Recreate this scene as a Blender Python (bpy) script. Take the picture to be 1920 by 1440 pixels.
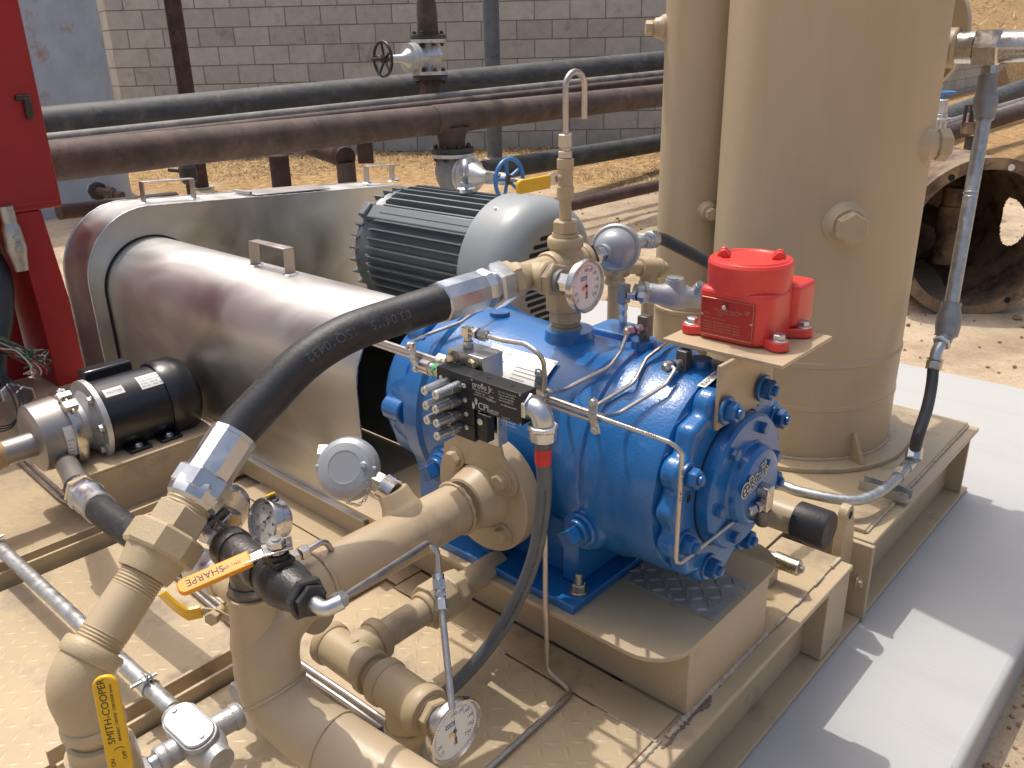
import bpy, bmesh, math, random
from mathutils import Vector, Matrix, Quaternion
random.seed(7)
S = bpy.context.scene
COL = S.collection
for o in list(bpy.data.objects): bpy.data.objects.remove(o)

# ------------------------------------------------------------------ camera
FPX, PITCH, ROLL, AZ, CAMH = 1588.2, math.radians(21.56), math.radians(1.36), math.radians(42.7), 1.233
def _cam_axes():
    cp, sp, cr, sr = math.cos(PITCH), math.sin(PITCH), math.cos(ROLL), math.sin(ROLL)
    fwd, right, down = Vector((0, cp, -sp)), Vector((1, 0, 0)), Vector((0, -sp, -cp))
    r2, d2 = cr*right + sr*down, -sr*right + cr*down
    def w(v):
        return Vector((math.cos(AZ)*v.x - math.sin(AZ)*v.y, math.sin(AZ)*v.x + math.cos(AZ)*v.y, v.z))
    return w(r2), w(d2), w(fwd)
CR, CD, CF = _cam_axes()
CAMP = Vector((0, 0, CAMH))
cam_d = bpy.data.cameras.new('camera'); cam = bpy.data.objects.new('camera', cam_d); COL.objects.link(cam)
cam_d.sensor_width = 36.0; cam_d.sensor_fit = 'HORIZONTAL'; cam_d.lens = 36.0*FPX/1920.0
cam_d.clip_start = 0.02; cam_d.clip_end = 500
m = Matrix((CR, -CD, -CF)).transposed().to_4x4(); m.translation = CAMP
cam.matrix_world = m
S.camera = cam

# ------------------------------------------------------------------ sky, sun, exposure
SUN_EL = math.radians(69.5); SH = Vector((-0.985, 0.17, 0)).normalized()
SUNV = Vector((SH.x*math.cos(SUN_EL), SH.y*math.cos(SUN_EL), math.sin(SUN_EL)))
W = bpy.data.worlds.new('World'); S.world = W; W.use_nodes = True
nt = W.node_tree; bg = nt.nodes['Background']
sky = nt.nodes.new('ShaderNodeTexSky'); sky.sky_type = 'NISHITA'; sky.sun_disc = False
sky.sun_elevation = SUN_EL; sky.sun_rotation = math.atan2(SH.x, SH.y)
sky.air_density = 1.0; sky.dust_density = 7.0; sky.ozone_density = 1.0
nt.links.new(sky.outputs[0], bg.inputs[0]); bg.inputs[1].default_value = 0.15
sl = bpy.data.lights.new('sun', 'SUN'); sl.energy = 2.3; sl.angle = math.radians(0.6); sl.color = (1.0, 0.97, 0.91)
so = bpy.data.objects.new('sun', sl); COL.objects.link(so); so.location = (0, 0, 12)
so.rotation_euler = SUNV.to_track_quat('Z', 'Y').to_euler()
S.view_settings.view_transform = 'Standard'; S.view_settings.look = 'None'
S.view_settings.exposure = 0.27; S.view_settings.gamma = 1.0; S.view_settings.use_curve_mapping = False
S.cycles.max_bounces = 5; S.cycles.diffuse_bounces = 3; S.cycles.glossy_bounces = 3; S.cycles.transparent_max_bounces = 6

# ------------------------------------------------------------------ pixel helpers (photo pixel + a known plane or distance -> place)
def ray(x, y): return CF + CR*((x-960)/FPX) + CD*((y-720)/FPX)
def at(x, y, d): return CAMP + ray(x, y)*d
def onz(x, y, z): v = ray(x, y); return CAMP + v*((z-CAMH)/v.z)
def onx(x, y, X): v = ray(x, y); return CAMP + v*(X/v.x)
def ony(x, y, Y): v = ray(x, y); return CAMP + v*(Y/v.y)
def proj(P):
    v = P-CAMP; z = v.dot(CF); return 960+FPX*v.dot(CR)/z, 720+FPX*v.dot(CD)/z, z
def along(P, D, px):
    """parameter t where the line P+tD crosses image column px"""
    k = (px-960)/FPX; v = P-CAMP
    return (k*v.dot(CF)-v.dot(CR))/(D.dot(CR)-k*D.dot(CF))
X_, Y_, Z_ = Vector((1,0,0)), Vector((0,1,0)), Vector((0,0,1))
def V(*a): return Vector(a)
def frame(d, up=None):
    d = d.normalized()
    u = up if up is not None else (Z_ if abs(d.z) < 0.9 else X_)
    a = (u - d*u.dot(d)).normalized(); b = d.cross(a)
    return a, b, d

# ------------------------------------------------------------------ mesh builder
class MB:
    def __init__(s): s.v = []; s.f = []
    def add(s, vs, fs):
        o = len(s.v); s.v += [tuple(p) for p in vs]; s.f += [tuple(i+o for i in f) for f in fs]; return s
    def box(s, c, size, ax=None):
        a, b, d = ax if ax else (X_, Y_, Z_); hx, hy, hz = size[0]/2, size[1]/2, size[2]/2
        vs = [Vector(c)+a*(i*hx)+b*(j*hy)+d*(k*hz) for k in (-1,1) for j in (-1,1) for i in (-1,1)]
        return s.add(vs, [(0,2,3,1),(4,5,7,6),(0,1,5,4),(1,3,7,5),(3,2,6,7),(2,0,4,6)])
    def box2(s, lo, hi):
        lo, hi = Vector(lo), Vector(hi); return s.box((lo+hi)/2, hi-lo)
    def lathe(s, p, d, prof, n=24, up=None, rot=0.0, closed=False):
        """profile [(t, r)...] turned about the line p + t*d"""
        a, b, d = frame(Vector(d), up); p = Vector(p); rings = []; vs = []; fs = []
        for t, r in prof:
            if r < 1e-6: rings.append([len(vs)]); vs.append(p+d*t)
            else:
                rings.append(list(range(len(vs), len(vs)+n)))
                for k in range(n):
                    g = 2*math.pi*k/n+rot; vs.append(p+d*t+a*(r*math.cos(g))+b*(r*math.sin(g)))
        for q in range(len(rings)-1):
            A, B = rings[q], rings[q+1]
            for k in range(n):
                k2 = (k+1) % n
                if len(A) == 1 and len(B) == 1: continue
                if len(A) == 1: fs.append((A[0], B[k2], B[k]))
                elif len(B) == 1: fs.append((A[k], A[k2], B[0]))
                else: fs.append((A[k], A[k2], B[k2], B[k]))
        if closed:
            A, B = rings[-1], rings[0]
            for k in range(n): k2 = (k+1) % n; fs.append((A[k], A[k2], B[k2], B[k]))
        else:
            if len(rings[0]) > 1: fs.append(tuple(reversed(rings[0])))
            if len(rings[-1]) > 1: fs.append(tuple(rings[-1]))
        return s.add(vs, fs)
    def cyl(s, p, q, r, n=20, r2=None, c=0.0):
        p, q = Vector(p), Vector(q); L = (q-p).length; r2 = r if r2 is None else r2
        pr = [(0, r), (L, r2)] if not c else [(0, r-c), (c, r), (L-c, r2), (L, r2-c)]
        return s.lathe(p, q-p, pr, n)
    def hexp(s, p, q, r, n=6, rot=0.0, c=None, up=None):
        """hexagon bar with chamfered ends; r = across corners / 2"""
        p, q = Vector(p), Vector(q); L = (q-p).length; c = min(r*0.12, L*0.2) if c is None else c
        return s.lathe(p, q-p, [(0, r-c), (c*0.8, r), (L-c*0.8, r), (L, r-c)], n, up, rot)
    def tube(s, pts, r, n=12, fillet=0.0, cap=True, seg=5, rad=None):
        pts = [Vector(p) for p in pts]; rs = rad if rad else [r]*len(pts)
        if fillet > 0:
            out = [pts[0]]; ro = [rs[0]]
            for i in range(1, len(pts)-1):
                A, B, C = pts[i-1], pts[i], pts[i+1]; u, w = (A-B), (C-B); lu, lw = u.length, w.length
                if lu < 1e-6 or lw < 1e-6: continue
                u /= lu; w /= lw; ang = u.angle(w)
                if ang > 3.05: out.append(B); ro.append(rs[i]); continue
                f = min(fillet/math.tan(ang/2), lu*0.48, lw*0.48); P, Q = B+u*f, B+w*f
                k = math.tan(ang/2)*f; bis = (u+w).normalized(); cen = B+bis*(k/math.sin(ang/2)); a0, a1 = P-cen, Q-cen
                tot = a0.angle(a1); ax = a0.cross(a1).normalized()
                for j in range(seg+1):
                    out.append(cen+Quaternion(ax, tot*j/seg) @ a0); ro.append(rs[i])
            out.append(pts[-1]); ro.append(rs[-1]); pts, rs = out, ro
        N = len(pts); tg = []
        for i in range(N):
            t = (pts[min(i+1, N-1)]-pts[max(i-1, 0)]); tg.append(t.normalized())
        a, b, _ = frame(tg[0]); vs = []; fs = []
        for i in range(N):
            if i:
                q = tg[i-1].rotation_difference(tg[i]); a = (q @ a); a = (a-tg[i]*a.dot(tg[i])).normalized()
            b = tg[i].cross(a)
            for k in range(n):
                g = 2*math.pi*k/n; vs.append(pts[i]+a*(rs[i]*math.cos(g))+b*(rs[i]*math.sin(g)))
        for i in range(N-1):
            for k in range(n):
                k2 = (k+1) % n; fs.append((i*n+k, i*n+k2, (i+1)*n+k2, (i+1)*n+k))
        if cap: fs.append(tuple(reversed(range(n)))); fs.append(tuple(range((N-1)*n, N*n)))
        return s.add(vs, fs)
    def prism(s, poly, o, ux, uy, dep):
        """2-D polygon (counter-clockwise in ux, uy) extruded by the vector dep"""
        o = Vector(o); n = len(poly); base = [o+ux*x+uy*y for x, y in poly]; top = [p+dep for p in base]
        fs = [tuple(reversed(range(n))), tuple(range(n, 2*n))]+[(k, (k+1) % n, n+(k+1) % n, n+k) for k in range(n)]
        return s.add(base+top, fs)
    def torus(s, c, d, R, r, n=28, m=10, a0=0.0, a1=2*math.pi, up=None):
        a, b, d = frame(Vector(d), up); c = Vector(c); full = abs(a1-a0-2*math.pi) < 1e-6; N = n if full else n+1; vs = []; fs = []
        for i in range(N):
            g = a0+(a1-a0)*i/n; e = a*math.cos(g)+b*math.sin(g)
            for k in range(m):
                h = 2*math.pi*k/m; vs.append(c+e*(R+r*math.cos(h))+d*(r*math.sin(h)))
        for i in range(n):
            i2 = (i+1) % N
            for k in range(m):
                k2 = (k+1) % m; fs.append((i*m+k, i2*m+k, i2*m+k2, i*m+k2))
        if not full: fs.append(tuple(range(m))); fs.append(tuple(reversed(range(n*m, (n+1)*m))))
        return s.add(vs, fs)
    def mesh(s, name, mat, off=V(0,0,0), smooth=32):
        me = bpy.data.meshes.new(name); me.from_pydata([(p[0]-off.x, p[1]-off.y, p[2]-off.z) for p in s.v], [], s.f)
        bm = bmesh.new(); bm.from_mesh(me); bmesh.ops.recalc_face_normals(bm, faces=bm.faces); bm.to_mesh(me); bm.free()
        if smooth:
            me.shade_smooth()
            try: me.set_sharp_from_angle(angle=math.radians(smooth))
            except Exception: pass
        me.materials.append(mat); return me
    def build(s, name, mat, parent=None, loc=None, bev=0.0, smooth=32, seg=2):
        off = wloc(parent) if parent else (Vector(loc) if loc is not None else V(0,0,0))
        o = bpy.data.objects.new(name, s.mesh(name, mat, off, smooth)); COL.objects.link(o)
        if parent: o.parent = parent
        else: o.location = off
        if bev:
            b = o.modifiers.new('bevel', 'BEVEL'); b.width = bev; b.segments = seg; b.limit_method = 'ANGLE'; b.angle_limit = math.radians(40)
        return o
def wloc(o):
    l = V(0,0,0)
    while o: l += o.location; o = o.parent
    return l
def tag(o, label, cat, group=None):
    o['label'] = label; o['category'] = cat
    if group: o['group'] = group
    return o
def thing(name, label, cat, loc=(0,0,0), group=None):
    o = bpy.data.objects.new(name, None); COL.objects.link(o); o.location = Vector(loc); o.empty_display_size = 0.05
    return tag(o, label, cat, group)
def struct(o): o['kind'] = 'structure'; return o
def stuff(o): o['kind'] = 'stuff'; return o
def inst(name, me, parent, loc, d=Z_, up=None, sc=1.0, rot=0.0):
    """a part that shares mesh data; the mesh's +Z looks along d"""
    o = bpy.data.objects.new(name, me); COL.objects.link(o); a, b, d = frame(Vector(d), up)
    M = Matrix((a, b, d)).transposed().to_4x4() @ Matrix.Rotation(rot, 4, 'Z') @ Matrix.Diagonal((sc, sc, sc, 1))
    o.parent = parent; M.translation = Vector(loc)-wloc(parent); o.matrix_local = M
    return o
def text(body, size, o, ux, uy, mat, parent, name='lettering', ext=0.0002, align='LEFT', sx=1.0, wrap=None, off=0.0):
    cu = bpy.data.curves.new(name, 'FONT'); cu.body = body; cu.offset = off; cu.size = size; cu.extrude = ext; cu.align_x = align; cu.resolution_u = 3
    t = bpy.data.objects.new(name, cu); COL.objects.link(t); dg = bpy.context.evaluated_depsgraph_get()
    me = bpy.data.meshes.new_from_object(t.evaluated_get(dg)); bpy.data.objects.remove(t)
    n = ux.cross(uy).normalized(); O = Vector(o) if o is not None else V(0, 0, 0); pl = wloc(parent)
    for v in me.vertices:
        if wrap: v.co = wrap(v.co.x*sx, v.co.y, v.co.z)-pl
        else: v.co = O+ux*(v.co.x*sx)+uy*v.co.y+n*v.co.z-pl
    me.materials.clear(); me.materials.append(mat); ob = bpy.data.objects.new(name, me); COL.objects.link(ob); ob.parent = parent
    return ob

# ------------------------------------------------------------------ materials
def mat(name, col, rough=0.5, metal=0.0, var=0.06, vs=6.0, bump=0.0, bs=60.0, dirt=None, dirt_amt=0.0, ds=9.0, coat=0.0, streak=None, rv=0.0, edge=None):
    """Principled material: two-octave colour variation, optional dirt/rust/wear patches and fine relief"""
    m_ = bpy.data.materials.new(name); m_.use_nodes = True; N = m_.node_tree; L = N.links; b = N.nodes['Principled BSDF']
    b.inputs['Roughness'].default_value = rough; b.inputs['Metallic'].default_value = metal
    if coat: b.inputs['Coat Weight'].default_value = coat; b.inputs['Coat Roughness'].default_value = 0.12
    tc = N.nodes.new('ShaderNodeTexCoord'); geo = N.nodes.new('ShaderNodeNewGeometry'); co = geo.outputs['Position']
    if streak:
        mp = N.nodes.new('ShaderNodeMapping'); mp.inputs['Scale'].default_value = streak; L.new(geo.outputs['Position'], mp.inputs['Vector']); co = mp.outputs[0]
    n1 = N.nodes.new('ShaderNodeTexNoise'); n1.inputs['Scale'].default_value = vs; n1.inputs['Detail'].default_value = 4; n1.inputs['Roughness'].default_value = 0.62
    L.new(co, n1.inputs['Vector'])
    mr = N.nodes.new('ShaderNodeMapRange'); mr.inputs[1].default_value = 0.3; mr.inputs[2].default_value = 0.7; mr.inputs[3].default_value = 1-var; mr.inputs[4].default_value = 1+var
    L.new(n1.outputs['Fac'], mr.inputs[0])
    mx = N.nodes.new('ShaderNodeMix'); mx.data_type = 'RGBA'; mx.blend_type = 'MULTIPLY'; mx.inputs[0].default_value = 1.0
    mx.inputs[6].default_value = (*col, 1); L.new(mr.outputs[0], mx.inputs[7]); out = mx.outputs[2]
    if dirt:
        n2 = N.nodes.new('ShaderNodeTexNoise'); n2.inputs['Scale'].default_value = ds; n2.inputs['Detail'].default_value = 5; n2.inputs['Roughness'].default_value = 0.7
        L.new(geo.outputs['Position'], n2.inputs['Vector'])
        r2 = N.nodes.new('ShaderNodeMapRange'); r2.inputs[1].default_value = 0.62-dirt_amt*0.3; r2.inputs[2].default_value = 0.74-dirt_amt*0.2; L.new(n2.outputs['Fac'], r2.inputs[0])
        m2 = N.nodes.new('ShaderNodeMix'); m2.data_type = 'RGBA'; m2.inputs[7].default_value = (*dirt, 1); L.new(out, m2.inputs[6]); L.new(r2.outputs[0], m2.inputs[0]); out = m2.outputs[2]
        if rv or metal:
            m3 = N.nodes.new('ShaderNodeMapRange'); m3.inputs[3].default_value = rough; m3.inputs[4].default_value = min(1, rough+0.3); L.new(r2.outputs[0], m3.inputs[0]); L.new(m3.outputs[0], b.inputs['Roughness'])
    elif rv:
        m3 = N.nodes.new('ShaderNodeMapRange'); m3.inputs[1].default_value = 0.3; m3.inputs[2].default_value = 0.7; m3.inputs[3].default_value = max(0.02, rough-rv); m3.inputs[4].default_value = rough+rv
        L.new(n1.outputs['Fac'], m3.inputs[0]); L.new(m3.outputs[0], b.inputs['Roughness'])
    L.new(out, b.inputs['Base Color'])
    if bump:
        n4 = N.nodes.new('ShaderNodeTexNoise'); n4.inputs['Scale'].default_value = bs; n4.inputs['Detail'].default_value = 2; L.new(geo.outputs['Position'], n4.inputs['Vector'])
        bp = N.nodes.new('ShaderNodeBump'); bp.inputs['Strength'].default_value = bump; bp.inputs['Distance'].default_value = 0.002
        L.new(n4.outputs['Fac'], bp.inputs['Height']); L.new(bp.outputs[0], b.inputs['Normal'])
    return m_
TAN = (0.452, 0.35, 0.222)
M = dict(
    tan=mat('tan_paint', TAN, 0.42, var=0.07, vs=5, bump=0.10, bs=260, dirt=(0.30, 0.23, 0.16), dirt_amt=0.18, ds=5, rv=0.1),
    tan_cast=mat('tan_painted_casting', (0.44, 0.345, 0.21), 0.45, var=0.07, vs=9, bump=0.25, bs=420),
    tan_deck=mat('tan_deck_paint', (0.45, 0.35, 0.215), 0.38, var=0.08, vs=4, bump=0.12, bs=300, dirt=(0.27, 0.21, 0.145), dirt_amt=0.3, ds=6, rv=0.1),
    tan_weld=mat('weld_bead_paint', (0.47, 0.385, 0.275), 0.55, var=0.25, vs=60, bump=0.5, bs=300),
    blue=mat('blue_enamel', (0.012, 0.125, 0.36), 0.28, var=0.10, vs=7, bump=0.32, bs=210, coat=0.35),
    blue_d=mat('blue_enamel_nut', (0.010, 0.095, 0.28), 0.3, var=0.1, vs=20, bump=0.15, bs=300, coat=0.3),
    red=mat('red_enamel', (0.66, 0.045, 0.036), 0.36, var=0.05, vs=8, bump=0.22, bs=420, coat=0.15),
    red_plate=mat('red_data_plate', (0.36, 0.016, 0.020), 0.4, var=0.06, vs=60),
    cab=mat('red_cabinet_paint', (0.33, 0.011, 0.016), 0.42, var=0.07, vs=4, bump=0.06, bs=500),
    zinc=mat('zinc_plate', (0.56, 0.575, 0.585), 0.36, 1.0, var=0.10, vs=30, rv=0.10),
    galv=mat('galvanised_conduit', (0.46, 0.47, 0.46), 0.45, 0.85, var=0.2, vs=60, bump=0.1, bs=200, rv=0.12),
    steel=mat('stainless', (0.60, 0.57, 0.53), 0.24, 1.0, var=0.10, vs=40, rv=0.10),
    tube=mat('stainless_tube', (0.52, 0.485, 0.45), 0.36, 1.0, var=0.08, vs=50, rv=0.08),
    alu=None,
    alu_cast=mat('cast_aluminium', (0.42, 0.425, 0.43), 0.46, 0.5, var=0.14, vs=30, bump=0.35, bs=420),
    alu_head=mat('aluminium_head_paint', (0.33, 0.345, 0.37), 0.38, 0.3, var=0.04, vs=12),
    motor=mat('motor_grey', (0.135, 0.155, 0.16), 0.40, var=0.10, vs=7, bump=0.25, bs=330, coat=0.1),
    cowl=mat('motor_cowl_grey', (0.27, 0.295, 0.30), 0.36, var=0.06, vs=6, bump=0.22, bs=300, coat=0.15),
    black=mat('black_paint', (0.012, 0.012, 0.014), 0.28, var=0.2, vs=10, coat=0.3, bump=0.05, bs=200),
    anod=mat('black_anodised', (0.018, 0.018, 0.020), 0.42, var=0.15, vs=40, metal=0.2),
    iron=mat('black_iron', (0.045, 0.043, 0.042), 0.42, 0.4, var=0.25, vs=40, bump=0.35, bs=260),
    iron_d=mat('dark_malleable_iron', (0.14, 0.13, 0.125), 0.42, 0.75, var=0.35, vs=30, bump=0.4, bs=260, dirt=(0.35, 0.33, 0.3), dirt_amt=0.1, ds=60),
    rubber=mat('black_rubber_hose', (0.020, 0.020, 0.022), 0.52, var=0.3, vs=18, bump=0.25, bs=160, dirt=(0.06, 0.055, 0.05), dirt_amt=0.15, ds=20),
    flex=mat('grey_flex_conduit', (0.095, 0.105, 0.115), 0.48, var=0.1, vs=30),
    flexd=mat('dark_flex_conduit', (0.035, 0.038, 0.042), 0.5, var=0.15, vs=30),
    red_tape=mat('red_tape', (0.55, 0.02, 0.02), 0.45, var=0.08, vs=60),
    yellow=mat('yellow_vinyl', (0.72, 0.42, 0.012), 0.34, var=0.05, vs=30),
    orange=mat('orange_vinyl', (0.72, 0.29, 0.006), 0.32, var=0.05, vs=30),
    rust=mat('rusty_steel', (0.082, 0.055, 0.043), 0.72, var=0.4, vs=7, bump=0.35, bs=90, dirt=(0.135, 0.09, 0.07), dirt_amt=0.3, ds=6),
    rustd=mat('dark_rust', (0.055, 0.026, 0.020), 0.7, var=0.4, vs=9, bump=0.3, bs=90, dirt=(0.11, 0.06, 0.04), dirt_amt=0.3, ds=7),
    bpipe=mat('weathered_black_pipe', (0.050, 0.050, 0.048), 0.62, var=0.5, vs=6, bump=0.25, bs=70, dirt=(0.10, 0.09, 0.075), dirt_amt=0.3, ds=9, streak=(1, 1, 3)),
    gpipe=mat('weathered_grey_pipe', (0.145, 0.14, 0.125), 0.6, var=0.4, vs=9, bump=0.25, bs=70, dirt=(0.24, 0.19, 0.15), dirt_amt=0.3, ds=9),
    bpost=mat('blue_grey_post_paint', (0.115, 0.135, 0.165), 0.5, var=0.12, vs=9, dirt=(0.09, 0.045, 0.03), dirt_amt=0.25, ds=14, bump=0.2, bs=90),
    tank=mat('faded_blue_tank', (0.36, 0.42, 0.50), 0.5, var=0.12, vs=4, dirt=(0.30, 0.20, 0.13), dirt_amt=0.22, ds=3.5, bump=0.1, bs=40),
    silver=mat('silver_valve_paint', (0.62, 0.62, 0.61), 0.34, 0.55, var=0.12, vs=14, bump=0.35, bs=140, dirt=(0.30, 0.22, 0.14), dirt_amt=0.08, ds=14),
    valvegrey=mat('cast_valve_grey', (0.28, 0.275, 0.265), 0.5, 0.3, var=0.2, vs=14, bump=0.45, bs=140),
    wheelblue=mat('handwheel_blue', (0.045, 0.19, 0.47), 0.4, var=0.12, vs=30, bump=0.2, bs=160),
    skirt=mat('rusty_tan_skirt', (0.25, 0.17, 0.10), 0.7, var=0.35, vs=5, bump=0.35, bs=60, dirt=(0.075, 0.042, 0.028), dirt_amt=0.6, ds=7),
    white=mat('white_dial', (0.78, 0.80, 0.80), 0.5, var=0.02, vs=30),
    cream=mat('cream_dial', (0.55, 0.53, 0.47), 0.5, var=0.03, vs=30),
    ink=mat('black_ink', (0.012, 0.012, 0.012), 0.5, var=0.1),
    inkblue=mat('blue_ink', (0.03, 0.12, 0.4), 0.5, var=0.1),
    inkwhite=mat('white_ink', (0.62, 0.62, 0.62), 0.5, var=0.1),
    inkgrey=mat('grey_ink', (0.16, 0.16, 0.16), 0.5, var=0.1),
    inkhose=mat('hose_print', (0.085, 0.085, 0.082), 0.6, var=0.3, vs=90),
    goldline=mat('etched_line', (0.42, 0.25, 0.16), 0.4, 0.5, var=0.1),
    plate=mat('nameplate_metal', (0.62, 0.60, 0.56), 0.33, 0.7, var=0.06, vs=30),
    paper=mat('white_sticker', (0.70, 0.69, 0.66), 0.5, var=0.05, vs=40),
    brass=mat('brass', (0.60, 0.42, 0.16), 0.3, 1.0, var=0.15, vs=40, rv=0.08),
    gold=mat('yellow_zinc', (0.53, 0.49, 0.38), 0.34, 1.0, var=0.2, vs=60, rv=0.1),
    hole=mat('dark_opening', (0.01, 0.01, 0.01), 0.9, var=0.1),
    treadsteel=mat('bare_tread_steel', (0.36, 0.33, 0.29), 0.38, 0.15, var=0.2, vs=25, bump=0.15, bs=200, dirt=(0.27, 0.235, 0.195), dirt_amt=0.2, ds=16),
    navy=mat('blue_seal', (0.015, 0.03, 0.16), 0.4, var=0.1),
    wire_g=mat('green_wire', (0.02, 0.16, 0.06), 0.45), wire_r=mat('red_wire', (0.30, 0.03, 0.02), 0.45), wire_w=mat('pale_wire', (0.42, 0.40, 0.37), 0.45), wire_k=mat('black_wire', (0.02, 0.02, 0.02), 0.45), wire_b=mat('brown_wire', (0.10, 0.045, 0.025), 0.45),
    fitting=mat('dark_steel_fitting', (0.26, 0.27, 0.285), 0.36, 0.85, var=0.12, vs=40, rv=0.08),
    gauze=mat('grey_plastic', (0.2, 0.2, 0.2), 0.5),
)
def alu_mat():
    g = bpy.data.materials.new('guard_aluminium'); g.use_nodes = True; N = g.node_tree; L = N.links; b = N.nodes['Principled BSDF']; b.inputs['Metallic'].default_value = 1.0
    geo = N.nodes.new('ShaderNodeNewGeometry'); P = geo.outputs['Position']
    def nz(sc, det, scl=(1, 1, 1), dis=0.0):
        mp = N.nodes.new('ShaderNodeMapping'); mp.inputs['Scale'].default_value = scl; mp.inputs['Rotation'].default_value = (0.3, 0.2, 0.5); L.new(P, mp.inputs[0])
        n = N.nodes.new('ShaderNodeTexNoise'); n.inputs['Scale'].default_value = sc; n.inputs['Detail'].default_value = det; n.inputs['Distortion'].default_value = dis; L.new(mp.outputs[0], n.inputs['Vector']); return n.outputs['Fac']
    def mr(s, a, c, lo=0.3, hi=0.7):
        m = N.nodes.new('ShaderNodeMapRange'); m.inputs[1].default_value = lo; m.inputs[2].default_value = hi; m.inputs[3].default_value = a; m.inputs[4].default_value = c; L.new(s, m.inputs[0]); return m.outputs[0]
    smear = nz(2.2, 3, (1, 2.2, 2.2), 1.2); L.new(mr(smear, 0.34, 0.50), b.inputs['Roughness'])
    r = N.nodes.new('ShaderNodeValToRGB'); e = r.color_ramp.elements; e[0].position = 0.3; e[0].color = (0.50, 0.485, 0.455, 1); e[1].position = 0.7; e[1].color = (0.70, 0.685, 0.65, 1); L.new(smear, r.inputs[0]); L.new(r.outputs[0], b.inputs['Base Color'])
    bp = N.nodes.new('ShaderNodeBump'); bp.inputs['Strength'].default_value = 0.10; bp.inputs['Distance'].default_value = 0.0015; L.new(nz(160, 2, (0.06, 1, 1)), bp.inputs['Height']); L.new(bp.outputs[0], b.inputs['Normal'])
    return g
M['alu'] = alu_mat()
def glass_mat():
    g = bpy.data.materials.new('gauge_glass'); g.use_nodes = True; b = g.node_tree.nodes['Principled BSDF']
    N = g.node_tree; out = N.nodes['Material Output']; N.nodes.remove(b); tr = N.nodes.new('ShaderNodeBsdfTransparent'); gl = N.nodes.new('ShaderNodeBsdfGlossy'); gl.inputs['Roughness'].default_value = 0.04
    mx = N.nodes.new('ShaderNodeMixShader'); mx.inputs[0].default_value = 0.05; N.links.new(tr.outputs[0], mx.inputs[1]); N.links.new(gl.outputs[0], mx.inputs[2]); N.links.new(mx.outputs[0], out.inputs[0])
    return g
M['glass'] = glass_mat()

# ------------------------------------------------------------------ shared small hardware (mesh data, +Z = outward)
def hw_bolt(name, mt, r=1.0, h=0.7, washer=True):
    b = MB(); z = 0.0
    if washer: b.lathe(V(0,0,0), Z_, [(0, r*1.35), (r*0.16, r*1.35), (r*0.2, r*1.28)], 20); z = r*0.2
    b.lathe(V(0,0,z), Z_, [(0, r), (r*h, r), (r*(h+0.14), r*0.82)], 6)
    return b.mesh(name, mt)
def hw_nut(name, mt, r=1.0):
    b = MB(); b.lathe(V(0,0,0), Z_, [(0, r*1.38), (r*0.24, r*1.38), (r*0.32, r*1.28)], 20)
    b.lathe(V(0,0,r*0.3), Z_, [(0, r*0.96), (r*0.1, r), (r*0.82, r), (r*1.0, r*0.84)], 6)
    b.lathe(V(0,0,r*1.2), Z_, [(0, r*0.52), (r*0.38, r*0.52), (r*0.5, r*0.38), (r*0.54, 0)], 14)
    return b.mesh(name, mt)
H = dict(bolt_tan=hw_bolt('bolt', M['tan_cast']), bolt_blue=hw_bolt('bolt', M['blue_d'], washer=False, h=0.85), nut_blue=hw_nut('nut', M['blue_d']), bolt_zinc=hw_bolt('bolt', M['zinc']),
         nut_gold=hw_nut('nut', M['gold']), bolt_iron=hw_nut('bolt', M['rustd']), bolt_gold=hw_bolt('bolt', M['gold']), bolt_silver=hw_nut('bolt', M['silver']), screw=hw_bolt('screw', M['zinc'], washer=False, h=0.4))
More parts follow.
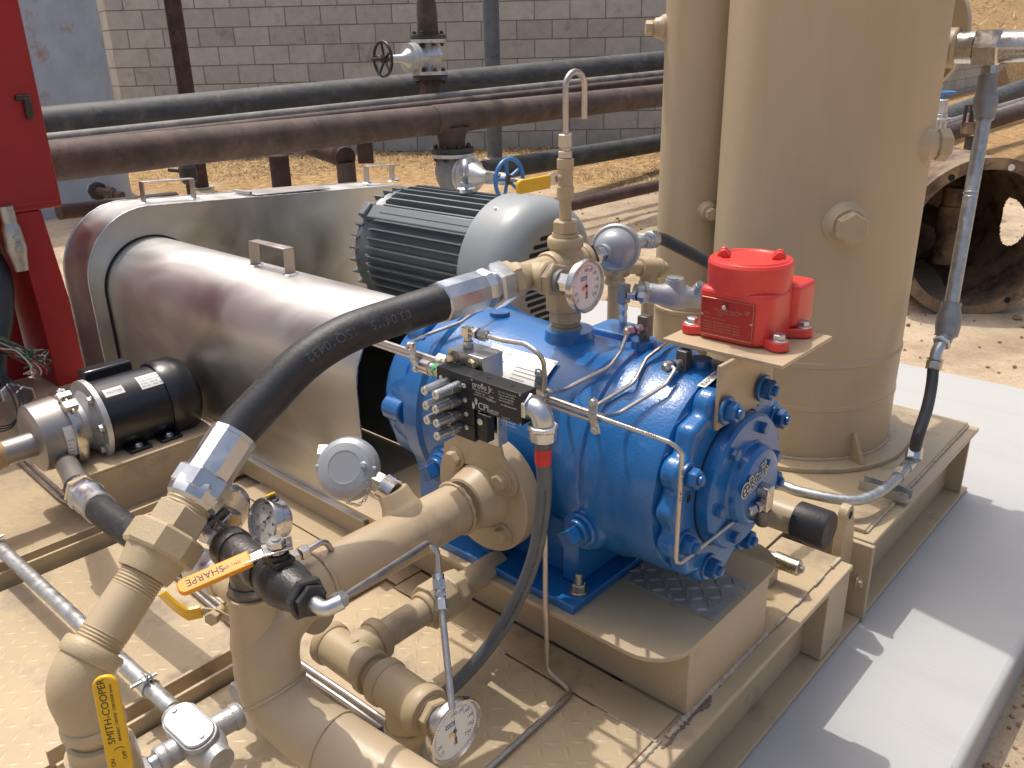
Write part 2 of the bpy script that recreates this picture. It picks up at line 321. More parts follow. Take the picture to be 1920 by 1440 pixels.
# ================================================================== setting
from mathutils import noise as mnoise
FH = Vector((CF.x, CF.y, 0)).normalized(); RH = Vector((CR.x, CR.y, 0)).normalized()   # view azimuth and its right, level
def sstep(t): t = max(0.0, min(1.0, t)); return t*t*(3-2*t)
def gz(x, y):
    f = x*FH.x+y*FH.y; d = math.hypot(x, y)
    z = -0.13+0.24*sstep((f-3.2)/6.5)
    z += 0.018*mnoise.noise(Vector((x*0.9, y*0.9, 0)))+0.010*mnoise.noise(Vector((x*3.1, y*3.1, 4)))
    if d < 14: z += 0.006*mnoise.noise(Vector((x*9, y*9, 9)))+0.004*abs(mnoise.noise(Vector((x*21, y*21, 2))))
    return z
def ground_mat():
    g = bpy.data.materials.new('dry_sandy_ground'); g.use_nodes = True; N = g.node_tree; L = N.links; b = N.nodes['Principled BSDF']; b.inputs['Roughness'].default_value = 0.92
    b.inputs['Specular IOR Level'].default_value = 0.15
    geo = N.nodes.new('ShaderNodeNewGeometry'); P = geo.outputs['Position']
    def nz(sc, det=6, rg=0.6):
        n = N.nodes.new('ShaderNodeTexNoise'); n.inputs['Scale'].default_value = sc; n.inputs['Detail'].default_value = det; n.inputs['Roughness'].default_value = rg; L.new(P, n.inputs['Vector']); return n.outputs['Fac']
    def ramp(src, stops):
        r = N.nodes.new('ShaderNodeValToRGB'); e = r.color_ramp.elements
        while len(e) < len(stops): e.new(0.5)
        for k, (p, c) in enumerate(stops): e[k].position = p; e[k].color = (*c, 1)
        L.new(src, r.inputs[0]); return r.outputs[0]
    sand = ramp(nz(3.0, 6, 0.65), [(0.30, (0.32, 0.235, 0.155)), (0.50, (0.47, 0.365, 0.25)), (0.72, (0.56, 0.45, 0.325))])
    straw = ramp(nz(14, 6, 0.75), [(0.30, (0.15, 0.095, 0.05)), (0.50, (0.36, 0.23, 0.105)), (0.68, (0.54, 0.37, 0.18))])
    dv = N.nodes.new('ShaderNodeVectorMath'); dv.operation = 'DOT_PRODUCT'; dv.inputs[1].default_value = FH; L.new(P, dv.inputs[0])
    ad = N.nodes.new('ShaderNodeMath'); ad.operation = 'MULTIPLY_ADD'; ad.inputs[1].default_value = 3.4; L.new(nz(1.6, 5), ad.inputs[0]); L.new(dv.outputs['Value'], ad.inputs[2])
    mr = N.nodes.new('ShaderNodeMapRange'); mr.inputs[1].default_value = 8.9; mr.inputs[2].default_value = 9.9; L.new(ad.outputs[0], mr.inputs[0])
    mx = N.nodes.new('ShaderNodeMix'); mx.data_type = 'RGBA'; L.new(mr.outputs[0], mx.inputs[0]); L.new(sand, mx.inputs[6]); L.new(straw, mx.inputs[7])
    sp = ramp(nz(55, 4, 0.6), [(0.30, (0.55, 0.5, 0.45)), (0.42, (1, 1, 1)), (0.8, (1.0, 1.0, 1.0))])
    mm = N.nodes.new('ShaderNodeMix'); mm.data_type = 'RGBA'; mm.blend_type = 'MULTIPLY'; mm.inputs[0].default_value = 0.8; L.new(mx.outputs[2], mm.inputs[6]); L.new(sp, mm.inputs[7])
    L.new(mm.outputs[2], b.inputs['Base Color'])
    bp = N.nodes.new('ShaderNodeBump'); bp.inputs['Strength'].default_value = 0.7; bp.inputs['Distance'].default_value = 0.03; L.new(nz(26, 5, 0.7), bp.inputs['Height']); L.new(bp.outputs[0], b.inputs['Normal'])
    return g
M['ground'] = ground_mat()
def build_ground():
    ca = math.atan2(FH.y, FH.x); angs = []
    fine = math.radians(42); n1, n2 = 250, 56
    for k in range(n1): angs.append(ca-fine+2*fine*k/n1)
    for k in range(n2): angs.append(ca+fine+(2*math.pi-2*fine)*k/n2)
    rad = [0.4, 0.8, 1.2, 1.7, 2.2]+[2.5+0.045*k for k in range(225)]
    r = rad[-1]
    while r < 420: r *= 1.16; rad.append(r)
    vs = [(0, 0, -0.13)]; fs = []; na = len(angs)
    for r in rad:
        for a in angs: x, y = r*math.cos(a), r*math.sin(a); vs.append((x, y, gz(x, y)))
    for k in range(na): fs.append((0, 1+k, 1+(k+1) % na))
    for i in range(len(rad)-1):
        for k in range(na):
            k2 = (k+1) % na; fs.append((1+i*na+k, 1+(i+1)*na+k, 1+(i+1)*na+k2, 1+i*na+k2))
    me = bpy.data.meshes.new('ground'); me.from_pydata(vs, [], fs); me.shade_smooth(); me.materials.append(M['ground'])
    o = bpy.data.objects.new('ground', me); COL.objects.link(o); struct(o)
build_ground()

def concrete_mat():
    g = bpy.data.materials.new('broom_finished_concrete'); g.use_nodes = True; N = g.node_tree; L = N.links; b = N.nodes['Principled BSDF']; b.inputs['Roughness'].default_value = 0.62
    geo = N.nodes.new('ShaderNodeNewGeometry'); P = geo.outputs['Position']
    mp = N.nodes.new('ShaderNodeMapping'); mp.inputs['Scale'].default_value = (4, 190, 60); L.new(P, mp.inputs[0])
    st = N.nodes.new('ShaderNodeTexNoise'); st.inputs['Scale'].default_value = 1.0; st.inputs['Detail'].default_value = 5; L.new(mp.outputs[0], st.inputs['Vector'])
    mp2 = N.nodes.new('ShaderNodeMapping'); mp2.inputs['Scale'].default_value = (3, 12, 12); L.new(P, mp2.inputs[0])
    bl = N.nodes.new('ShaderNodeTexNoise'); bl.inputs['Scale'].default_value = 1.0; bl.inputs['Detail'].default_value = 6; L.new(mp2.outputs[0], bl.inputs['Vector'])
    m1 = N.nodes.new('ShaderNodeMath'); m1.operation = 'MULTIPLY_ADD'; m1.inputs[1].default_value = 1.1; L.new(bl.outputs['Fac'], m1.inputs[0]); L.new(st.outputs['Fac'], m1.inputs[2])
    r = N.nodes.new('ShaderNodeValToRGB'); e = r.color_ramp.elements; e[0].position = 0.6; e[0].color = (0.375, 0.375, 0.365, 1); e[1].position = 1.0; e[1].color = (0.42, 0.417, 0.40, 1); L.new(m1.outputs[0], r.inputs[0])
    sp = N.nodes.new('ShaderNodeTexVoronoi'); sp.inputs['Scale'].default_value = 9; L.new(P, sp.inputs['Vector'])
    sr = N.nodes.new('ShaderNodeMapRange'); sr.inputs[1].default_value = 0.02; sr.inputs[2].default_value = 0.035; sr.inputs[3].default_value = 0.25; sr.inputs[4].default_value = 1; L.new(sp.outputs['Distance'], sr.inputs[0])
    mx = N.nodes.new('ShaderNodeMix'); mx.data_type = 'RGBA'; mx.blend_type = 'MULTIPLY'; mx.inputs[0].default_value = 1; L.new(r.outputs[0], mx.inputs[6]); L.new(sr.outputs[0], mx.inputs[7])
    L.new(mx.outputs[2], b.inputs['Base Color'])
    bp = N.nodes.new('ShaderNodeBump'); bp.inputs['Strength'].default_value = 0.10; bp.inputs['Distance'].default_value = 0.002; L.new(st.outputs['Fac'], bp.inputs['Height']); L.new(bp.outputs[0], b.inputs['Normal'])
    return g
M['concrete'] = concrete_mat()
b = MB(); b.box2((-4.6, -1.6, -0.34), (-0.205, 3.485, 0.0)); o = b.build('concrete_slab', M['concrete'], bev=0.016, seg=3); struct(o)

# hillside beyond the low wall
def build_hill():
    vs = []; fs = []; nx, ny = 46, 60
    for i in range(nx):
        for j in range(ny):
            x = -5.95-i*0.55; y = 10+j*0.9
            z = 0.75+(-5.95-x)*0.50+0.35*mnoise.noise(Vector((x*0.3, y*0.3, 1)))+0.12*mnoise.noise(Vector((x*1.1, y*1.1, 3)))
            if i == 0: z = -0.3
            if y < 17: z -= (17-y)*0.7
            vs.append((x, y, z))
    for i in range(nx-1):
        for j in range(ny-1): a = i*ny+j; fs.append((a, a+1, a+ny+1, a+ny))
    me = bpy.data.meshes.new('hillside'); me.from_pydata(vs, [], fs); me.shade_smooth(); me.materials.append(M['ground'])
    o = bpy.data.objects.new('hillside', me); COL.objects.link(o); struct(o); return vs
HILL = build_hill()

# dry grass, a mass nobody could count
def blade(vs, fs, p, L, w, rnd, flat):
    a = rnd.uniform(0, 2*math.pi); d = Vector((math.cos(a), math.sin(a), 0)); s = Vector((-d.y, d.x, 0))*w; up = rnd.uniform(0.1, 1.0)*(1-flat)
    q1 = p+d*(L*0.5)+Z_*(L*0.5*up+0.006); q2 = p+d*L+Z_*(L*0.62*up*rnd.uniform(0.2, 1.1)+0.003); o = len(vs)
    vs += [tuple(p-s), tuple(p+s), tuple(q1+s*0.7), tuple(q1-s*0.7), tuple(q2)]; fs += [(o, o+1, o+2, o+3), (o+3, o+2, o+4)]
def grass_obj(name, pts, label, L0, L1, w, seed):
    rnd = random.Random(seed); vs = []; fs = []
    for p in pts: blade(vs, fs, p, rnd.uniform(L0, L1), w*rnd.uniform(0.6, 1.3), rnd, rnd.uniform(0.2, 0.9))
    me = bpy.data.meshes.new(name); me.from_pydata(vs, [], fs); me.materials.append(M['straw']); o = bpy.data.objects.new(name, me); COL.objects.link(o); stuff(o); o['label'] = label; o['category'] = 'grass'
M['straw'] = mat('dry_straw', (0.42, 0.29, 0.145), 0.8, var=0.6, vs=14)
rg = random.Random(3); pts = []
while len(pts) < 17000:
    f = rg.uniform(6.6, 10.55); u = rg.uniform(-6.2, 3.6)
    x, y = FH.x*f+RH.x*u, FH.y*f+RH.y*u
    if mnoise.noise(Vector((x*0.8, y*0.8, 7)))+(f-8.9)*0.55+rg.uniform(-.35, .35) < 0: continue
    pts.append(Vector((x, y, gz(x, y))))
grass_obj('dry_grass', pts, 'flattened dry straw grass along the foot of the block wall', 0.05, 0.17, 0.0035, 5)
pts = []
for k in range(9000):
    v = Vector(rg.choice(HILL[60:])); pts.append(v+Vector((rg.uniform(-.5, .5), rg.uniform(-.5, .5), 0.0)))
grass_obj('hillside_grass', pts, 'dry tufted grass on the slope at the upper right', 0.25, 0.7, 0.02, 9)
# clods and pebbles on the bare soil
def clods():
    rnd = random.Random(11); bm = MB()
    for k in range(620):
        f = rnd.uniform(3.4, 7.6); u = rnd.uniform(-0.6, 3.2)*f/4.5; x, y = FH.x*f+RH.x*u, FH.y*f+RH.y*u
        if -4.6 < x < -0.2 and -1.6 < y < 3.5: continue
        r = rnd.uniform(0.003, 0.011)*(2.2 if rnd.random() < 0.06 else 1); c = Vector((x, y, gz(x, y)+r*0.3)); n = 6; rr = [rnd.uniform(0.6, 1.2)*r for _ in range(4)]
        bm.lathe(c-Z_*r*0.4, Vector((rnd.uniform(-.3, .3), rnd.uniform(-.3, .3), 1)), [(0, 0), (r*0.2, rr[0]), (r*0.6, rr[1]), (r, rr[2]*0.7), (r*1.15, 0)], n, rot=rnd.random())
    for k in range(500):
        x = -0.19+abs(rnd.gauss(0, 0.16)); y = rnd.uniform(0.9, 2.4); r = rnd.uniform(0.002, 0.007); c = Vector((x, y, gz(x, y)+r*0.2))
        bm.lathe(c-Z_*r*0.4, Vector((rnd.uniform(-.3, .3), rnd.uniform(-.3, .3), 1)), [(0, 0), (r*0.2, r*rnd.uniform(.7, 1.2)), (r*0.7, r*rnd.uniform(.6, 1)), (r, 0)], 6, rot=rnd.random())
    o = bm.build('pebbles', M['clod'], smooth=0); stuff(o); o['label'] = 'small clods and pebbles scattered on the bare soil'; o['category'] = 'pebbles'
M['clod'] = mat('soil_clod', (0.26, 0.175, 0.11), 0.9, var=0.4, vs=30)
clods()

# ------------------------------------------------------------------ block walls
def cmu_mat(name, c):
    g = mat(name, c, 0.88, var=0.10, vs=9, bump=0.5, bs=120, dirt=(c[0]*0.72, c[1]*0.7, c[2]*0.67), dirt_amt=0.2, ds=4)
    N = g.node_tree; L = N.links; b = N.nodes['Principled BSDF']; src = b.inputs['Base Color'].links[0].from_socket
    oi = N.nodes.new('ShaderNodeObjectInfo'); mr = N.nodes.new('ShaderNodeMapRange'); mr.inputs[3].default_value = 0.86; mr.inputs[4].default_value = 1.1; L.new(oi.outputs['Random'], mr.inputs[0])
    mx = N.nodes.new('ShaderNodeMix'); mx.data_type = 'RGBA'; mx.blend_type = 'MULTIPLY'; mx.inputs[0].default_value = 1; L.new(src, mx.inputs[6]); L.new(mr.outputs[0], mx.inputs[7]); L.new(mx.outputs[2], b.inputs['Base Color'])
    return g
M['cmu'] = cmu_mat('concrete_block', (0.455, 0.44, 0.40)); M['mortar'] = mat('mortar_joint', (0.22, 0.205, 0.185), 0.9, var=0.15, vs=12)
BL, BH, BD = 0.4064, 0.2032, 0.19
def block_mesh(L):
    bm = bmesh.new(); bmesh.ops.create_cube(bm, size=1.0); bmesh.ops.scale(bm, vec=(L-0.011, BD, BH-0.011), verts=bm.verts)
    bmesh.ops.bevel(bm, geom=list(bm.edges), offset=0.003, segments=1, affect='EDGES'); me = bpy.data.meshes.new('block'); bm.to_mesh(me); bm.free(); me.materials.append(M['cmu']); return me
FULL, HALF = block_mesh(BL), block_mesh(BL/2)
def block_wall(name, label, o, du, nb, rows, u0=0.0, start=0, half=False):
    """running-bond wall from o along the level direction du"""
    du = du.normalized(); nrm = Vector((du.y, -du.x, 0)); t = thing(name, label, 'wall', o); rot = math.atan2(du.y, du.x)
    core = MB(); Lw = nb*BL
    core.box(o+du*(Lw/2+u0)+Z_*(rows*BH/2-0.15), (Lw-0.02, BD-0.012, rows*BH+0.29), (du, -nrm, Z_)); core.build('mortar', M['mortar'], t)
    for r in range(rows):
        off = BL/2 if (r+start) % 2 else 0.0
        items = [(k*BL+BL/2+off, FULL) for k in range(nb-(1 if off else 0))]
        if off: items += [(BL/4, HALF), (Lw-BL/4, HALF)]
        for u, me in items:
            q = bpy.data.objects.new('block', me); COL.objects.link(q); q.parent = t
            q.location = du*(u+u0)+Z_*((r+0.5)*BH)+nrm*random.uniform(-.0015, .0015); q.rotation_euler = (0, 0, rot)
    return t
WD = 10.62
wbase = at(950, 272, 9.9); wz = 0.115
cu0 = at(951.7, 90, 9.82)                                           # a vertical joint seen in the fourth course
uj = (cu0-CAMP).dot(RH); ucor = (at(293, 100, 9.82)-CAMP).dot(RH)
k0 = math.ceil((uj-ucor)/BL); ustart = uj-k0*BL
WO = FH*WD+RH*ustart; WO.z = wz
block_wall('block_wall', 'long grey concrete block wall behind the pipes', WO, RH, 20, 9, start=1)
ret = (-RH*0.60+FH*0.80).normalized()
block_wall('block_wall', 'short pale return of the block wall at its left corner', WO+RH*0.076-FH*0.038, ret, 5, 9, start=0)
w2 = at(1770, 160, 17); w2.z = 0.0
block_wall('block_wall', 'low receding block wall below the grassy slope', w2-Y_*2.0, Vector((-0.08, 0.997, 0)), 22, 5)

# ------------------------------------------------------------------ equipment skid
DK = 0.203
sk = thing('equipment_skid', 'tan painted steel skid of beams and checker plate under the compressor', 'skid', (-1.2, 1.0, 0))
def ibeam(y0, y1, name='beam'):
    b = MB(); xr, xl = -0.506, -0.671; t = 0.013
    b.box2((xl, y0, 0.001), (xr, y1+(0.096 if y1 < 1.7 else 0), t)); b.box2((xl, y0, DK-t), (xr, y1, DK)); b.box2((-0.566, y0, t), (-0.556, y1, DK-t))
    return b.build(name, M['tan'], sk, bev=0.0025)
ibeam(-1.3, 1.60); ibeam(1.712, 2.504)
b = MB(); b.box2((-0.62, 1.495, 0.015), (-0.512, 1.605, DK-0.014)); b.build('stiffener', M['tan'], sk, bev=0.002)
b = MB(); b.box2((-0.66, 1.698, 0.002), (-0.500, 1.7105, DK-0.004)); b.build('end_plate', M['tan'], sk, bev=0.002)
b = MB(); b.box2((-0.66, 1.606, 0.002), (-0.545, 1.618, DK-0.01)); b.build('end_plate', M['tan'], sk, bev=0.002)
b = MB(); b.box2((-0.58, 2.448, 0.015), (-0.512, 2.458, DK-0.014)); b.build('stiffener', M['tan'], sk, bev=0.002)
inst('bolt', H['bolt_tan'], sk, onx(1608, 1090, -0.524), X_, sc=0.012)
# lifting lug
pl = []
for k in range(13): g = math.pi*k/12; pl.append((1.645+0.020*math.cos(g), 0.292+0.020*math.sin(g)))
pl = [(1.62, 0.03), (1.692, 0.03), (1.692, 0.20)]+pl+[(1.62, 0.22)]
b = MB(); b.prism(pl, V(-0.562, 0, 0), Y_, Z_, X_*0.020); lug = b.build('lifting_lug', M['tan'], sk, bev=0.0015)
b = MB(); b.cyl(V(-0.5415, 1.645, 0.290), V(-0.5409, 1.645, 0.290), 0.009); b.build('lug_hole', M['hole'], lug)
# deck plates with raised treads
def treads(x0, x1, y0, y1, z, pitch=0.0295, L=0.0145, w=0.0042, h=0.0013, skip=None, seed=0):
    b = MB(); i = 0; s2 = math.sqrt(0.5); x = x0+pitch*0.5
    while x < x1-0.008:
        y = y0+pitch*0.5; j = 0
        while y < y1-0.008:
            if not (skip and skip(x, y)):
                d = Vector((s2, s2, 0)) if (i+j) % 2 else Vector((s2, -s2, 0)); n = Vector((-d.y, d.x, 0)); c = Vector((x, y, z))
                vs = [c-d*L, c-d*L*.5-n*w*.85, c-n*w, c+d*L*.5-n*w*.85, c+d*L, c+d*L*.5+n*w*.85, c+n*w, c-d*L*.5+n*w*.85, c-d*L*.62+Z_*h*.8, c+Z_*h, c+d*L*.62+Z_*h*.8]
                b.add(vs, [(0,1,8),(1,2,9,8),(2,3,10,9),(3,4,10),(4,5,10),(5,6,9,10),(6,7,8,9),(7,0,8)])
            y += pitch; j += 1
        x += pitch; i += 1
    return b
def deck(x0, x1, y0, y1, z=DK+0.004, tr=True, th=0.006, m_='tan_deck', skip=None):
    b = MB(); b.box2((x0, y0, z-th), (x1, y1, z)); p = b.build('deck_plate', M[m_], sk, bev=0.0012)
    if tr: stuff(treads(x0, x1, y0, y1, z-0.0001, skip=skip).build('treads', M[m_], p, smooth=60))
    return p
b = MB(); b.box2((-3.3, -1.3, 0.02), (-0.70, 2.45, DK-0.012)); b.build('frame', M['tan'], sk)
deck(-1.185, -0.552, -0.1, 0.907); deck(-1.80, -1.235, -0.1, 0.92); deck(-3.1, -1.885, -0.1, 1.45)
deck(-1.185, -0.552, 0.912, 0.985, tr=False); deck(-1.80, -1.19, 0.924, 0.99, tr=False)
deck(-0.668, -0.535, 1.27, 1.60, z=DK+0.005, tr=False, th=0.004); deck(-1.3, -0.675, 1.36, 1.70, tr=False)
deck(-3.1, -1.3, 1.455, 2.45, tr=False)
b = MB(); b.box2((-1.45, 1.735, DK+0.0005), (-0.535, 2.498, DK+0.011)); b.build('deck_plate', M['tan_deck'], sk, bev=0.002)
# angle bars between the deck plates
for xb in (-1.843, -1.212):
    b = MB(); y1 = 0.86 if xb < -1.5 else 0.60
    b.box2((xb+0.013, 0.25, DK-0.03), (xb+0.020, y1, DK+0.030)); b.box2((xb-0.028, 0.25, DK-0.03), (xb-0.021, y1, DK+0.030)); b.box2((xb-0.02, 0.25, DK-0.012), (xb+0.012, y1, DK-0.006))
    b.build('angle_bar', M['tan'], sk, bev=0.001)
# weld beads
def weld(p, q, r=0.0045, n=None, name='weld_bead', par=None):
    p, q = Vector(p), Vector(q); L = (q-p).length; n = n or max(4, int(L/0.006)); b = MB(); pr = []
    for k in range(n+1): pr.append((L*k/n, r*(0.75+0.25*(k % 2)+random.uniform(-.15, .15))))
    b.lathe(p, q-p, pr, 7); return b.build(name, M['tan_weld'], par or sk, smooth=50)
weld((-0.540, 0.93, DK+0.001), (-0.540, 1.27, DK+0.001), 0.0065, n=60); weld((-0.545, -0.2, DK+0.001), (-0.545, 0.92, DK+0.001), 0.0055); weld((-0.534, 1.74, DK+0.003), (-0.534, 2.49, DK+0.003), 0.005)
weld((-1.05, 0.908, DK+0.004), (-0.87, 0.908, DK+0.004), 0.0035); weld((-0.64, 0.909, DK+0.004), (-0.545, 0.909, DK+0.004), 0.0035)
for k in range(4): y = 1.30+0.085*k; weld((-0.536, y, DK+0.004), (-0.536, y+0.045, DK+0.004), 0.004)
M['mud'] = mat('dried_mud', (0.17, 0.125, 0.085), 0.9, var=0.3, vs=60, bump=0.6, bs=200)
vs_, fs_ = [], []; rr__ = random.Random(8)
for k in range(60):
    y_ = 0.905+0.0032*k; env = math.sin(math.pi*k/59)**0.5; x_ = -0.5345+0.003*math.sin(k*0.21); w_ = 0.0012+env*(0.0045+0.004*math.sin(k*0.31+1))*rr__.uniform(0.5, 1.25)
    vs_ += [(x_-w_*0.5, y_, DK+0.0008), (x_, y_, DK+0.0034*env+0.001), (x_+w_, y_, DK+0.0008)]
    if k: b0 = 3*k; fs_ += [(b0-3, b0-2, b0+1, b0), (b0-2, b0-1, b0+2, b0+1)]
MB().add(vs_, fs_).build('dried_mud', M['mud'], sk, smooth=60)
# compressor pedestal
PZ = 0.346
b = MB(); b.box2((-1.36, 0.990, DK+0.003), (-0.541, 1.262, PZ-0.0095)); b.build('pedestal', M['tan'], sk, bev=0.002)
def rrect(x0, x1, y0, y1, rs, n=6):
    P = []; cs = [(x1, y0, -90, rs[0]), (x1, y1, 0, rs[1]), (x0, y1, 90, rs[2]), (x0, y0, 180, rs[3])]
    for cx, cy, a, r in cs:
        if r <= 0: P.append((cx, cy)); continue
        sx = -1 if cx == x1 else 1; sy = -1 if cy == y1 else 1
        for k in range(n+1): g = math.radians(a+90*k/n); P.append((cx+sx*r+r*math.cos(g), cy+sy*r+r*math.sin(g)))
    return P
b = MB(); b.box2((-0.56, 1.0, PZ-0.0125), (-0.5403, 1.235, PZ-0.0095)); b.build('gap', M['hole'], sk)
b = MB(); b.prism(rrect(-1.36, -0.537, 0.915, 1.335, [0.075, 0.075, 0, 0]), V(0, 0, PZ-0.009), X_, Y_, Z_*0.009); b.build('pedestal_top', M['tan'], sk, bev=0.0012)
b = MB(); b.box2((-0.728, 1.068, PZ+0.0003), (-0.546, 1.20, PZ+0.004)); tp = b.build('tread_plate', M['treadsteel'], sk)
stuff(treads(-0.735, -0.546, 1.068, 1.20, PZ+0.0039, pitch=0.0215, L=0.0112, w=0.0036, h=0.0032).build('treads', M['treadsteel'], tp, smooth=60))
# channel under the belt guard, with its end plate
b = MB(); b.box2((-2.62, 0.985, DK+0.003), (-1.37, 1.30, 0.262)); b.box2((-2.62, 0.972, 0.2625), (-1.37, 1.30, 0.268)); b.build('guard_channel', M['tan'], sk, bev=0.002)
b = MB(); b.box2((-1.30, 1.40, DK), (-0.80, 1.46, 0.25)); b.box2((-1.30, 1.49, DK), (-0.80, 1.55, 0.25)); b.build('cross_rail', M['tan'], sk, bev=0.002)
b = MB(); b.box2((-0.80, 1.335, DK+0.005), (-0.60, 1.375, 0.245)); b.box2((-0.80, 1.40, DK+0.005), (-0.60, 1.44, 0.235)); b.build('cross_rail', M['tan'], sk, bev=0.002)
# sheet-metal stand of the small pump, folded from one sheet
b = MB(); x0, x1, y0, y1 = -2.21, -1.935, 0.63, 1.02
b.box2((x0, y0, 0.322), (x1, y1, 0.328)); b.box2((x1-0.006, y0+0.02, DK+0.004), (x1-0.0005, y1, 0.3215)); b.box2((x0, y0+0.03, DK+0.004), (x1-0.008, y0+0.036, 0.3215))
b.build('pump_stand', M['tan'], sk, bev=0.0015)
# ================================================================== rotary compressor
YC, ZC = 1.135, 0.580
AX = lambda x: V(x+0.02, YC, ZC)
cp_ = thing('rotary_compressor', 'glossy blue rotary compressor with round end cover and bolted flange', 'compressor', (-0.95, YC, PZ))
b = MB(); b.lathe(V(0, YC, ZC), X_, [(-1.245, 0.120), (-1.245, 0.158), (-1.235, 0.165), (-1.165, 0.170), (-1.160, 0.186), (-1.120, 0.190), (-1.112, 0.182), (-1.02, 0.176), (-0.99, 0.172),
    (-0.815, 0.172), (-0.795, 0.178), (-0.775, 0.186), (-0.742, 0.187), (-0.738, 0.1815), (-0.730, 0.1815), (-0.726, 0.187), (-0.700, 0.187), (-0.690, 0.1815), (-0.665, 0.1800), (-0.620, 0.1785), (-0.606, 0.174), (-0.600, 0.160)], 72)
body = b.build('body', M['blue'], cp_, smooth=40)
# feet and base plate
b = MB(); b.box2((-1.20, 0.930, PZ+0.0005), (-0.732, 1.345, PZ+0.0165)); b.build('base_plate', M['blue'], cp_, bev=0.002)
b = MB()
for xa, xb_ in ((-1.17, -1.10), (-0.80, -0.765)):
    b.box2((xa, 0.985, PZ+0.016), (xb_, 1.285, 0.50))
b.box2((-1.10, 1.0, PZ+0.016), (-0.80, 1.03, 0.47)); b.box2((-0.97, 0.955, PZ+0.016), (-0.945, 1.1, 0.46)); b.build('foot', M['blue'], cp_, bev=0.004)
# flat side pad that carries the suction flange
b = MB(); fc = ony(905, 927, 0.930); b.cyl(V(fc.x, 0.944, fc.z), V(fc.x, 1.06, fc.z), 0.106, 48, c=0.006); b.build('port_boss', M['blue'], cp_)
# end flange with bolt lobes
def lobed(Rb, rl, Rbase, n, ph, seg=9, inner=None):
    P = []
    for k in range(n):
        g = ph+2*math.pi*k/n; c = (Rb*math.cos(g), Rb*math.sin(g))
        for j in range(seg):
            h = g+math.radians(-75+150*j/(seg-1)); P.append((c[0]+rl*math.cos(h), c[1]+rl*math.sin(h)))
        g2 = g+math.pi/n; P.append((Rbase*math.cos(g2), Rbase*math.sin(g2)))
    return P
b = MB(); b.prism(lobed(0.152, 0.0285, 0.1790, 8, math.radians(22.5)), AX(-0.622), Y_, Z_, X_*0.034); b.build('end_flange', M['blue'], cp_, bev=0.009, seg=3)
b = MB(); b.lathe(V(0.02, YC, ZC), X_, [(-0.60, 0.113), (-0.5885, 0.113), (-0.5880, 0.1135), (-0.566, 0.1135), (-0.561, 0.109), (-0.560, 0.072), (-0.556, 0.068), (-0.545, 0.066), (-0.538, 0.060), (-0.535, 0.050), (-0.5345, 0)], 56)
cov = b.build('end_cover', M['blue'], cp_, smooth=28)
b = MB(); b.torus(AX(-0.5875), X_, 0.1145, 0.0016, 56, 6); b.build('gasket', M['hole'], cov)
for k in range(8):
    g = math.radians(22.5+45*k); inst('nut', H['nut_blue'], cp_, AX(-0.5885)+Y_*(0.152*math.cos(g))+Z_*(0.152*math.sin(g))+X_*(0.012 if k in (1, 2) else 0), X_, sc=0.0165, rot=random.random())
for k in range(6):
    g = math.radians(8+60*k); inst('bolt', H['bolt_blue'], cov, AX(-0.5605)+Y_*(0.091*math.cos(g))+Z_*(0.091*math.sin(g)), X_, sc=0.0105, rot=random.random())
inst('bolt', H['bolt_blue'], cov, AX(-0.5348)+Y_*0.012+Z_*0.040, X_, sc=0.0055)
for g in (172, -8, 222):
    g = math.radians(g); c = AX(-0.588)+Y_*(0.136*math.cos(g))+Z_*(0.136*math.sin(g))
    b = MB(); b.torus(c, X_, 0.009, 0.0022, 18, 6); e = b.build('eye_port', M['blue_d'], cp_); b = MB(); b.cyl(c-X_*0.001, c+X_*0.0006, 0.0085, 6); b.build('socket', M['hole'], e)
# drive-end head: flange bolts under the guard edge, ribs along the head
b = MB(); b.prism(lobed(0.158, 0.026, 0.172, 6, math.radians(0)), AX(-1.252), Y_, Z_, X_*0.05); b.build('drive_flange', M['blue'], cp_, bev=0.004)
# square-headed plugs in bosses
def square_plug(c, sc=1.0):
    b = MB(); b.lathe(c+Y_*0.10, -Y_, [(0, 0.045*sc), (0.085, 0.040*sc), (0.092, 0.036*sc), (0.093, 0.030*sc), (0.097, 0.030*sc), (0.1, 0.027*sc)], 32); p = b.build('plug_boss', M['blue'], cp_)
    b = MB(); b.lathe(c, -Y_, [(0, 0.024*sc), (0.010, 0.024*sc), (0.012, 0.022*sc)], 28); b.box(c-Y_*0.022, (0.026*sc, 0.024, 0.026*sc), (frame(X_*0.8+Z_*0.6)[2], Y_, (Z_*0.8-X_*0.6))); b.build('square_plug', M['blue_d'], p, bev=0.0012)
square_plug(ony(822, 878, 0.945)); square_plug(ony(1085, 996, 0.950))
# threaded ports on the crown
def port(x, r, y=YC, h=0.012, z=None):
    z = z if z is not None else ZC+0.172
    b = MB(); b.lathe(V(x, y, z-0.02), Z_, [(0, r*1.1), (0.02+h*0.5, r), (0.02+h, r*0.97)], 32); return b.build('port_pad', M['blue'], cp_)
port(-0.904, 0.044, h=0.014); port(-1.075, 0.020, h=0.014); port(-0.745, 0.022, h=0.026); port(-0.636, 0.018, h=0.024, z=ZC+0.165)
RPAD = ony(1168, 611, 1.285); b = MB(); b.prism(rrect(RPAD.x-0.05, RPAD.x+0.045, 1.24, 1.315, [0.012]*4, 4), V(0, 0, RPAD.z-0.09), X_, Y_, Z_*0.09); b.build('rear_pad', M['blue'], cp_, bev=0.004)
inst('nut', H['nut_gold'], cp_, onz(1085, 1108, PZ+0.017), Z_, sc=0.0125)
b = MB(); c = onz(1085, 1108, PZ+0.017); b.cyl(c+Z_*0.016, c+Z_*0.036, 0.0068, 14, c=0.001); b.build('stud', M['tube'], cp_)
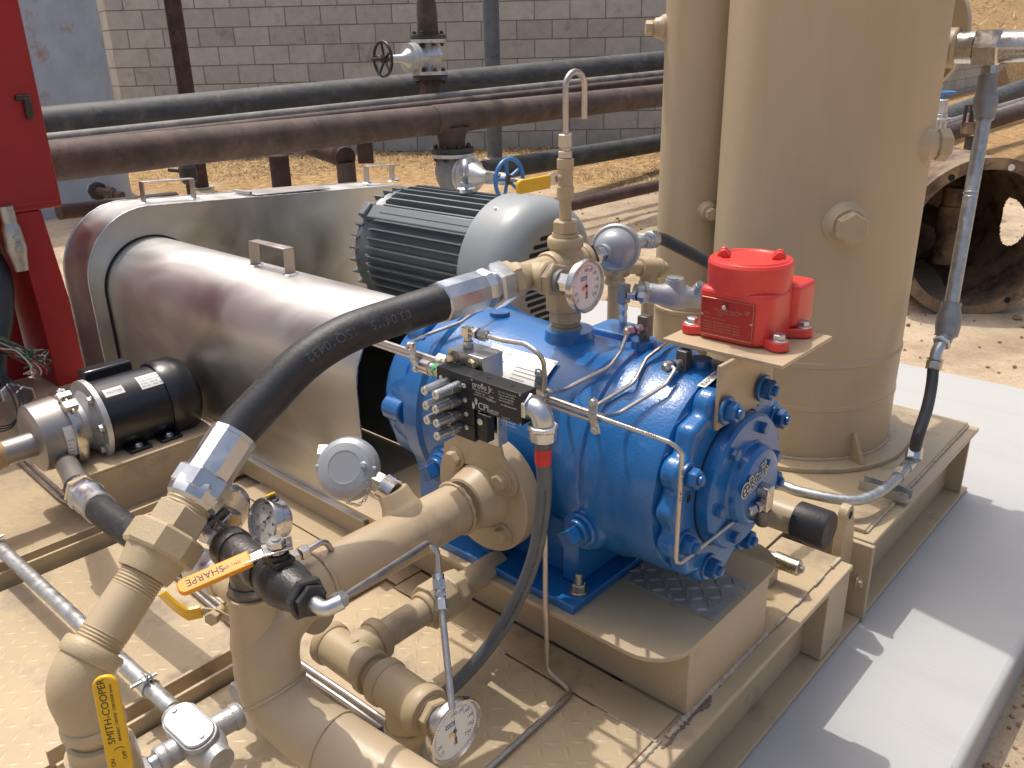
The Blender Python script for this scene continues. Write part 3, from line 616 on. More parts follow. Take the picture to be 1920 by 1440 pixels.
# nameplate wrapped on the shell
def wrapX(x0, a0, R):
    """(u, v, w) -> shell point: u along +X, v up the shell towards the crown"""
    def f(u, v, w): g = a0-v/R; return V(x0+u, YC+(R+w)*math.cos(g), ZC+(R+w)*math.sin(g))
    return f
nx0 = ony(940, 650, YC-0.10).x
wr = wrapX(-1.012, math.radians(152), 0.1765)
def curved_patch(wr, w, h, mt, name, par, th=0.0008, n=10):
    vs = []; fs = []
    for k in range(n+1):
        for u in (0, w): vs.append(wr(u, h*k/n, 0.0005)); vs.append(wr(u, h*k/n, th))
    for k in range(n):
        a = 4*k; fs += [(a+1, a+3, a+7, a+5), (a, a+4, a+6, a+2), (a, a+1, a+5, a+4), (a+2, a+6, a+7, a+3)]
    fs += [(0, 2, 3, 1), (4*n, 4*n+1, 4*n+3, 4*n+2)]
    return MB().add(vs, fs).build(name, mt, par, smooth=40)
npl = curved_patch(wr, 0.150, 0.104, M['plate'], 'nameplate', cp_)
def wtext(s, size, u, v, mt, par, sx=1.0, wr=wr): text(s, size, None, X_, Z_, mt, par, wrap=lambda x, y, z: wr(u+x, v+y, 0.0010+max(z, 0)), sx=sx)
wtext('Ro-Flo', 0.0125, 0.027, 0.087, M['inkgrey'], npl)
b = MB(); b.torus(wr(0.019, 0.0905, 0.0012), (wr(0.019, 0.0905, 1)-wr(0.019, 0.0905, 0)), 0.0035, 0.0011, 16, 5); b.build('emblem', M['inkgrey'], npl)
for r_ in range(9):
    wtext('MODEL NO. 000 SERIAL', 0.0045, 0.006, 0.072-0.0075*r_, M['inkgrey'], npl, sx=0.9) if r_ in (0, 3) else None
b = MB()
for r_ in range(9):
    for u in (0.006, 0.078):
        L_ = random.uniform(0.030, 0.052); p = [wr(u, 0.070-0.0075*r_, 0.0011), wr(u+L_, 0.070-0.0075*r_, 0.0011), wr(u+L_, 0.0722-0.0075*r_, 0.0011), wr(u, 0.0722-0.0075*r_, 0.0011)]
        b.add(p, [(0, 1, 2, 3)])
b.build('fine_print', mat('faint_print', (0.28, 0.27, 0.25), 0.5, var=0.3, vs=900), npl)
for u, v in ((0.004, 0.100), (0.146, 0.100), (0.004, 0.004), (0.146, 0.004)): inst('screw', H['screw'], npl, wr(u, v, 0.0008), wr(u, v, 1)-wr(u, v, 0), sc=0.0024)
sp0 = ony(1322, 728, 1.0); _v = ray(1322, 728); _A = _v.y**2+_v.z**2; _B = 2*(-YC*_v.y+(CAMH-ZC)*_v.z); _q = _B*_B-4*_A*(YC*YC+(CAMH-ZC)**2-0.180**2); sp0 = CAMP+_v*((-_B-math.sqrt(max(0, _q)))/(2*_A))
_a0 = math.atan2(sp0.z-ZC, sp0.y-YC)
def wr2(u, v, w): g = _a0-u/0.180; return V(sp0.x-v, YC+(0.1805+w)*math.cos(g), ZC+(0.1805+w)*math.sin(g))
stk = curved_patch(wr2, 0.070, 0.014, M['paper'], 'sticker', cp_, n=3); text('Not for D', 0.0125, None, X_, Z_, M['ink'], stk, wrap=lambda x, y, z: wr2(0.004+x, 0.0022+y, 0.0012+max(z, 0)))
# embossed letters on the end flange and the decal on the cover
text('x p', 0.026, AX(-0.5876)+Y_*0.055+Z_*0.118, (Y_*0.86-Z_*0.5).normalized(), (Z_*0.86+Y_*0.5).normalized(), M['blue_d'], cp_, name='cast_letters', ext=0.0012)
dx = AX(-0.5338); ud = (Y_*0.97+Z_*0.24).normalized(); vd = (Z_*0.97-Y_*0.24).normalized(); dc = onx(1398, 920, dx.x)-ud*0.010-vd*0.006
b = MB(); b.prism(rrect(-0.004, 0.094, -0.016, 0.022, [0.006]*4, 3), dc+X_*0.0002, ud, vd, X_*0.0003)
decal = text('Ro-Flo', 0.027, dc+X_*0.0004+ud*0.022, ud, vd, M['inkwhite'], cov, name='decal', sx=0.92, ext=0.0002, off=0.0022)
text('Ro-Flo', 0.0257, dc+X_*0.0009+ud*0.0225+vd*0.0004, ud, vd, M['ink'], decal, sx=0.92)
text('Compressors', 0.0105, dc+X_*0.0004+ud*0.020-vd*0.010, ud, vd, M['inkwhite'], decal)
b = MB(); b.lathe(dc+X_*0.0002+ud*0.010+vd*0.006, X_, [(0, 0.0135), (0.0006, 0.0135)], 22); e1 = b.build('emblem', M['inkwhite'], cov)
b = MB(); b.lathe(dc+X_*0.0008+ud*0.010+vd*0.006, X_, [(0, 0.0115), (0.0004, 0.0115)], 22); e2 = b.build('emblem_ring', M['ink'], e1)
b = MB()
for k in range(4):
    g = math.radians(45+90*k+10); b.lathe(dc+X_*0.0012+ud*(0.010+0.006*math.cos(g))+vd*(0.006+0.006*math.sin(g)), X_, [(0, 0.003), (0.0003, 0.003)], 10)
b.build('emblem_dots', M['inkwhite'], e1)

# ================================================================== belt guard
XG = -2.53; GD = 0.172
gd = thing('belt_guard', 'brushed aluminium belt guard with arched shaft cover beside the motor', 'guard', (-2.2, 1.1, 0.27))
def guard_outline(ex=0.0):
    cy, cz, R = 1.145, 0.615, 0.205+ex; P = [(cy-R, 0.27)]
    for k in range(25): g = math.pi-(math.pi-math.radians(87))*k/24; P.append((cy+R*math.cos(g), cz+R*math.sin(g)))
    P += [(2.10, 0.762+ex)]
    for k in range(1, 13): g = math.radians(87-90*k/12); P.append((2.10+(0.16+ex)*math.cos(g), 0.602+(0.16+ex)*math.sin(g)))
    P += [(2.26+ex, 0.27)]; return P
b = MB(); b.prism(list(reversed(guard_outline())), V(XG, 0, 0), Y_, Z_, -X_*GD); b.build('casing', M['alu'], gd)
b = MB(); P = guard_outline(0.0005); pts = [V(XG, y, z) for y, z in P]; n = 0; q = []
for i in range(len(pts)-1):
    L_ = (pts[i+1]-pts[i]).length; m_ = max(1, int(L_/0.009))
    for k in range(m_): q.append(pts[i].lerp(pts[i+1], k/m_))
b.tube(q, 0.003, 6, rad=[0.0026*(0.7+0.6*random.random()) for _ in q]); b.build('weld_bead', M['zinc'], gd, smooth=60)
b = MB(); b.tube([p-X_*GD for p in q], 0.003, 6, rad=[0.0026*(0.7+0.6*random.random()) for _ in q]); b.build('weld_bead', M['zinc'], gd, smooth=60)
# arched cover: half cylinder on straight sides, open at the compressor end
def arch(R, x0, x1, th=0.0025, n=28):
    prof = []
    ang = [math.pi-math.pi*k/n for k in range(n+1)]
    o_ = [(YC-R, 0.272)]+[(YC+R*math.cos(g), ZC+R*math.sin(g)) for g in ang]+[(YC+R, 0.272)]
    r2_ = R-th; i_ = [(YC-r2_, 0.272)]+[(YC+r2_*math.cos(g), ZC+r2_*math.sin(g)) for g in ang]+[(YC+r2_, 0.272)]
    vs = [V(x, y, z) for x in (x0, x1) for y, z in o_]+[V(x, y, z) for x in (x0, x1) for y, z in i_]; N_ = len(o_); fs = []
    for k in range(N_-1):
        fs += [(k, k+1, N_+k+1, N_+k), (2*N_+k+1, 2*N_+k, 3*N_+k, 3*N_+k+1), (k+1, k, 2*N_+k, 2*N_+k+1), (N_+k, N_+k+1, 3*N_+k+1, 3*N_+k)]
    fs += [(0, N_, 3*N_, 2*N_), (N_-1, 3*N_-1, 4*N_-1, 2*N_-1)]
    return MB().add(vs, fs)
b = arch(0.150, XG+0.0005, -1.352); b.build('shaft_cover', M['alu'], gd, smooth=50)
b = MB(); q = []
for k in range(60):
    g = math.pi-math.pi*k/59; q.append(V(-1.352, YC+0.149*math.cos(g), ZC+0.149*math.sin(g)))
q = [V(-1.352, YC-0.149, 0.272+0.31*k/24) for k in range(24)]+q
b.tube(q, 0.003, 6, rad=[0.0028*(0.6+0.8*random.random()) for _ in q]); b.build('weld_bead', M['zinc'], gd, smooth=60)
b = MB(); b.box2((XG, YC-0.165, 0.2685), (-1.352, YC-0.1505, 0.272)); b.build('foot_flange', M['alu'], gd)
# the seam between guard casing and cover
b = MB(); q = [V(XG+0.001, YC-0.1535, 0.29+0.29*k/10) for k in range(10)]+[V(XG+0.001, YC+0.1535*math.cos(math.pi-math.pi*k/30), ZC+0.1535*math.sin(math.pi*k/30)) for k in range(31)]
b.tube(q, 0.0028, 6); b.build('seam', M['hole'], gd)
# strap handles welded on
def handle(c, u, n, L, h, w=0.030):
    s = u.cross(n).normalized(); b = MB(); th = 0.004
    b.box(c-u*(L/2)+n*(h/2), (th, w, h), (u, s, n)); b.box(c+u*(L/2)+n*(h/2), (th, w, h), (u, s, n)); b.box(c+n*(h-th/2+0.002), (L+th, w, th), (u, s, n))
    o_ = b.build('handle', M['alu_h'], gd, bev=0.0015)
    for sg in (-1, 1):
        b = MB(); b.lathe(c+u*(sg*L/2)-n*0.002, n, [(0, 0.021), (0.004, 0.016), (0.006, 0.0)], 9, rot=0.3); b.build('weld_bead', M['zinc'], o_, smooth=60)
M['alu_h'] = mat('handle_aluminium', (0.52, 0.485, 0.46), 0.36, 1.0, var=0.1, vs=20, rv=0.08)
tilt = math.atan2(0.772-0.815, 2.0-1.2); ut = V(0, math.cos(tilt), math.sin(tilt)); nt_ = V(0, -math.sin(tilt), math.cos(tilt))
def ontop(px, py):
    for k in range(200):
        y = 1.0+k*0.006
        z = 0.8195-0.0513*(y-1.1557); p = proj(V(XG-GD/2, y, z))
        if p[0] >= px: return V(XG-GD/2, y, z)
handle(ontop(317, 380), ut, nt_, 0.165, 0.062); handle(ontop(710, 345), ut, nt_, 0.125, 0.060)
hc = onx(503, 505, -1.90); g = math.radians(88); handle(V(-1.865, YC+0.15*math.cos(g), ZC+0.15*math.sin(g)), X_, Y_*math.cos(g)+Z_*math.sin(g), 0.155, 0.062)
b = MB(); hp = ontop(455, 362); b.cyl(hp-X_*0.05+nt_*0.006, hp+X_*0.05+nt_*0.006, 0.006, 12); b.build('hinge', M['alu_h'], gd)
b = MB(); b.box(hp+ut*0.16+nt_*0.0015, (GD*0.8, 0.30, 0.003), (X_, ut, nt_)); b.build('hatch', M['alu'], gd, bev=0.001)

# ================================================================== main motor
YM, ZM = 1.90, 0.600
mo = thing('electric_motor', 'large grey finned electric motor behind the compressor', 'motor', (-1.95, YM, DK))
b = MB(); b.lathe(V(0, YM, ZM), X_, [(-2.34, 0.03), (-2.34, 0.10), (-2.31, 0.15), (-2.285, 0.185), (-2.255, 0.196), (-2.24, 0.19), (-1.76, 0.19), (-1.74, 0.12)], 48); b.build('stator_frame', M['motor'], mo)
fin = MB(); th = 0.0048; fin.prism([(-0.245, -0.010), (0.245, -0.010), (0.245, 0.028), (-0.195, 0.028), (-0.228, 0.014)], V(0, -th/2, 0), X_, Z_, Y_*th); fin = fin.mesh('fin', M['motor'], smooth=0)
for k in range(44):
    a = 2*math.pi*(k+0.5)/44; n = Y_*math.cos(a)+Z_*math.sin(a); inst('fin', fin, mo, V(-1.98, YM, ZM)+n*0.190, n, up=X_)
b = MB()
for g in (45, 135, 225, 315):
    g = math.radians(g); n = Y_*math.cos(g)+Z_*math.sin(g); t_ = -Y_*math.sin(g)+Z_*math.cos(g)
    b.box(V(-1.985, YM, ZM)+n*0.198, (0.49, 0.055, 0.036), (X_, t_, n)); b.box(V(-2.25, YM, ZM)+n*0.200, (0.035, 0.052, 0.050), (X_, t_, n))
b.build('frame_lug', M['motor'], mo, bev=0.006)
ebf = MB(); ebf.box(V(0, 0, 0.0), (0.045, 0.006, 0.026)); ebf = ebf.mesh('end_bell_fin', M['motor'], smooth=0)
for k in range(30):
    a = 2*math.pi*k/30+0.06; n = Y_*math.cos(a)+Z_*math.sin(a); inst('end_bell_fin', ebf, mo, V(-2.275, YM, ZM)+n*0.186, n, up=X_)
b = MB(); b.lathe(V(0, YM, ZM), X_, [(-1.752, 0.224), (-1.752, 0.230), (-1.655, 0.231), (-1.625, 0.226), (-1.598, 0.212), (-1.578, 0.190), (-1.568, 0.168), (-1.566, 0.158), (-1.5665, 0.152), (-1.572, 0.149), (-1.572, 0.0)], 72); cw = b.build('fan_cowl', M['cowl'], mo, smooth=30)
for k in range(-6, 7):
    z = k*0.0205; w_ = math.sqrt(max(0, 0.138**2-z*z))
    if w_ < 0.03: continue
    for sg in (-1, 1):
        L_ = w_-0.012; b = MB()
        pl = [(-L_/2+0.006*math.sin(math.pi*j/6) - 0, 0) for j in range(0)]
        b.prism(rrect(-L_/2, L_/2, -0.0062, 0.0062, [0.006]*4, 4), V(-1.5722, YM+sg*(0.012+L_/2), ZM+z), Y_, Z_, X_*0.0008); b.build('louvre', M['hole'], cw)
for a in (118, 62): 
    g = math.radians(a); n = Y_*math.cos(g)+Z_*math.sin(g); inst('screw', H['bolt_zinc'], cw, V(-1.70, YM, ZM)+n*0.2305, n, sc=0.0055)
b = MB(); c = V(-1.93, YM, ZM+0.218); b.lathe(c, Z_, [(0, 0.030), (0.012, 0.030), (0.016, 0.022), (0.03, 0.018)], 20); b.torus(c+Z_*0.062, (X_*0.7+Y_*0.7), 0.030, 0.0105, 28, 12); b.build('lifting_eye', M['zinc'], mo)
b = MB()
for sg in (-1, 1): b.box2((-2.2, YM+sg*0.16-0.035, DK+0.001), (-1.78, YM+sg*0.16+0.035, 0.46))
b.build('feet', M['motor'], mo, bev=0.006)
inst('bolt', H['bolt_zinc'], mo, V(-2.255, YM-0.005, ZM+0.226), Z_, sc=0.008)

# ================================================================== separator vessel
VC, VR, VB = V(-0.910, 2.167, 0), 0.252, DK+0.0115
ve = thing('separator_vessel', 'tall tan painted pressure vessel standing on a round base ring', 'vessel', (VC.x, VC.y, VB))
b = MB(); b.lathe(VC, Z_, [(VB+0.013, VR), (0.36, VR), (0.362, VR+0.0015), (0.372, VR+0.0015), (0.375, VR), (0.475, VR+0.0005), (0.48, VR+0.003), (0.49, VR+0.003), (0.495, VR), (3.2, VR)], 96)
M['tan_v'] = mat('vessel_paint', (0.46, 0.358, 0.23), 0.40, var=0.05, vs=2.2, bump=0.06, bs=160, rv=0.06, streak=(4, 4, 0.7)); b.build('shell', M['tan_v'], ve, smooth=25)
b = MB(); b.lathe(VC, Z_, [(VB, VR+0.052), (VB+0.0125, VR+0.052), (VB+0.0126, VR-0.01)], 96); b.build('base_ring', M['tan'], ve, bev=0.0015)
b = MB(); q = [VC+V((VR+0.001)*math.cos(2*math.pi*k/240), (VR+0.001)*math.sin(2*math.pi*k/240), VB+0.014) for k in range(241)]; b.tube(q, 0.005, 6, rad=[0.0055*(0.75+0.5*random.random()) for _ in q]); b.build('weld_bead', M['tan'], ve, smooth=60)
def gusset(px, py):
    p = onz(px, py, VB+0.013); n = Vector((p.x-VC.x, p.y-VC.y, 0)).normalized(); t_ = Vector((-n.y, n.x, 0)); b = MB()
    b.prism([(VR-0.003, 0), (VR+0.047, 0), (VR+0.047, 0.004), (VR+0.006, 0.072), (VR-0.003, 0.072)], VC+Z_*(VB+0.0127)-t_*0.005, n, Z_, t_*0.010); b.build('gusset', M['tan'], ve, bev=0.001)
gusset(1630, 880)
# small side column in front-left of the vessel
cd = 2.30; cc = at(1296, 300, 2.36); cc.z = 0
def colr():
    a_, b_ = at(1237, 300, 2.42), at(1345, 300, 2.42); return 0.105
SC = V(0, 0, 0); rr_ = ray(1315, 300); tdir = Vector((rr_.x, rr_.y, 0)).normalized(); SC = tdir*2.52; SC.z = 0
sv = thing('side_column', 'narrow tan column standing close beside the large vessel', 'vessel', (SC.x, SC.y, DK))
b = MB(); b.lathe(SC, Z_, [(0.215, 0.115), (0.50, 0.115), (0.503, 0.119), (0.512, 0.119), (0.515, 0.1155), (3.2, 0.1155)], 56); b.build('shell', M['tan_v'], sv, smooth=25)
def boss(par, c, d, r, L, hexr, hexL, coll=True):
    d = d.normalized(); b = MB(); b.lathe(c-d*0.03, d, [(0, r*1.35), (0.03, r*1.3), (0.036, r*1.12), (0.042, r*1.02), (0.03+L, r), (0.034+L, r*0.96)], 32); o_ = b.build('boss', M['tan_v'], par)
    e = c+d*(L+0.003); b = MB(); b.cyl(e, e+d*0.006, r*0.80, 24); b.hexp(e+d*0.006, e+d*(0.006+hexL), hexr); b.build('hex_plug', M['tan_cast'], o_)
def surf(C, R, px, py):
    """first hit of the pixel ray with an upright cylinder"""
    v = ray(px, py); o_ = CAMP-C; A = v.x**2+v.y**2; B_ = 2*(o_.x*v.x+o_.y*v.y); D_ = o_.x**2+o_.y**2-R*R; s_ = (-B_-math.sqrt(max(0, B_*B_-4*A*D_)))/(2*A)
    p = CAMP+v*s_; n = Vector((p.x-C.x, p.y-C.y, 0)).normalized(); return p, n
p, n = surf(VC, VR, 1585, 420); boss(ve, p, n, 0.040, 0.028, 0.038, 0.030)
p, n = surf(SC, 0.1155, 1327, 396); boss(sv, p, n, 0.022, 0.028, 0.017, 0.022)
p, n = surf(SC, 0.1155, 1243, 52); boss(sv, p, (n*0.3-RH*0.9), 0.026, 0.018, 0.020, 0.02)
p, n = surf(VC, VR, 1742, 272); boss(ve, p-n*0.01, (n*0.2+RH*0.95), 0.036, 0.016, 0.037, 0.03)
# flanged manway behind the upper right edge
fd = (RH*0.75+FH*0.65).normalized(); fcn = VC+fd*(VR+0.10); fcn.z = 1.245
b = MB(); b.cyl(fcn-fd*0.13, fcn, 0.10, 40); b.lathe(fcn, fd, [(0, 0.165), (0.022, 0.165)], 56); mw = b.build('nozzle_flange', M['tan_v'], ve, bev=0.002)
for k in range(8):
    g = 2*math.pi*k/8+0.2; a_, b2_, _ = frame(fd); c = fcn+a_*(0.137*math.cos(g))+b2_*(0.137*math.sin(g)); b = MB(); b.cyl(c-fd*0.0006, c+fd*0.0226, 0.010, 14); b.build('bolt_hole', M['skirt'], mw)
# ================================================================== pipe fittings vocabulary
def pipe(b, p, q, r, n=28): return b.cyl(p, q, r, n)
def threads(b, p, d, L, r, n=6):
    d = d.normalized(); pr = []
    for k in range(n): pr += [(L*k/n, r*0.955), (L*(k+0.5)/n, r*1.01)]
    return b.lathe(p, d, pr+[(L, r*0.955)], 28)
def collar(b, c, d, r, L, n=32): return b.lathe(c-d.normalized()*(L/2), d, [(0, r*0.93), (L*0.18, r), (L*0.82, r), (L, r*0.93)], n)
def dial(c, d, R, depth, par, kind, up=Z_, face=None, roll=0.0):
    """round dial gauge; c = centre of the front glass, d = outward normal"""
    a, s, d = frame(d, up); s = d.cross(a)*-1; right = a.cross(d)
    right = -right if False else right
    b = MB(); b.lathe(c-d*depth, d, [(0, R*0.62), (0.001, R*0.80), (depth*0.25, R*0.93), (depth*0.55, R*0.93), (depth*0.62, R), (depth-0.002, R), (depth, R*0.97), (depth+0.0005, R*0.92), (depth-0.005, R*0.885), (depth-0.006, R*0.88), (depth-0.006, 0.0)], 56); case = b.build('case', M['steel'], par, smooth=30)
    f = c-d*0.0055; b = MB(); b.lathe(f, d, [(0, R*0.875), (0.0006, R*0.875)], 56); dl = b.build('dial', M[kind], par)
    f = f+d*0.0007; hx = a.cross(d)*-1.0                                # reader's right
    hx = d.cross(a)*-1.0
    hx = a.cross(d)
    def P(r_, g): return f+hx*(r_*math.sin(g))+a*(r_*math.cos(g))
    b = MB()
    for k in range(51):
        g = math.radians(-135+270*k/50)+roll; L_ = 0.09 if k % 5 == 0 else 0.05; w_ = 0.010*R; t_ = (P(1, g+0.01)-P(1, g-0.01)).normalized()
        p0, p1 = P(R*0.78, g), P(R*(0.78-L_), g); b.add([p0-t_*w_, p0+t_*w_, p1+t_*w_, p1-t_*w_], [(0, 1, 2, 3)])
    b.build('scale', M['ink'], dl)
    if face: face(f+d*0.0001, hx, a, R, dl)
    b = MB(); g = face.needle if face else 0.6; p0, p1, p2 = P(R*0.66, g), P(-R*0.22, g), P(-R*0.46, g); t_ = (P(1, g+0.01)-P(1, g-0.01)).normalized(); e = d*0.0014
    b.add([p0+e, p1-t_*R*0.018+e, p1+t_*R*0.018+e], [(0, 1, 2)]); b.add([p1-t_*R*0.04+e, p1+t_*R*0.04+e, p2+t_*R*0.04+e, p2-t_*R*0.04+e], [(0, 1, 2, 3)]); b.lathe(f, d, [(0, R*0.07), (0.002, R*0.05)], 14); b.build('needle', M['ink'], dl, smooth=0)
    b = MB(); b.lathe(c-d*0.0012, d, [(0, R*0.90), (0.0010, R*0.90)], 48); b.build('lens', M['glass'], case)
    return case
class thermo_face:
    needle = math.radians(-2)
    def __call__(s, f, hx, a, R, dl):
        for g, t in ((-135, '0'), (-108, '20'), (-4, '100'), (22, '120'), (48, '140'), (76, '160'), (104, '180'), (130, '200')):
            g = math.radians(g); text(t, R*0.17, f+hx*(R*0.60*math.sin(g))+a*(R*0.60*math.cos(g))-hx*R*0.1-a*R*0.06, hx, a, M['ink'], dl, ext=0.00005)
        b = MB(); o_ = f-hx*R*0.34+a*R*0.22; b.add([o_, o_+hx*R*0.36, o_+hx*R*0.36+a*R*0.16, o_+a*R*0.16], [(0, 1, 2, 3)]); lg = b.build('logo', M['inkblue'], dl, smooth=0)
        text('WIKA', R*0.16, o_+hx*R*0.02+a*R*0.02+hx.cross(a)*0.0002, hx, a, M['white'], lg, ext=0.00003)
        text('F', R*0.14, f-a*R*0.52-hx*R*0.05, hx, a, M['ink'], dl, ext=0.00005)
        b = MB(); b.lathe(f-hx*R*0.16-a*R*0.05, hx.cross(a), [(0, R*0.085), (0.0004, R*0.085)], 14); b.build('screw', M['brass'], dl)
class press_face:
    needle = math.radians(-138)
    def __call__(s, f, hx, a, R, dl):
        for k, t in enumerate(('0', '20', '40', '60', '80', '100')):
            g = math.radians(-135+54*k); text(t, R*0.17, f+hx*(R*0.55*math.sin(g))+a*(R*0.55*math.cos(g))-hx*R*0.08-a*R*0.06, hx, a, M['ink'], dl, ext=0.00005)
        text('psi', R*0.16, f-a*R*0.40-hx*R*0.12, hx, a, M['ink'], dl, ext=0.00005)

# ================================================================== discharge manifold on the compressor crown
P0 = ony(1060, 496, YC); XT = P0.x; ZT = P0.z; mY = -Y_
mn = thing('pipe_manifold', 'tan malleable iron cross and tee standing on the compressor top', 'pipe fitting', (XT, YC, 0.766))
b = MB(); c0 = V(XT, YC, 0); b.cyl(c0+Z_*0.764, c0+Z_*0.785, 0.0235, 28); b.lathe(c0, Z_, [(0.776, 0.026), (0.780, 0.030), (0.796, 0.030), (0.800, 0.028)], 8, rot=0.2); b.lathe(c0, Z_, [(0.800, 0.034), (0.803, 0.0365), (0.832, 0.0365), (0.836, 0.033)], 8, rot=0.25); b.cyl(c0+Z_*0.836, c0+Z_*0.866, 0.0255, 28)
b.build('union', M['tan_cast'], mn, smooth=28)
b = MB(); b.lathe(c0, Z_, [(0.756, 0.029), (0.766, 0.031), (0.771, 0.028)], 20); b.build('sealant', M['gauze'], mn)
b = MB(); b.cyl(c0+Z_*(ZT-0.036), c0+Z_*(ZT+0.040), 0.0275, 32); collar(b, c0+Z_*(ZT+0.040), Z_, 0.0315, 0.018); b.cyl(P0-Y_*0.040, P0+Y_*0.046, 0.0265, 32); collar(b, P0+Y_*0.046, Y_, 0.030, 0.014); collar(b, P0-Y_*0.042, Y_, 0.0305, 0.016)
b.build('cross', M['tan_cast'], mn, smooth=45)
b = MB(); T = P0-Y_*0.092; b.cyl(T-Y_*0.040, T+Y_*0.042, 0.0245, 32); collar(b, T-Y_*0.038, Y_, 0.0285, 0.016); b.cyl(T, T+X_*0.036, 0.024, 32); collar(b, T+X_*0.036, X_, 0.028, 0.016); b.build('tee', M['tan_cast'], mn, smooth=45)
b = MB(); b.hexp(P0-Y_*0.137, P0-Y_*0.156, 0.034, rot=0.3); b.cyl(P0-Y_*0.130, P0-Y_*0.138, 0.024, 24); b.build('hex_bushing', M['tan_cast'], mn)
b = MB(); b.hexp(T+X_*0.044, T+X_*0.058, 0.030, rot=0.2); b.build('hex_bushing', M['tan_cast'], mn)
b = MB(); b.cyl(c0+Z_*(ZT+0.049), c0+Z_*(ZT+0.056), 0.023, 24); b.hexp(c0+Z_*(ZT+0.055), c0+Z_*(ZT+0.078), 0.0225); b.build('hex_bushing', M['tan_cast'], mn)
b = MB(); b.cyl(c0+Z_*(ZT+0.078), c0+Z_*(ZT+0.114), 0.0105, 24); b.build('nipple', M['tan_cast'], mn)
b = MB(); b.hexp(P0+Y_*0.053, P0+Y_*0.064, 0.0285, rot=0.5); b.build('black_bushing', M['iron'], mn)
# vent valve and bent tube on top
vv = thing('vent_valve', 'small tan ball valve with yellow lever and hooked steel vent tube', 'valve', c0+Z_*(ZT+0.110))
zb = ZT+0.112
b = MB(); b.lathe(c0, Z_, [(zb, 0.011), (zb, 0.0145), (zb+0.022, 0.0145), (zb+0.024, 0.0125), (zb+0.036, 0.0135), (zb+0.040, 0.0125), (zb+0.052, 0.0125), (zb+0.053, 0.0145), (zb+0.068, 0.0145), (zb+0.069, 0.011)], 24); b.cyl(c0+Z_*(zb+0.038), c0+Z_*(zb+0.038)-Y_*0.026, 0.006, 16); b.build('body', M['tan_cast'], vv)
b = MB(); b.hexp(c0+Z_*(zb+0.069), c0+Z_*(zb+0.081), 0.0125); b.cyl(c0+Z_*(zb+0.081), c0+Z_*(zb+0.086), 0.0085, 16); b.hexp(c0+Z_*(zb+0.086), c0+Z_*(zb+0.108), 0.0125); b.build('compression_fitting', M['tube'], vv)
tz = ZT+0.112+0.108; pts = [c0+Z_*tz]
zt_top = ony(1054, 165, YC).z; e2 = along(c0+Z_*zt_top, Y_, 1096)
R_ = e2/2; pts += [c0+Z_*zt_top]
for k in range(1, 13): g = math.pi-math.pi*k/12; pts.append(c0+Z_*(zt_top+R_*math.sin(g)*0.95)+Y_*(R_+R_*math.cos(g)))
pts.append(c0+Y_*e2+Z_*ony(1096, 223, YC+e2).z); b = MB(); b.tube(pts, 0.0052, 14); b.build('vent_tube', M['tube'], vv)
b = MB(); h0 = c0+Z_*(zb+0.038)-Y_*0.024; b.box(h0-Y_*0.008+Z_*0.001, (0.004, 0.022, 0.019)); b.build('lever_tab', M['zinc'], vv, bev=0.001)
b = MB(); b.prism(rrect(-0.080, 0.0, -0.013, 0.009, [0.003, 0.003, 0.007, 0.008], 5), h0-Y_*0.018-X_*0.004, Y_, (Z_*0.99+Y_*0.10).normalized(), X_*0.008); b.build('lever', M['yellow'], vv, bev=0.002, seg=3)

# upper thermometer
def thermometer(c, d, R, par_label, stem0, name='dial_thermometer'):
    t = thing(name, par_label, 'gauge', c-d*0.04); dial(c, d, R, 0.020, t, 'white', face=thermo_face()); b = MB()
    b.hexp(stem0, c-d*0.022, 0.0165, rot=0.4); b.build('hex_stem', M['steel'], t); b = MB(); b.cyl(stem0-d*0.004, stem0+d*0.008, 0.0185, 24); b.build('seal_ring', M['gauze'], t); return t
gt = along(T, X_, 1098); thermometer(T+X_*(gt+0.006), X_, 0.0435, 'round white dial thermometer beside the yellow vent lever, above the compressor', T+X_*0.060)

# thermocouple head, seen from behind
def chain(pts, par, r=0.0028):
    me = MB(); me.torus(V(0, 0, 0), Z_, r, r*0.28, 10, 5); me = me.mesh('chain_link', M['tube']); P = [Vector(p) for p in pts]; L_ = [0]
    for i in range(1, len(P)): L_.append(L_[-1]+(P[i]-P[i-1]).length)
    s_ = 0; k = 0
    while s_ < L_[-1]:
        i = max(j for j in range(len(L_)-1) if L_[j] <= s_); u = (s_-L_[i])/max(1e-6, L_[i+1]-L_[i]); p = P[i].lerp(P[i+1], u); d = (P[i+1]-P[i]).normalized()
        a, b_, _ = frame(d); inst('chain_link', me, par, p, a if k % 2 else b_); s_ += r*1.75; k += 1
th = thing('sensor_head', 'silver domed sensor head with hanging chain right of the manifold cross', 'sensor', P0+Y_*0.12)
b = MB(); b.hexp(P0+Y_*0.0645, P0+Y_*0.090, 0.0185, rot=0.2); b.hexp(P0+Y_*0.090, P0+Y_*0.112, 0.0150, rot=0.5); b.build('hex_union', M['steel'], th)
hc = P0+Y_*0.145; hd = (FH*0.93-Z_*0.1+RH*0.25).normalized()
b = MB(); b.lathe(hc-hd*0.030, hd, [(0, 0), (0.001, 0.014), (0.006, 0.026), (0.016, 0.035), (0.032, 0.0385), (0.044, 0.039)], 40); b.cyl(hc-Y_*0.040+hd*0.004, hc, 0.0165, 24); b.cyl(hc+hd*0.002, hc+Y_*0.052+hd*0.002, 0.0175, 24); b.box(hc-Y_*0.024-X_*0.006-Z_*0.002, (0.014, 0.03, 0.026)); b.build('housing', M['alu_head'], th, smooth=45)
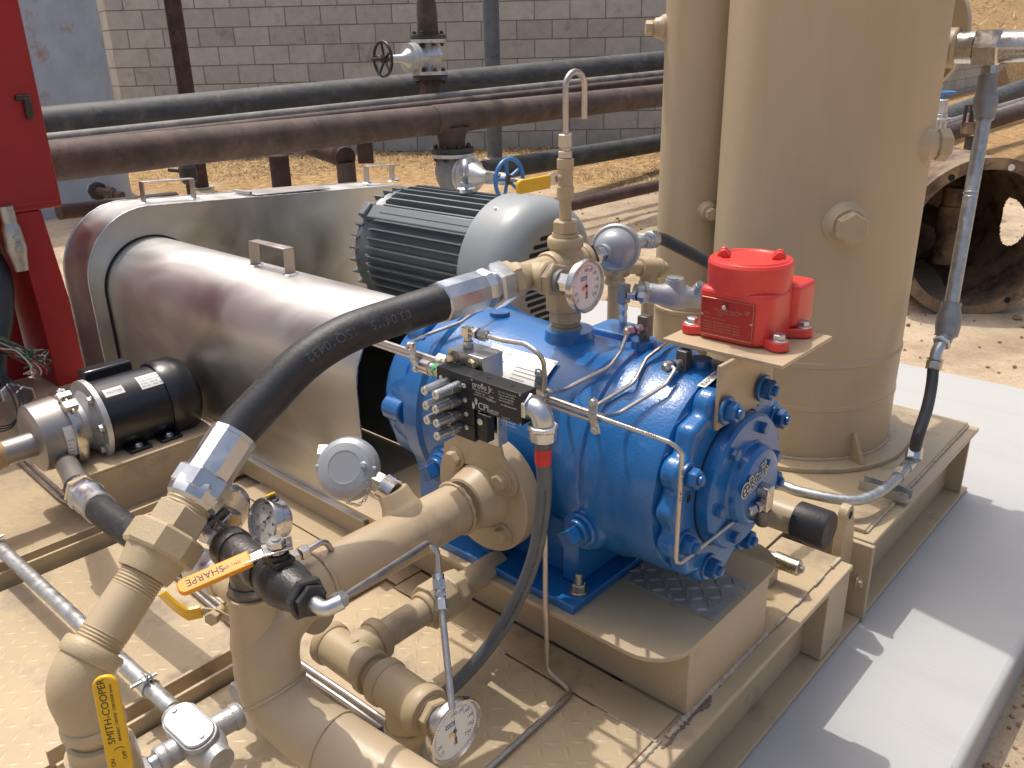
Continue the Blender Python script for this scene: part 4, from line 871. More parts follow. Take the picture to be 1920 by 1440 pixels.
b = MB(); b.lathe(hc+hd*0.014, hd, [(0, 0.0440), (0.003, 0.0465), (0.016, 0.0465), (0.022, 0.038), (0.024, 0)], 44); b.build('screw_cap', M['alu_cast'], th)
ca, cb = hc+hd*0.02-Y_*0.028-Z_*0.026, hc+Y_*0.045-Z_*0.014; chain([ca.lerp(cb, k/10)-Z_*(0.030*math.sin(math.pi*k/10)) for k in range(11)], th)
# its sealed conduit to the red switch
fx = thing('flexible_conduit', 'short dark flexible conduit from the silver sensor head to behind the red switch', 'conduit', hc+Y_*0.07)
q0 = hc+Y_*0.052+hd*0.002; b = MB(); b.cyl(q0-Y_*0.004, q0+Y_*0.008, 0.0125, 20); b.hexp(q0+Y_*0.006, q0+Y_*0.016, 0.0165); b.cyl(q0+Y_*0.016, q0+Y_*0.040, 0.0120, 20); b.hexp(q0+Y_*0.040, q0+Y_*0.050, 0.0165, rot=.4); b.cyl(q0+Y_*0.050, q0+Y_*0.062, 0.0150, 20); b.build('connector', M['galv'], fx)
b = MB(); b.hexp(q0+Y_*0.062-Z_*0.001, q0+Y_*0.082-Z_*0.003, 0.0185, n=8, rot=.2); b.build('gland_nut', M['zinc'], fx)
b = MB(); b.tube([q0+Y_*0.080-Z_*0.003, q0+Y_*0.11-Z_*0.006, at(1345, 501, 1.73), at(1430, 532, 1.82), at(1450, 620, 1.86)], 0.0125, 16, fillet=0.05); b.build('sleeve', M['flexd'], fx)

# ================================================================== discharge hose
HR = 0.0287
ho = thing('discharge_hose', 'thick black rubber hose arching from the manifold down to the slanted pipe', 'hose', at(650, 655, 1.2))
tf = 0.158; u0 = P0-Y_*tf; hdir = (-Y_*0.985-Z_*0.02-X_*0.04).normalized()
b = MB(); b.hexp(u0, u0+hdir*0.030, 0.0375, rot=0.1); b.build('hex_swivel', M['zinc'], ho)
b = MB(); b.lathe(u0+hdir*0.028, hdir, [(0, 0.0285), (0.008, 0.0300), (0.014, 0.0335), (0.022, 0.0335), (0.028, 0.0310), (0.032, 0.0325), (0.110, 0.0325), (0.112, 0.0295)], 10, rot=0.1); b.build('crimp_ferrule', M['zinc'], ho, smooth=24)
hs = u0+hdir*0.135
HA = at(438, 818, 1.150); HB = at(185, 1205, 1.015); PD = (HB-HA).normalized()
def bez(ps, n):
    """Catmull-Rom through the points"""
    out = []
    for i in range(len(ps)-1):
        p0 = ps[max(0, i-1)]; p1 = ps[i]; p2 = ps[i+1]; p3 = ps[min(len(ps)-1, i+2)]
        for k in range(n):
            t = k/n; out.append(0.5*((2*p1)+(p2-p0)*t+(2*p0-5*p1+4*p2-p3)*t*t+(3*p1-p0-3*p2+p3)*t*t*t))
    return out+[ps[-1]]
hpts = bez([hs-hdir*0.06, hs, at(741, 594, 1.255), at(660, 622, 1.222), at(600, 655, 1.200), at(551, 694, 1.184), at(499, 750, 1.168), HA-PD*0.005, HA+PD*0.06], 10)
b = MB(); b.tube(hpts, HR, 26); hz = b.build('sleeve', M['rubber'], ho)
# embossed print running along the hose
def hose_text(s_, size, pts, i0, face, par, mt):
    """lettering laid along a polyline on the side that looks along `face`"""
    acc = [0]
    for i in range(1, len(pts)): acc.append(acc[-1]+(pts[i]-pts[i-1]).length)
    def wr_(x, y, z):
        s2 = acc[i0]+x; i = 0
        while i < len(acc)-2 and acc[i+1] < s2: i += 1
        u = (s2-acc[i])/max(1e-6, acc[i+1]-acc[i]); p = pts[i].lerp(pts[i+1], u); d = (pts[i+1]-pts[i]).normalized(); f = (face-d*face.dot(d)).normalized(); sd = f.cross(d)
        g = y/HR; return p+(f*math.cos(g)+sd*math.sin(g))*(HR+0.0004)
    text(s_, size, None, X_, Z_, mt, par, wrap=wr_, ext=0.0)
vrev = list(reversed(hpts))
fc_ = (-CF*0.75+Z_*0.55).normalized(); fd_ = (-CF*0.95-Z_*0.12-CR*0.1).normalized()
hose_text('03/04/15', 0.019, hpts, 18, (-CF*0.96+Z_*0.02).normalized(), hz, M['inkhose']); hose_text('15Q10432', 0.019, hpts, 30, (-CF*0.96+Z_*0.02).normalized(), hz, M['inkhose'])
hose_text('4SP-40  DN40  EN 856 WP 185 bar', 0.0105, vrev, 12, (Z_*0.85-CR*0.35-CF*0.35).normalized(), hz, M['inkhose'])
b = MB(); b.lathe(HA-PD*0.003, PD, [(0, 0.0295), (0.0005, 0.0325), (0.006, 0.0325), (0.0062, 0.0318), (0.009, 0.0318), (0.0095, 0.0325), (0.078, 0.0320), (0.084, 0.0355), (0.094, 0.0365), (0.104, 0.0350), (0.110, 0.030)], 10, rot=0.2); b.build('crimp_ferrule', M['zinc'], ho, smooth=24)
tt = lambda px, py: (lambda A, B: (A))((None, None))
def on_axis(px):                                                     # distance along the slanted line at an image column
    return along(HA, PD, px)
h0_, h1_ = on_axis(393), on_axis(366)
b = MB(); b.hexp(HA+PD*(h0_+0.004), HA+PD*h1_, 0.0390, rot=0.55); b.build('hex_swivel', M['zinc'], ho)

# slanted riser: union, pipe, elbow
rs_ = thing('slanted_pipe', 'slanted tan threaded pipe with big hex union below the black hose', 'pipe', HB)
b = MB(); tA, tB, tC, tD, tE = on_axis(366), on_axis(348), on_axis(322), on_axis(292), on_axis(268)
threads(b, HA+PD*(tA-0.004), PD, tB-tA+0.006, 0.0305, 5); b.build('thread', M['tan_cast'], rs_)
b = MB(); b.hexp(HA+PD*tB, HA+PD*(tC+0.002), 0.0370, n=6, rot=0.3); b.build('union_nut', M['tan_cast'], rs_)
b = MB(); b.lathe(HA+PD*tC, PD, [(0, 0.044), (0.004, 0.0485), (tD-tC-0.004, 0.0485), (tD-tC, 0.045)], 8, rot=0.15); b.build('union_ring', M['tan_cast'], rs_, smooth=25)
b = MB(); b.lathe(HA+PD*tD, PD, [(0, 0.040), (0.004, 0.0385), (tE-tD-0.006, 0.035), (tE-tD, 0.033)], 32); b.build('union_tail', M['tan_cast'], rs_)
b = MB(); threads(b, HA+PD*tE, PD, 0.024, 0.0283, 6); b.build('thread', M['tan_cast'], rs_)
b = MB(); LP = (HB-HA).length; b.cyl(HA+PD*(tE+0.02), HA+PD*(LP-0.012), 0.0280, 32); b.build('barrel', M['tan'], rs_)
b = MB(); threads(b, HA+PD*(LP-0.014), PD, 0.020, 0.0283, 5); b.build('thread', M['tan_cast'], rs_)
ec = HA+PD*(LP+0.010); dn = (Z_*-1.0); el2 = ec+PD*0.040+dn*0.052+CR*0.012
b = MB(); b.tube([ec, ec+PD*0.040, el2+dn*0.012], 0.0325, 28, fillet=0.055, seg=9); collar(b, ec+PD*0.004, PD, 0.0375, 0.020); collar(b, el2+dn*0.008, dn, 0.0365, 0.016); b.build('elbow', M['tan_cast'], rs_, smooth=40)
vb = thing('ball_valve', 'tan ball valve with upright yellow lever at the lower left corner', 'valve', el2+dn*0.1)
b = MB(); b.cyl(el2+dn*0.008, el2+dn*0.030, 0.0275, 28); b.lathe(el2+dn*0.026, dn, [(0, 0.030), (0.003, 0.034), (0.020, 0.035), (0.022, 0.040), (0.045, 0.042), (0.10, 0.043), (0.14, 0.036), (0.2, 0.035)], 28); b.build('body', M['tan_cast'], vb)
lv = at(222, 1410, 0.90); lt = at(196, 1276, 0.885); lu = (lt-lv).normalized(); ln = (-CF*0.9+CR*0.2+Z_*0.2); ln = (ln-lu*ln.dot(lu)).normalized(); lr = lu.cross(ln)
b = MB(); LL = (lt-lv).length; b.prism(rrect(-0.0125, 0.0125, -0.02, LL+0.006, [0, 0.0115, 0.0115, 0], 6), lv-ln*0.003, lr, lu, ln*0.006); lev = b.build('lever', M['yellow'], vb, bev=0.0018, seg=3)
tx_ = lambda s_, sz, u, v: text(s_, sz, lv+ln*0.0032+lr*u+lu*v, lu, -lr, M['ink'], lev, ext=0.00008)
tx_('SMITH-COOPER', 0.0105, 0.0000, 0.012); tx_('BRANDC 150WSP 1728155G8 Series', 0.0042, 0.0062, 0.014); tx_('ON', 0.0058, -0.0040, -0.014); tx_('OFF', 0.0058, 0.0085, -0.008)
b = MB(); b.torus(lv+ln*0.0032+lu*0.000+lr*0.003, ln, 0.007, 0.0004, 10, 4, a0=-0.7, a1=0.9, up=lu); b.build('arrow', M['ink'], lev)
b = MB(); b.box(lv-lu*0.026, (0.022, 0.03, 0.004), (lr, lu, ln)); b.build('lever_tab', M['tan_cast'], vb)

# ================================================================== suction line: flange, straight run, two bends
FX, FZ = fc.x, fc.z
pA = ony(869, 946, 0.86); SX, SZ = pA.x, pA.z; PR = 0.0445
su = thing('suction_pipe', 'large tan welded pipe with bolted flange curving down in front of the compressor', 'pipe', V(SX, 0.5, 0.4))
fl = V(SX, 0.905, SZ)
b = MB(); b.lathe(fl+Y_*0.022, -Y_, [(0, 0.104), (0.0225, 0.104), (0.024, 0.102), (0.0242, 0.060), (0.034, 0.056), (0.060, 0.048), (0.066, PR+0.002), (0.068, PR-0.002)], 64); b.build('flange', M['tan'], su, smooth=25)
b = MB(); b.lathe(fl+Y_*0.038, -Y_, [(0, 0.101), (0.0155, 0.101)], 64); b.build('companion_flange', M['tan'], su, bev=0.002)
for k in range(4):
    g = math.radians(41+90*k); inst('bolt', H['bolt_tan'], su, fl+V(0.077*math.cos(g), -0.0088 if k < 2 else -0.0026, 0.077*math.sin(g)), -Y_, sc=0.0150, rot=random.random())
yw = 0.905-0.0; y1 = SX
te = along(V(SX, 0, SZ), Y_, 600)                                     # weld where the bend starts
def wring(c, d, r, par, w_=0.0032):
    a, s, d = frame(d); q = [c+a*(r*math.cos(2*math.pi*k/60))+s*(r*math.sin(2*math.pi*k/60)) for k in range(61)]
    MB().tube(q, w_, 6, rad=[w_*(0.7+0.6*random.random()) for _ in q]).build('weld_bead', M['tan'], par, smooth=60)
b = MB(); b.cyl(V(SX, 0.842, SZ), V(SX, te, SZ), PR-0.002, 40); b.build('barrel', M['tan'], su)
wring(V(SX, 0.842, SZ), Y_, PR, su); wring(V(SX, te, SZ), Y_, PR, su)
ye = along(V(SX, 0, SZ), Y_, 497)
e1_ = at(505, 1290, 1.155)
K = [V(SX, te, SZ), V(SX, te-0.05, SZ-0.002), at(545, 1122, 1.165), at(508, 1175, 1.145), at(500, 1235, 1.145), at(515, 1295, 1.15), at(560, 1350, 1.14), at(640, 1405, 1.11), at(760, 1485, 1.06), at(860, 1550, 1.02)]
kp = bez(K, 6); b = MB(); b.tube(kp, PR-0.0005, 36); b.build('bend', M['tan'], su, smooth=60)
wring(kp[30], kp[31]-kp[29], PR, su, 0.002); wring(kp[41], kp[42]-kp[40], PR, su, 0.002)
# stub on top of the bend
sb_c = at(497, 1190, 1.145); sb_t = at(466, 1100, 1.07)
sd = Z_; stub = at(485, 1180, 1.135); stub_t = stub+Z_*0.062
b = MB(); b.lathe(stub-Z_*0.02, Z_, [(0, 0.040), (0.02, 0.037), (0.035, 0.0345), (0.082, 0.033)], 32); b.build('stub', M['tan'], su)
# thermowell boss on the straight run
wb = ony(778, 950, SX*0+0.74) if False else None
by = along(V(SX, 0, SZ+0.04), Y_, 770); bc = V(SX, by, SZ); bd = (Z_*0.86-X_*0.5).normalized(); bd = (at(735, 918, proj(bc)[2]-0.01)-bc).normalized()
b = MB(); b.lathe(bc, bd, [(0, 0.034), (PR-0.004, 0.033), (PR+0.004, 0.030), (PR+0.010, 0.0275), (PR+0.026, 0.0255), (PR+0.030, 0.024)], 32); b.build('weld_boss', M['tan'], su, smooth=50)
# small drain line below: runs toward the camera, tee, then sideways to the strainer and gauge
sp_ = thing('drain_pipe', 'tan threaded pipe, union and tee running under the large flanged pipe', 'pipe', V(SX, 0.6, 0.35))
rP = 0.0245; dA = ony(930, 1058, 0.955); zz = dA.z
tq = along(dA, -Y_, 655); tcen = dA-Y_*tq
b = MB(); b.cyl(dA+Y_*0.01, tcen-Y_*0.0, rP, 28); b.build('barrel', M['tan'], sp_)
for k_ in range(1):
    u1 = along(dA, -Y_, 862); u2 = along(dA, -Y_, 800); b = MB(); b.hexp(dA-Y_*u1, dA-Y_*(u1+(u2-u1)*0.42), 0.0385, n=8, rot=.2); b.lathe(dA-Y_*(u1+(u2-u1)*0.42), -Y_, [(0, 0.041), ((u2-u1)*0.58, 0.041)], 8, rot=0.55); b.build('union', M['tan_cast'], sp_, bev=0.002)
    b = MB(); collar(b, dA-Y_*(u2+0.004), Y_, 0.031, 0.014); b.build('union_tail', M['tan_cast'], sp_)
b = MB(); b.cyl(tcen+Y_*0.058, tcen, 0.0305, 32); collar(b, tcen+Y_*0.056, Y_, 0.0355, 0.018); b.cyl(tcen-X_*0.052, tcen+X_*0.056, 0.0315, 32); collar(b, tcen-X_*0.050, X_, 0.0355, 0.018); collar(b, tcen+X_*0.054, X_, 0.0350, 0.014); b.build('tee', M['tan_cast'], sp_, smooth=45)
b = MB(); text('J', 0.014, tcen+Y_*0.004+X_*0.010+Z_*0.0312, X_, Y_, M['tan_cast'], sp_, name='cast_mark', ext=0.001)
b = MB(); threads(b, tcen+X_*0.060, X_, 0.016, 0.026, 5); b.build('nipple', M['tan_cast'], sp_)
st = tcen+X_*0.078
b = MB(); collar(b, st+X_*0.010, X_, 0.037, 0.020); b.cyl(st+X_*0.01, st+X_*0.100, 0.0335, 36); collar(b, st+X_*0.096, X_, 0.0375, 0.024); b.cyl(st+X_*0.055, st+X_*0.055-Z_*0.060, 0.0315, 32); collar(b, st+X_*0.055-Z_*0.058, Z_, 0.036, 0.018); b.build('tee', M['tan_cast'], sp_, smooth=45)
b = MB(); b.cyl(st+X_*0.055-Z_*0.06, st+X_*0.055-Z_*(zz-0.22), 0.0185, 24); b.build('drop_nipple', M['tan'], sp_)
b = MB(); b.cyl(st+X_*0.104, st+X_*0.111, 0.026, 28); b.hexp(st+X_*0.110, st+X_*0.124, 0.0265, rot=0.2); b.build('hex_bushing', M['tan_cast'], sp_)
gx = along(st, X_, 840); thermometer(st+X_*max(gx, 0.165), X_, 0.0495, 'round white dial thermometer at the lower edge on the drain tee', st+X_*0.126)

# thermocouple head on the suction line
t2 = thing('sensor_head', 'round grey sensor head with chain on the large tan suction pipe', 'sensor', bc+bd*0.1)
s0 = bc+bd*(PR+0.030)
hc2 = at(655, 880, proj(s0)[2]+0.02); sd2 = (hc2-s0).normalized()
b = MB(); b.cyl(s0-bd*0.004, s0+sd2*0.018, 0.0215, 24); b.hexp(s0+sd2*0.018, s0+sd2*0.040, 0.0185, rot=.3); b.cyl(s0+sd2*0.040, s0+sd2*0.062, 0.0150, 20); b.hexp(s0+sd2*0.056, s0+sd2*0.070, 0.0165, rot=.1); b.build('hex_union', M['steel'], t2)
fn = (-CF*0.90-CR*0.10+Z_*0.26).normalized()
b = MB(); b.lathe(hc2-fn*0.045, fn, [(0, 0.028), (0.012, 0.040), (0.030, 0.0475), (0.048, 0.0475)], 48); b.cyl(hc2-fn*0.018, s0+sd2*0.066, 0.017, 24); b.build('housing', M['alu_head'], t2)
b = MB(); b.lathe(hc2, fn, [(0, 0.0500), (0.002, 0.0515), (0.010, 0.0515), (0.019, 0.0475), (0.0255, 0.039), (0.028, 0.0275), (0.0282, 0.026), (0.0275, 0.0255), (0.0275, 0)], 56); cap2 = b.build('screw_cap', M['alu_head'], t2, smooth=25)
ua, ub, _ = frame(fn)
b = MB()
for sg in (-1, 1): b.box(hc2+fn*0.016+ub*(sg*0.040), (0.007, 0.020, 0.012), (ua, ub, fn))
b.build('cap_lug', M['alu_head'], cap2, bev=0.002)
bk = at(602, 852, proj(hc2)[2]+0.02); b = MB(); b.hexp(bk-CR*0.004, bk+CR*0.018, 0.017); b.build('entry_plug', M['zinc'], t2)
ch0 = at(682, 872, proj(hc2)[2]-0.03); inst('screw', H['bolt_zinc'], t2, ch0, fn, sc=0.004)
chain([ch0, at(685, 895, proj(ch0)[2]), at(688, 918, proj(ch0)[2]), at(686, 935, proj(ch0)[2]+.005), at(672, 948, proj(ch0)[2]+.01), at(650, 942, proj(ch0)[2]+.02)], t2)
# ================================================================== vibration switch on its bracket
def surfx(px, py, R):
    """first hit of a pixel ray with the compressor-axis cylinder of radius R"""
    v = ray(px, py); oy, oz = -YC, CAMH-ZC; A = v.y**2+v.z**2; B_ = 2*(oy*v.y+oz*v.z); D_ = oy*oy+oz*oz-R*R; q = B_*B_-4*A*D_
    return CAMP+v*((-B_-math.sqrt(max(q, 0)))/(2*A))
BZ = 0.800
br = thing('switch_bracket', 'tan angle bracket bolted to the compressor end flange under the red switch', 'bracket', (-0.565, 1.15, 0.7))
b = MB(); b.box2((-0.5680, 1.062, 0.690), (-0.5615, 1.238, BZ-0.0062)); b.build('upright', M['tan'], br, bev=0.0008)
b = MB(); b.box2((-0.690, 1.104, BZ-0.006), (-0.487, 1.278, BZ)); b.build('shelf', M['tan'], br, bev=0.0008)
sw = thing('vibration_switch', 'bright red cast box with round screw cover on the tan shelf', 'switch', (-0.596, 1.2, BZ))
x0, x1, y0, y1 = -0.655, -0.536, 1.143, 1.256
b = MB(); b.prism(rrect(x0, x1, y0, y1, [0.030, 0.022, 0.022, 0.016], 6), V(0, 0, BZ+0.0006), X_, Y_, Z_*0.083); b.build('body', M['red'], sw, bev=0.007, seg=3, smooth=40)
b = MB(); b.prism(rrect(-0.585, -0.528, 1.225, 1.296, [0.012]*4, 5), V(0, 0, BZ+0.016), X_, Y_, Z_*0.068); b.build('conduit_hub', M['red'], sw, bev=0.007, seg=3, smooth=40)
cc_ = V(-0.597, 1.199, 0); b = MB(); b.lathe(cc_, Z_, [(BZ+0.078, 0.060), (BZ+0.086, 0.0640), (BZ+0.120, 0.0650), (BZ+0.1245, 0.0625), (BZ+0.1250, 0.0590), (BZ+0.1275, 0.0570), (BZ+0.1280, 0.0480), (BZ+0.1262, 0.0460), (BZ+0.1262, 0.0)], 64); cv = b.build('screw_cover', M['red'], sw, smooth=25)
for g in (205, 25):
    g = math.radians(g); n = V(math.cos(g), math.sin(g), 0); t_ = V(-n.y, n.x, 0)
    for sg in (-1, 1):
        b = MB(); b.prism([(-0.011, 0), (0.011, 0), (0.010, 0.005), (0.005, 0.0125), (-0.002, 0.0135), (-0.009, 0.006)], cc_+n*0.041+t_*(sg*0.0085)-t_*0.004+Z_*(BZ+0.1255), n, Z_, t_*0.008); b.build('cover_lug', M['red'], cv, bev=0.002, seg=3)
def foot(px, py):
    p = onz(px, py, BZ+0.012); p.z = BZ+0.0005; c = V((x0+x1)/2, (y0+y1)/2, p.z); d = (c-p).normalized(); n = V(-d.y, d.x, 0); P = []
    for k in range(13): g = math.pi/2+math.pi*k/12; P.append((0.016*math.cos(g), 0.016*math.sin(g)))
    P += [(0.045, -0.016), (0.045, 0.016)]
    b = MB(); b.prism(P, p, d, n, Z_*0.0155); b.build('mounting_foot', M['red'], sw, bev=0.003, seg=3, smooth=40); inst('bolt', H['bolt_zinc'], sw, p+Z_*0.0156, Z_, sc=0.0098, rot=random.random())
foot(1298, 610); foot(1460, 643); foot(1505, 617)
fy = y0-0.0004
b = MB(); b.box2((x0+0.008, fy-0.0008, BZ+0.008), (x1-0.020, fy, BZ+0.070)); dp = b.build('data_plate', M['red_plate'], sw)
b = MB(); w0, w1, z0_, z1_ = x0+0.0095, x1-0.0215, BZ+0.0095, BZ+0.0685
for p, q in (((w0, z0_), (w1, z0_)), ((w1, z0_), (w1, z1_)), ((w1, z1_), (w0, z1_)), ((w0, z1_), (w0, z0_))): b.cyl(V(p[0], fy-0.001, p[1]), V(q[0], fy-0.001, q[1]), 0.0006, 6)
b.build('border', M['goldline'], dp)
tp_ = lambda s_, sz, u, v: text(s_, sz, V(w0+u, fy-0.001, z0_+v), X_, Z_, M['goldline'], dp, ext=0.00004)
tp_('SHOCK AND VIBRATION\n    CONTROL SWITCH', 0.0042, 0.022, 0.041); tp_('MODEL          VS2EX', 0.0038, 0.004, 0.033); tp_('CLASS I GROUP D  DIV 1', 0.0034, 0.006, 0.026)
for k in range(4): tp_('WARNING  DISCONNECT SUPPLY CIRCUIT', 0.0033, 0.004, 0.020-0.0045*k)
tp_('SP', 0.009, w1-w0-0.014, 0.042)
b = MB(); pn = V((w0+w1)/2-0.002, fy, z1_-0.009); b.cyl(pn, pn-Y_*0.012+X_*0.002, 0.0035, 14, c=0.0006); b.build('reset_pin', M['tube'], sw)
for p in (V(w0+0.002, fy-0.001, (z0_+z1_)/2+0.002), V(w1-0.002, fy-0.001, (z0_+z1_)/2-0.001)): inst('screw', H['screw'], dp, p, -Y_, sc=0.0020)
# seal-off fitting running into the switch from behind
sf = thing('sealing_fitting', 'grey cast aluminium conduit sealing fitting behind the red switch', 'conduit fitting', at(1265, 545, 1.66))
sA, sB = at(1198, 548, 1.62), at(1330, 562, 1.66); sd_ = (sB-sA).normalized()
b = MB(); b.lathe(sA, sd_, [(0, 0.013), (0.012, 0.017), (0.02, 0.0195), (0.045, 0.0195), (0.055, 0.024), (0.095, 0.024), (0.11, 0.019), (0.16, 0.0185)], 24); mid = sA+sd_*0.075; b.lathe(mid+Z_*0.012, Z_, [(0, 0.022), (0.012, 0.020), (0.022, 0.018), (0.023, 0.0)], 24); m2_ = sA+sd_*0.112; b.cyl(m2_, m2_+(Z_*0.7+CR*0.4-CF*0.4)*0.032, 0.011, 18); b.build('body', M['alu_cast'], sf, smooth=45)
b = MB(); b.lathe(mid+Z_*0.034, Z_, [(0, 0.0165), (0.004, 0.0165), (0.0045, 0.014)], 24); b.cyl(m2_+(Z_*0.7+CR*0.4-CF*0.4)*0.030, m2_+(Z_*0.7+CR*0.4-CF*0.4)*0.037, 0.0095, 18); b.build('fill_plug', M['zinc'], sf)
b = MB(); b.hexp(sA+sd_*0.006, sA+sd_*0.016, 0.0225); b.cyl(sA-sd_*0.008, sA+sd_*0.008, 0.0155, 20); b.build('locknut', M['galv'], sf)
# strainless check fittings standing on the crown
def lub_fitting(label, base, px_side, name='lubrication_fitting', tall=False):
    t = thing(name, label, 'fitting', base); b = MB(); z = base
    if tall: b.cyl(z, z+Z_*0.012, 0.007, 14); b.hexp(z+Z_*0.008, z+Z_*0.022, 0.0085); b.cyl(z+Z_*0.02, z+Z_*0.045, 0.0075, 16); b.hexp(z+Z_*0.032, z+Z_*0.042, 0.0090); top = z+Z_*0.046
    else: b.cyl(z, z+Z_*0.012, 0.0095, 16); top = z+Z_*0.008
    b.build('adapter', M['zinc'] if tall else M['iron_d'], t)
    b = MB(); b.box(top+Z_*0.018, (0.0185, 0.0185, 0.036)); b.build('block', M['fitting'] if tall else M['iron_d'], t, bev=0.0015)
    return t, top+Z_*0.016
f1, f1c = lub_fitting('dark square lubrication elbow on the compressor crown left of the bracket', V(-0.745, YC, ZC+0.172+0.024), 0)
f2, f2c = lub_fitting('dark square lubrication elbow on the crown right beneath the tan shelf', V(-0.650, YC-0.030, ZC+0.165), 0)
rb = RPAD; f3, f3c = lub_fitting('tall shiny zinc check fitting on the rear pad of the compressor', onx(1170, 610, -0.872) if False else rb, 0, tall=True)
def compfit(par, p, d, L=0.034, r=0.0085, col='tube'):
    b = MB(); b.cyl(p, p+d*(L*0.3), r*0.8, 16); b.hexp(p+d*(L*0.28), p+d*(L*0.5), r*1.05); b.build('body_hex', M[col], par); b = MB(); b.cyl(p+d*(L*0.5), p+d*(L*0.6), r*1.02, 16); b.build('seal', M['navy'], par); b = MB(); b.hexp(p+d*(L*0.6), p+d*L, r*1.08, rot=.5); b.lathe(p+d*L, d, [(0, r*0.85), (L*0.08, r*0.6)], 16); b.build('nut', M[col], par); return p+d*L

# ================================================================== lubrication tubes
TR = 0.0034
def tubing(label, pts, fil=0.014, r=TR, name='steel_tube', m_='tube'):
    b = MB(); b.tube(pts, r, 10, fillet=fil); o_ = b.build(name, M[m_], loc=pts[0]); return tag(o_, label, 'tube', None)
e1c = compfit(f1, f1c-Y_*0.009-X_*0.000, (-Y_*0.97-X_*0.24).normalized()); e2c = compfit(f2, f2c-Y_*0.009, (-Y_*0.97-X_*0.24).normalized()); e3c = compfit(f3, f3c+X_*0.009, (X_*0.95+Y_*0.3).normalized(), col='zinc')
SR = 0.190; BY = 0.905
def bl(px, py): return ony(px, py, BY)
tubing('steel tube from the left lubrication elbow down to the long tube bundle', [e1c-(-Y_*0.97-X_*0.24)*0.004, surfx(1163, 660, SR+.012), surfx(1142, 688, SR+.008), surfx(1055, 732, SR+.004), bl(1035, 735), bl(1012, 728)], 0.02)
tubing('steel tube crossing the crown under the shelf, middle of three parallel tubes', [V(-0.715, 1.26, 0.772), V(-0.715, 1.19, 0.774), surfx(1238, 652, SR+.010), surfx(1212, 672, SR+.006), surfx(1188, 718, SR+.006), surfx(1110, 765, SR+.006), bl(1098, 768), bl(1085, 766)], 0.02)
tubing('steel tube from the elbow beneath the shelf, lowest of three parallel tubes', [e2c-(-Y_*0.97-X_*0.24)*0.004, surfx(1268, 690, SR+.010), surfx(1247, 722, SR+.006), surfx(1155, 778, SR+.012), bl(1125, 779), bl(1020, 742), bl(905, 702), bl(700, 634)], 0.02)
tubing('long printed steel tube running along the compressor to its end cover', [bl(700, 639), bl(905, 708), bl(1125, 783), ony(1255, 829, 0.93), ony(1279, 846, 0.935), ony(1266, 1064, 0.95), V(-0.535, 1.085, 0.532)], 0.016)
tubing('steel tube along the compressor side, under the printed tube', [bl(700, 645), bl(905, 715), bl(1105, 787)], 0.01)
tubing('steel tube looped over the drive end of the compressor', [bl(800, 672), bl(762, 655), bl(766, 645), surfx(800, 628, SR+.015), surfx(865, 604, SR+.01), V(-1.075, YC-0.05, ZC+0.205), V(-1.075, YC, ZC+0.215)], 0.012)
pt_ = [o for o in bpy.data.objects if o.get('label', '').startswith('long printed steel tube')][0]
# end-cover fitting where the printed tube ends
ef = thing('tube_fitting', 'steel swivel elbow fitting on the compressor end cover', 'fitting', V(-0.515, 1.11, 0.55))
ec_ = onx(1433, 945, -0.505); b = MB(); b.box(ec_+Z_*0.012, (0.021, 0.021, 0.042)); b.build('block', M['steel'], ef, bev=0.002); b = MB(); b.lathe(ec_-Z_*0.009, -Z_, [(0, 0.012), (0.004, 0.0125), (0.01, 0.0135), (0.022, 0.0135), (0.028, 0.010), (0.030, 0)], 18); b.cyl(ec_-Z_*0.022, ec_-Z_*0.022-X_*0.03, 0.0125, 18); b.build('swivel', M['iron_d'], ef)
dcf = (onx(1405, 957, -0.513)-ec_).normalized(); compfit(ef, ec_+dcf*0.006, dcf, 0.030, 0.0090)
# clamps on the bundle
def clamp(px, py, label, Y=BY, g=None, k=1.0):
    c = ony(px, py, Y)-Y_*0.006; t = thing('tube_clamp', label, 'clamp', c, g); b = MB(); u = (Z_*0.95-X_*0.1).normalized(); P = []
    for j in range(15):
        s_ = -1+2*j/14; P.append((0.026*s_*k, 0.0055*math.exp(-(s_*2.2)**2)))
    vs = []; w_ = 0.0075
    for z_, h_ in P:
        for sx in (-1, 1): vs.append(c+u*z_-Y_*(h_+0.001)+X_*(w_*sx)); 
        for sx in (-1, 1): vs.append(c+u*z_-Y_*(h_-0.0005)+X_*(w_*sx))
    fs = []
    for j in range(14): a = 4*j; fs += [(a, a+1, a+5, a+4), (a+2, a+6, a+7, a+3), (a, a+4, a+6, a+2), (a+1, a+3, a+7, a+5)]
    fs += [(0, 2, 3, 1), (56, 57, 59, 58)]
    b.add(vs, fs); b.build('strap', M['zinc'], t)
    for s_ in (-1, 1): inst('bolt', H['bolt_zinc'], t, c+u*(0.021*s_*k)-Y_*0.001, -Y_, sc=0.0056, rot=0.3)
clamp(783, 667, 'zinc tube clamp left of the black lubricator block'); clamp(1019, 722, 'zinc tube clamp beside the grey conduit elbow'); clamp(1120, 777, 'zinc tube clamp at the right end of the tube bundle')

